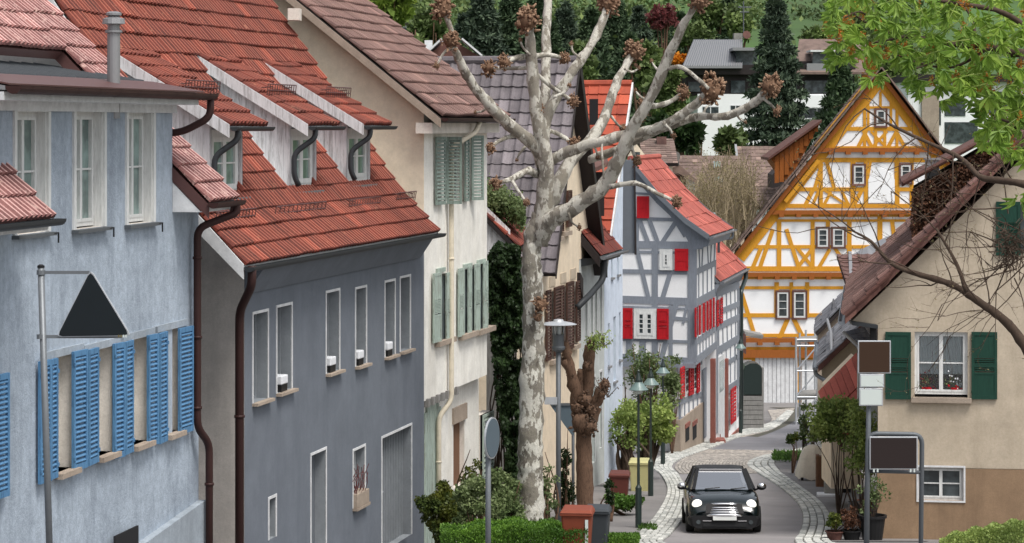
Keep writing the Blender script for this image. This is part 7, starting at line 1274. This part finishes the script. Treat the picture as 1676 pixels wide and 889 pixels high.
# ------------------------------------------------------------------ signs and posts
def post(par, x, y0, Y, r, y1=None, mat='steel', name='post', lean=0): a = P(x, y0, Y); g = Vector((a.x + lean, Y, GY(Y) - .1)) if y1 is None else P(x, y1, Y); b = MB(); b.tube([g, a], r, 12); return b.build(name, M[mat], par, smooth=True)
Y = 28.5; t = thing('triangle_sign', 'dark faced triangular road sign with pale rim in front of the blue house', 'road sign', Vector((P(78, 889, Y).x, Y, GY(Y)))); post(t, 67, 437, Y, .038, lean=.12)
A_, B_, C_ = P(148, 441, Y - .1), P(92, 552, Y - .05), P(214, 550, Y - .25); cen = (A_ + B_ + C_) / 3; dn = (B_ - A_).cross(C_ - A_).normalized(); dn = dn if dn.y > 0 else -dn
def rtri(k, r=.06): 
    out = []
    V_ = [cen + (p - cen) * k for p in (A_, B_, C_)]
    for i in range(3):
        p, a, c = V_[i], V_[i - 1], V_[(i + 1) % 3]; d1, d2 = (a - p).normalized(), (c - p).normalized()
        for s in (0, .5, 1): out.append(p + d1 * r * (1 - s) ** 2 + d2 * r * s ** 2)
    return out
b = MB(); b.prism(rtri(1.0), dn * .03); b.build('sign_rim', M['alu'], t); b = MB(); b.prism([p - dn * .006 for p in rtri(.965)], dn * .005); b.build('sign_face', M['signback'], t)
b = MB(); 
for y0, x1 in ((446, 146), (551, 200)): a = P(67, y0, Y); c = P(x1, y0, Y + .02 - .1); b.bar(a, c, .03, .035); b.tube([a - Z * .025, a + Z * .025], .048, 10)
b.build('bracket', M['steel'], t); b = MB(); b.lathe(P(67, 438, Y), [(.042, 0), (.042, .02), (.02, .035)], 12); b.build('post_cap', M['black'], t)
for k in range(4): MB().box(Fr(P(193 + k * 4, CY, Y - .27), (1, -.05), (0, -1)), 0, .018, P(0, 549, Y).z, P(0, 545, Y).z, 0, .004).build('sticker', M['hazel' if k < 2 else 'signwhite'], t)
Y = 37.0; t = thing('round_sign', 'grey oval-looking round road sign turned sideways on a steel post left of the plane tree', 'road sign', Vector((P(799, 889, Y).x, Y, GY(Y)))); post(t, 799, 690, Y, .04)
c = P(805, 717, Y - .06); ax = Vector((.95, -.34, 0)).normalized(); b = MB(); b.lathe(c, [(.298, -.012), (.298, .012)], 36, ax); b.build('sign_rim', M['alu'], t); b = MB(); b.lathe(c, [(.28, .012), (.28, .018)], 36, ax); b.build('sign_face', M['signgrey'], t)
Y = 34.0; t = thing('brown_square_sign', 'post with a brown square panel above two small pale plates on the right', 'road sign', Vector((P(1418, 889, Y).x, Y, GY(Y)))); a = P(1424, 558, Y + .03); b = MB(); b.tube([Vector((P(1416, 0, Y).x, Y, GY(Y) - .1)), a], .034, 12); b.build('post', M['darksteel'], t, smooth=True)
def plate(x0, y0, x1, y1, face, rim, nm, o=0, rot=.0, par=None): f_ = Fr(P((x0 + x1) / 2, CY, Y - .04 - o), (1, rot), None, True); f_.n = f_.n if f_.n.y < 0 else -f_.n; w_ = (x1 - x0) / 2 * Y / F; z0, z1 = P(0, y1, Y).z, P(0, y0, Y).z; p = MB().box(f_, -w_, w_, z0, z1, -.012, .01).build(nm, M[rim], par or t, bevel=.008); MB().box(f_, -w_ + .017, w_ - .017, z0 + .017, z1 - .017, .01, .014).build('sign_face', M[face], p); return p
plate(1404, 557, 1458, 611, 'signbrown', 'alu', 'sign_panel'); plate(1407, 612, 1447, 634, 'signwhite', 'alu', 'sign_panel'); plate(1406, 635, 1445, 664, 'signwhite', 'alu', 'sign_panel')
t = thing('framed_sign', 'blank dark rectangular sign in a rounded steel tube frame on the right', 'road sign', Vector((P(1460, 889, Y).x, Y + .1, GY(Y)))); Yk = Y + .1
b = MB(); xl, xr = 1420, 1509; pts = [P(xl - 2, 1100, Yk)] + [P(xl, 725, Yk), P(xl + 1, 719, Yk), P(xl + 4, 714, Yk), P(xl + 9, 711, Yk), P(xl + 15, 710, Yk), P(xr - 15, 711, Yk), P(xr - 9, 712, Yk), P(xr - 4, 715, Yk), P(xr - 1, 720, Yk), P(xr, 727, Yk)] + [P(xr - 4, 1100, Yk)]
b.tube(pts, .032, 12); b.build('tube_frame', M['darksteel'], t, smooth=True); b = MB(); b.tube([P(xl, 771, Yk), P(xr, 773, Yk)], .026, 10); b.build('cross_tube', M['darksteel'], t, smooth=True)
plate(1423, 714, 1502, 768, 'signblack', 'alu', 'sign_panel', par=t); b = MB(); [b.box(Fr(P(x, CY, Y - .03), (1, 0), (0, -1)), -.01, .01, P(0, 772, Y).z, P(0, 767, Y).z, -.03, .03) for x in (1430, 1436, 1490, 1496)]; b.build('clip', M['signwhite'], t)
Y = 56.5; t = thing('old_street_lamp', 'grey steel street lamp with flat disc hood beside the plane tree', 'street lamp', Vector((P(913, 866, Y).x, Y, GY(Y)))); post(t, 914, 575, Y, .055, mat='darksteel')
c = P(914, 572, Y); b = MB(); b.lathe(c, [(.07, -.06), (.14, .0), (.15, .05), (.12, .08), (.12, .30), (.14, .34)], 16); b.build('lamp_housing', M['darksteel'], t, smooth=False); b = MB(); b.lathe(c, [(.12, .34), (.10, .52), (.12, .53)], 16); b.build('lamp_glass', M['clear'], t); b = MB(); [b.tube([c + Vector((.11 * math.cos(k), .11 * math.sin(k), .32)), c + Vector((.13 * math.cos(k), .13 * math.sin(k), .56))], .012, 5) for k in range(0, 6)]; b.tube([c + Z * .3, c + Z * .5], .035, 8); b.build('lamp_cage', M['alu'], t)
b = MB(); b.lathe(c, [(.40, .545), (.41, .555), (.30, .59), (.12, .62), (.10, .66), (.02, .67)], 28); b.build('lamp_hood', M['alu'], t, smooth=False)
Y = 59; t = thing('give_way_sign', 'back of an inverted triangle sign on a thin post half behind the stump', 'road sign', Vector((P(938, 866, Y).x, Y, GY(Y)))); post(t, 938, 650, Y, .035, mat='darksteel'); b = MB(); b.prism([P(899, 661, Y - .05), P(968, 661, Y - .05), P(937, 714, Y - .05)], Vector((0, .02, 0))); b.build('sign_back', M['signgrey'], t); b = MB(); b.prism([P(899, 660, Y - .08), P(968, 660, Y - .08), P(966, 664, Y - .08), P(901, 664, Y - .08)], Vector((0, .025, 0))); b.build('sign_rim', M['darksteel'], t)
t = thing('street_name_plate', 'small pale metal plate fixed to the old grey street lamp post', 'sign', P(905, 660, 56.4)); MB().box(Fr(P(903, CY, 56.4), (1, 0), (0, -1)), -.16, .12, P(0, 662, 56.4).z, P(0, 650, 56.4).z, 0, .02).build('plate', M['alu'], t)
def green_lamp(label, x, yb, yt, Y, grp=None):
    g = Vector((P(x, 0, Y).x, Y, GY(Y))); t = thing('green_street_lamp', label, 'street lamp', g); H = P(x, yt, Y).z - g.z
    b = MB(); b.lathe(g, [(.075, -.05), (.075, .95), (.045, 1.0), (.035, 1.02), (.026, H - .45)], 14); b.build('pole', M['lampgreen'], t, smooth=False)
    b = MB(); b.lathe(g + Z * (H - .47), [(.04, 0), (.09, .03), (.10, .1), (.085, .26), (.05, .36), (.03, .42), (.035, .47), (.01, .5)], 16); b.build('lamp_housing', M['lampgreen'], t, smooth=False)
    b = MB(); b.lathe(g + Z * (H - .47), [(.23, .02), (.235, .03), (.17, .10), (.11, .17), (.08, .22)], 24); b.build('lamp_shade', M['lampshade'], t, smooth=False); b = MB(); b.lathe(g + Z * (H - .55), [(.03, 0), (.09, .02), (.13, .09)], 16); b.build('lamp_glass', M['signwhite'], t)
    return t
green_lamp('nearer of the two green street lamps with pale bell shades by the left kerb', 1045, 866, 607, 60.3); green_lamp('second green street lamp with pale shade, just behind the nearer one', 1065, 812, 603, 70.4); green_lamp('distant thin lamp with pale flat shade in front of the climbing rose', 1085, 740, 588, 84); green_lamp('small dark green lamp at the far corner by the slatted shelter', 1212, 700, 552, 104)
# ------------------------------------------------------------------ bins
def bin_(label, x, yt, Y, w, d, hgt, mat, lid, base_z=None, yaw=0, white=False):
    c = P(x, yt, Y); z = c.z - hgt; t = thing('wheelie_bin', label, 'bin', Vector((c.x, Y, z))); f_ = Fr((c.x, Y), (math.cos(yaw), math.sin(yaw))); f_.n = -f_.n if f_.n.y > 0 else f_.n; p = f_.p; h = hgt - .1
    b = MB(); b.hexa([p(-w * .40, z + .06, d * .38), p(w * .40, z + .06, d * .38), p(w * .40, z + .06, -d * .4), p(-w * .40, z + .06, -d * .4)], [p(-w / 2, z + h, d / 2), p(w / 2, z + h, d / 2), p(w / 2, z + h, -d / 2), p(-w / 2, z + h, -d / 2)]); b.build('body', M[mat], t, bevel=.03)
    b = MB(); b.box(f_, -w / 2 - .025, w / 2 + .025, z + h - .04, z + h + .01, -d / 2 - .02, d / 2 + .025); b.build('rim', M[mat], t, bevel=.012)
    b = MB(); b.hexa([p(-w / 2 - .03, z + h + .012, d / 2 + .04), p(w / 2 + .03, z + h + .012, d / 2 + .04), p(w / 2 + .03, z + h + .012, -d / 2 - .02), p(-w / 2 - .03, z + h + .012, -d / 2 - .02)], [p(-w / 2 + .02, z + h + .06, d / 2 - .02), p(w / 2 - .02, z + h + .06, d / 2 - .02), p(w / 2 - .02, z + h + .1, -d / 2 + .03), p(-w / 2 + .02, z + h + .1, -d / 2 + .03)]); b.build('lid', M[lid], t, bevel=.015)
    b = MB(); b.tube([p(-w / 2 + .04, z + h + .02, -d / 2 - .08), p(w / 2 - .04, z + h + .02, -d / 2 - .08)], .015, 8); b.build('handle', M[lid], t)
    for s in (-1, 1): b = MB(); b.lathe(p(s * w * .42, z + .1, -d * .42), [(.1, -.025), (.1, .025)], 16, (math.cos(yaw) , math.sin(yaw), 0)); b.build('wheel', M['rubber'], t)
    if white: MB().box(f_, w * .30, w * .40, z + .2, z + h - .1, d / 2 - .0, d / 2 + .012).build('sticker', M['signwhite'], t)
bin_('rust brown wheelie bin with white strip in front of the stump tree', 945, 829, 46, .54, .5, 1.0, 'binbrown', 'binbrown', yaw=-.12, white=True); bin_('anthracite wheelie bin tucked behind the rust brown bin', 978, 827, 47.2, .44, .42, 1.0, 'bingrey', 'bingrey', yaw=-.15)
bin_('dark brown wheelie bin further back against the pale blue house', 1014, 771, 69, .52, .55, .9, 'bindbrown', 'bindbrown', yaw=-.1); bin_('pale yellow wheelie bin between the two green street lamps', 1048, 751, 72.5, .6, .6, 1.15, 'binyellow', 'binyellow', yaw=-.1)
# ------------------------------------------------------------------ scaffold
Y = 112; t = thing('scaffold_tower', 'metal scaffold tower with wooden platforms before the ochre house', 'scaffold', GP(1320, 700)); 
for x, yt in ((1303, 552), (1338, 548), (1309, 545), (1334, 532), (1319, 540)): a = P(x, yt, Y + (2 if x in (1309, 1334, 1319) else 0)); b = MB(); b.tube([Vector((a.x, a.y, GY(a.y))), a], .05, 7); b.build('standard', M['alu'], t)
for y in (556, 566, 607, 650, 690): b = MB(); b.tube([P(1303, y, Y), P(1338, y, Y)], .04, 6); b.build('ledger', M['alu'], t)
for y0, x0, y1, x1 in ((607, 1303, 566, 1338), (650, 1303, 607, 1338), (690, 1303, 650, 1338)): b = MB(); b.tube([P(x0, y0, Y), P(x1, y1, Y)], .035, 6); b.build('brace', M['alu'], t)
for y in (558, 646, 652): b = MB(); b.prism([P(1303, y, Y), P(1339, y - 2, Y), P(1341, y - 9, Y + 2), P(1309, y - 7, Y + 2)], -Z * .08); b.build('platform', M['greywood'], t)
# ------------------------------------------------------------------ things beside the right footpath
def pot(label, x, yb, Y, r, hh, mat, plant=None, pn=500, ph=.3, size=.07, name='potted_plant'):
    g = GP(x, min(yb, 884)); t = thing(name, label, 'potted plant' if plant else 'pot', g); b = MB(); b.lathe(g, [(r * .72, 0), (r * .95, hh * .9), (r * 1.06, hh * .9), (r * 1.06, hh), (r * .9, hh), (r * .85, hh * .8)], 18); b.build('pot', M[mat], t)
    if plant: crown(t, g + Z * (hh + ph * .45), (r * 1.25, r * 1.1, ph * .6), pn, size, plant, clumps=16, fill=.1); stems(t, g + Z * hh * .8, [g + Vector((random.gauss(0, r * .6), random.gauss(0, r * .5), hh + ph * random.uniform(.6, 1.1))) for _ in range(6)], .01, 'twig')
    return t
GPz = lambda x, y: GP(x, y).y
pot('heather-like plant in a red pot, nearest the street at the bottom', 1366, 886, 56.5, .2, .2, 'twall', 'dkshrub', 1400, .42, .06); pot('brown budded plant in a dark pot right of the red pot', 1394, 884, 57, .22, .22, 'black', 'dry', 1200, .45, .06); pot('tall dark pot with climbing stems at the corner of the tan house', 1428, 886, 56.2, .3, .55, 'black', 'shrub', 500, .9, .07)
pot('narrow ribbed grey container standing beside the corner of the tan house', 1400, 845, 59.5, .2, .36, 'steel', name='metal_container'); pot('terracotta pot standing at the foot of the wall tree', 1416, 838, 60.5, .2, .3, 'pot'); pot('orange-brown flowering plant in a tall clay pot by the white wall', 1374, 792, 66.5, .2, .32, 'pot', 'dry', 600, .75, .09); pot('dark pot with purple spiky plant on the stone slab', 1384, 806, 65.5, .2, .3, 'black', 'shrub', 400, .5, .1)
Yt_ = GP(1362, 812).y; f_ = Fr(P(1362, CY, Yt_), (1, -.1), (-.1, -1)); t = thing('stone_trough', 'pale stone trough and slab on the footpath beside the clay pots', 'trough', P(1362, 812, Yt_)); MB().box(f_, -.22, .28, P(0, 807, Yt_).z, P(0, 790, Yt_).z, -.3, .1).build('trough', M['concrete'], t, bevel=.02); MB().box(f_, -.42, .2, P(0, 813, Yt_).z, P(0, 807, Yt_).z, -.2, .3).build('slab', M['whitepot'], t, bevel=.02)
# chair covered with a tarpaulin
c = GP(1326, 786); c.x += .0; t = thing('covered_bench', 'garden bench draped with a creased beige cover beside the footpath', 'bench', c); b = MB(); n = 24; rs = random.Random(5)
rings = [(.42, .08, 0), (.42, .30, .02), (.38, .52, .05), (.33, .78, .08), (.25, .98, .12), (.1, 1.06, .14)]; vs = []
for k, (r, z, s) in enumerate(rings):
    for j in range(n): a = 2 * math.pi * j / n; rr = r * (1 + .10 * math.sin(a * 5 + k * .5) + .06 * math.sin(a * 9 + 1)); vs.append(c + Vector((rr * math.cos(a) * .95 + s * .4, rr * math.sin(a) * .8, z + (.05 * math.sin(a * 5) if k == 0 else 0))))
b.add(vs, [(i * n + j, i * n + (j + 1) % n, (i + 1) * n + (j + 1) % n, (i + 1) * n + j) for i in range(len(rings) - 1) for j in range(n)] + [tuple(range((len(rings) - 1) * n, len(rings) * n))]); b.build('cover', M['cloth'], t, smooth=True)
for sx in (-.25, .3): b = MB(); b.bar(c + Vector((sx, -.1, -.12)), c + Vector((sx, -.1, .3)), .07, .07); b.build('leg', M['darkwood'], t)
Yw = GP(1353, 797).y; f_ = Fr(P(1353, CY, Yw), (1, -.05), (-.05, -1)); t = thing('wooden_planter', 'weathered grey-brown wooden barrel planter between the covered bench and the pots', 'planter', P(1352, 797, Yw))
for k in range(6): MB().box(f_, -.3 + k * .1, -.205 + k * .1, P(0, 798, Yw).z, P(0, 745, Yw).z - random.uniform(0, .05), -.3, 0 + .02 * math.sin(k)).build('stave', M['brownwood'], t)
MB().box(f_, -.3, .3, P(0, 748, Yw).z - .1, P(0, 748, Yw).z - .03, -.3, -.02).build('soil', M['soil'], t)
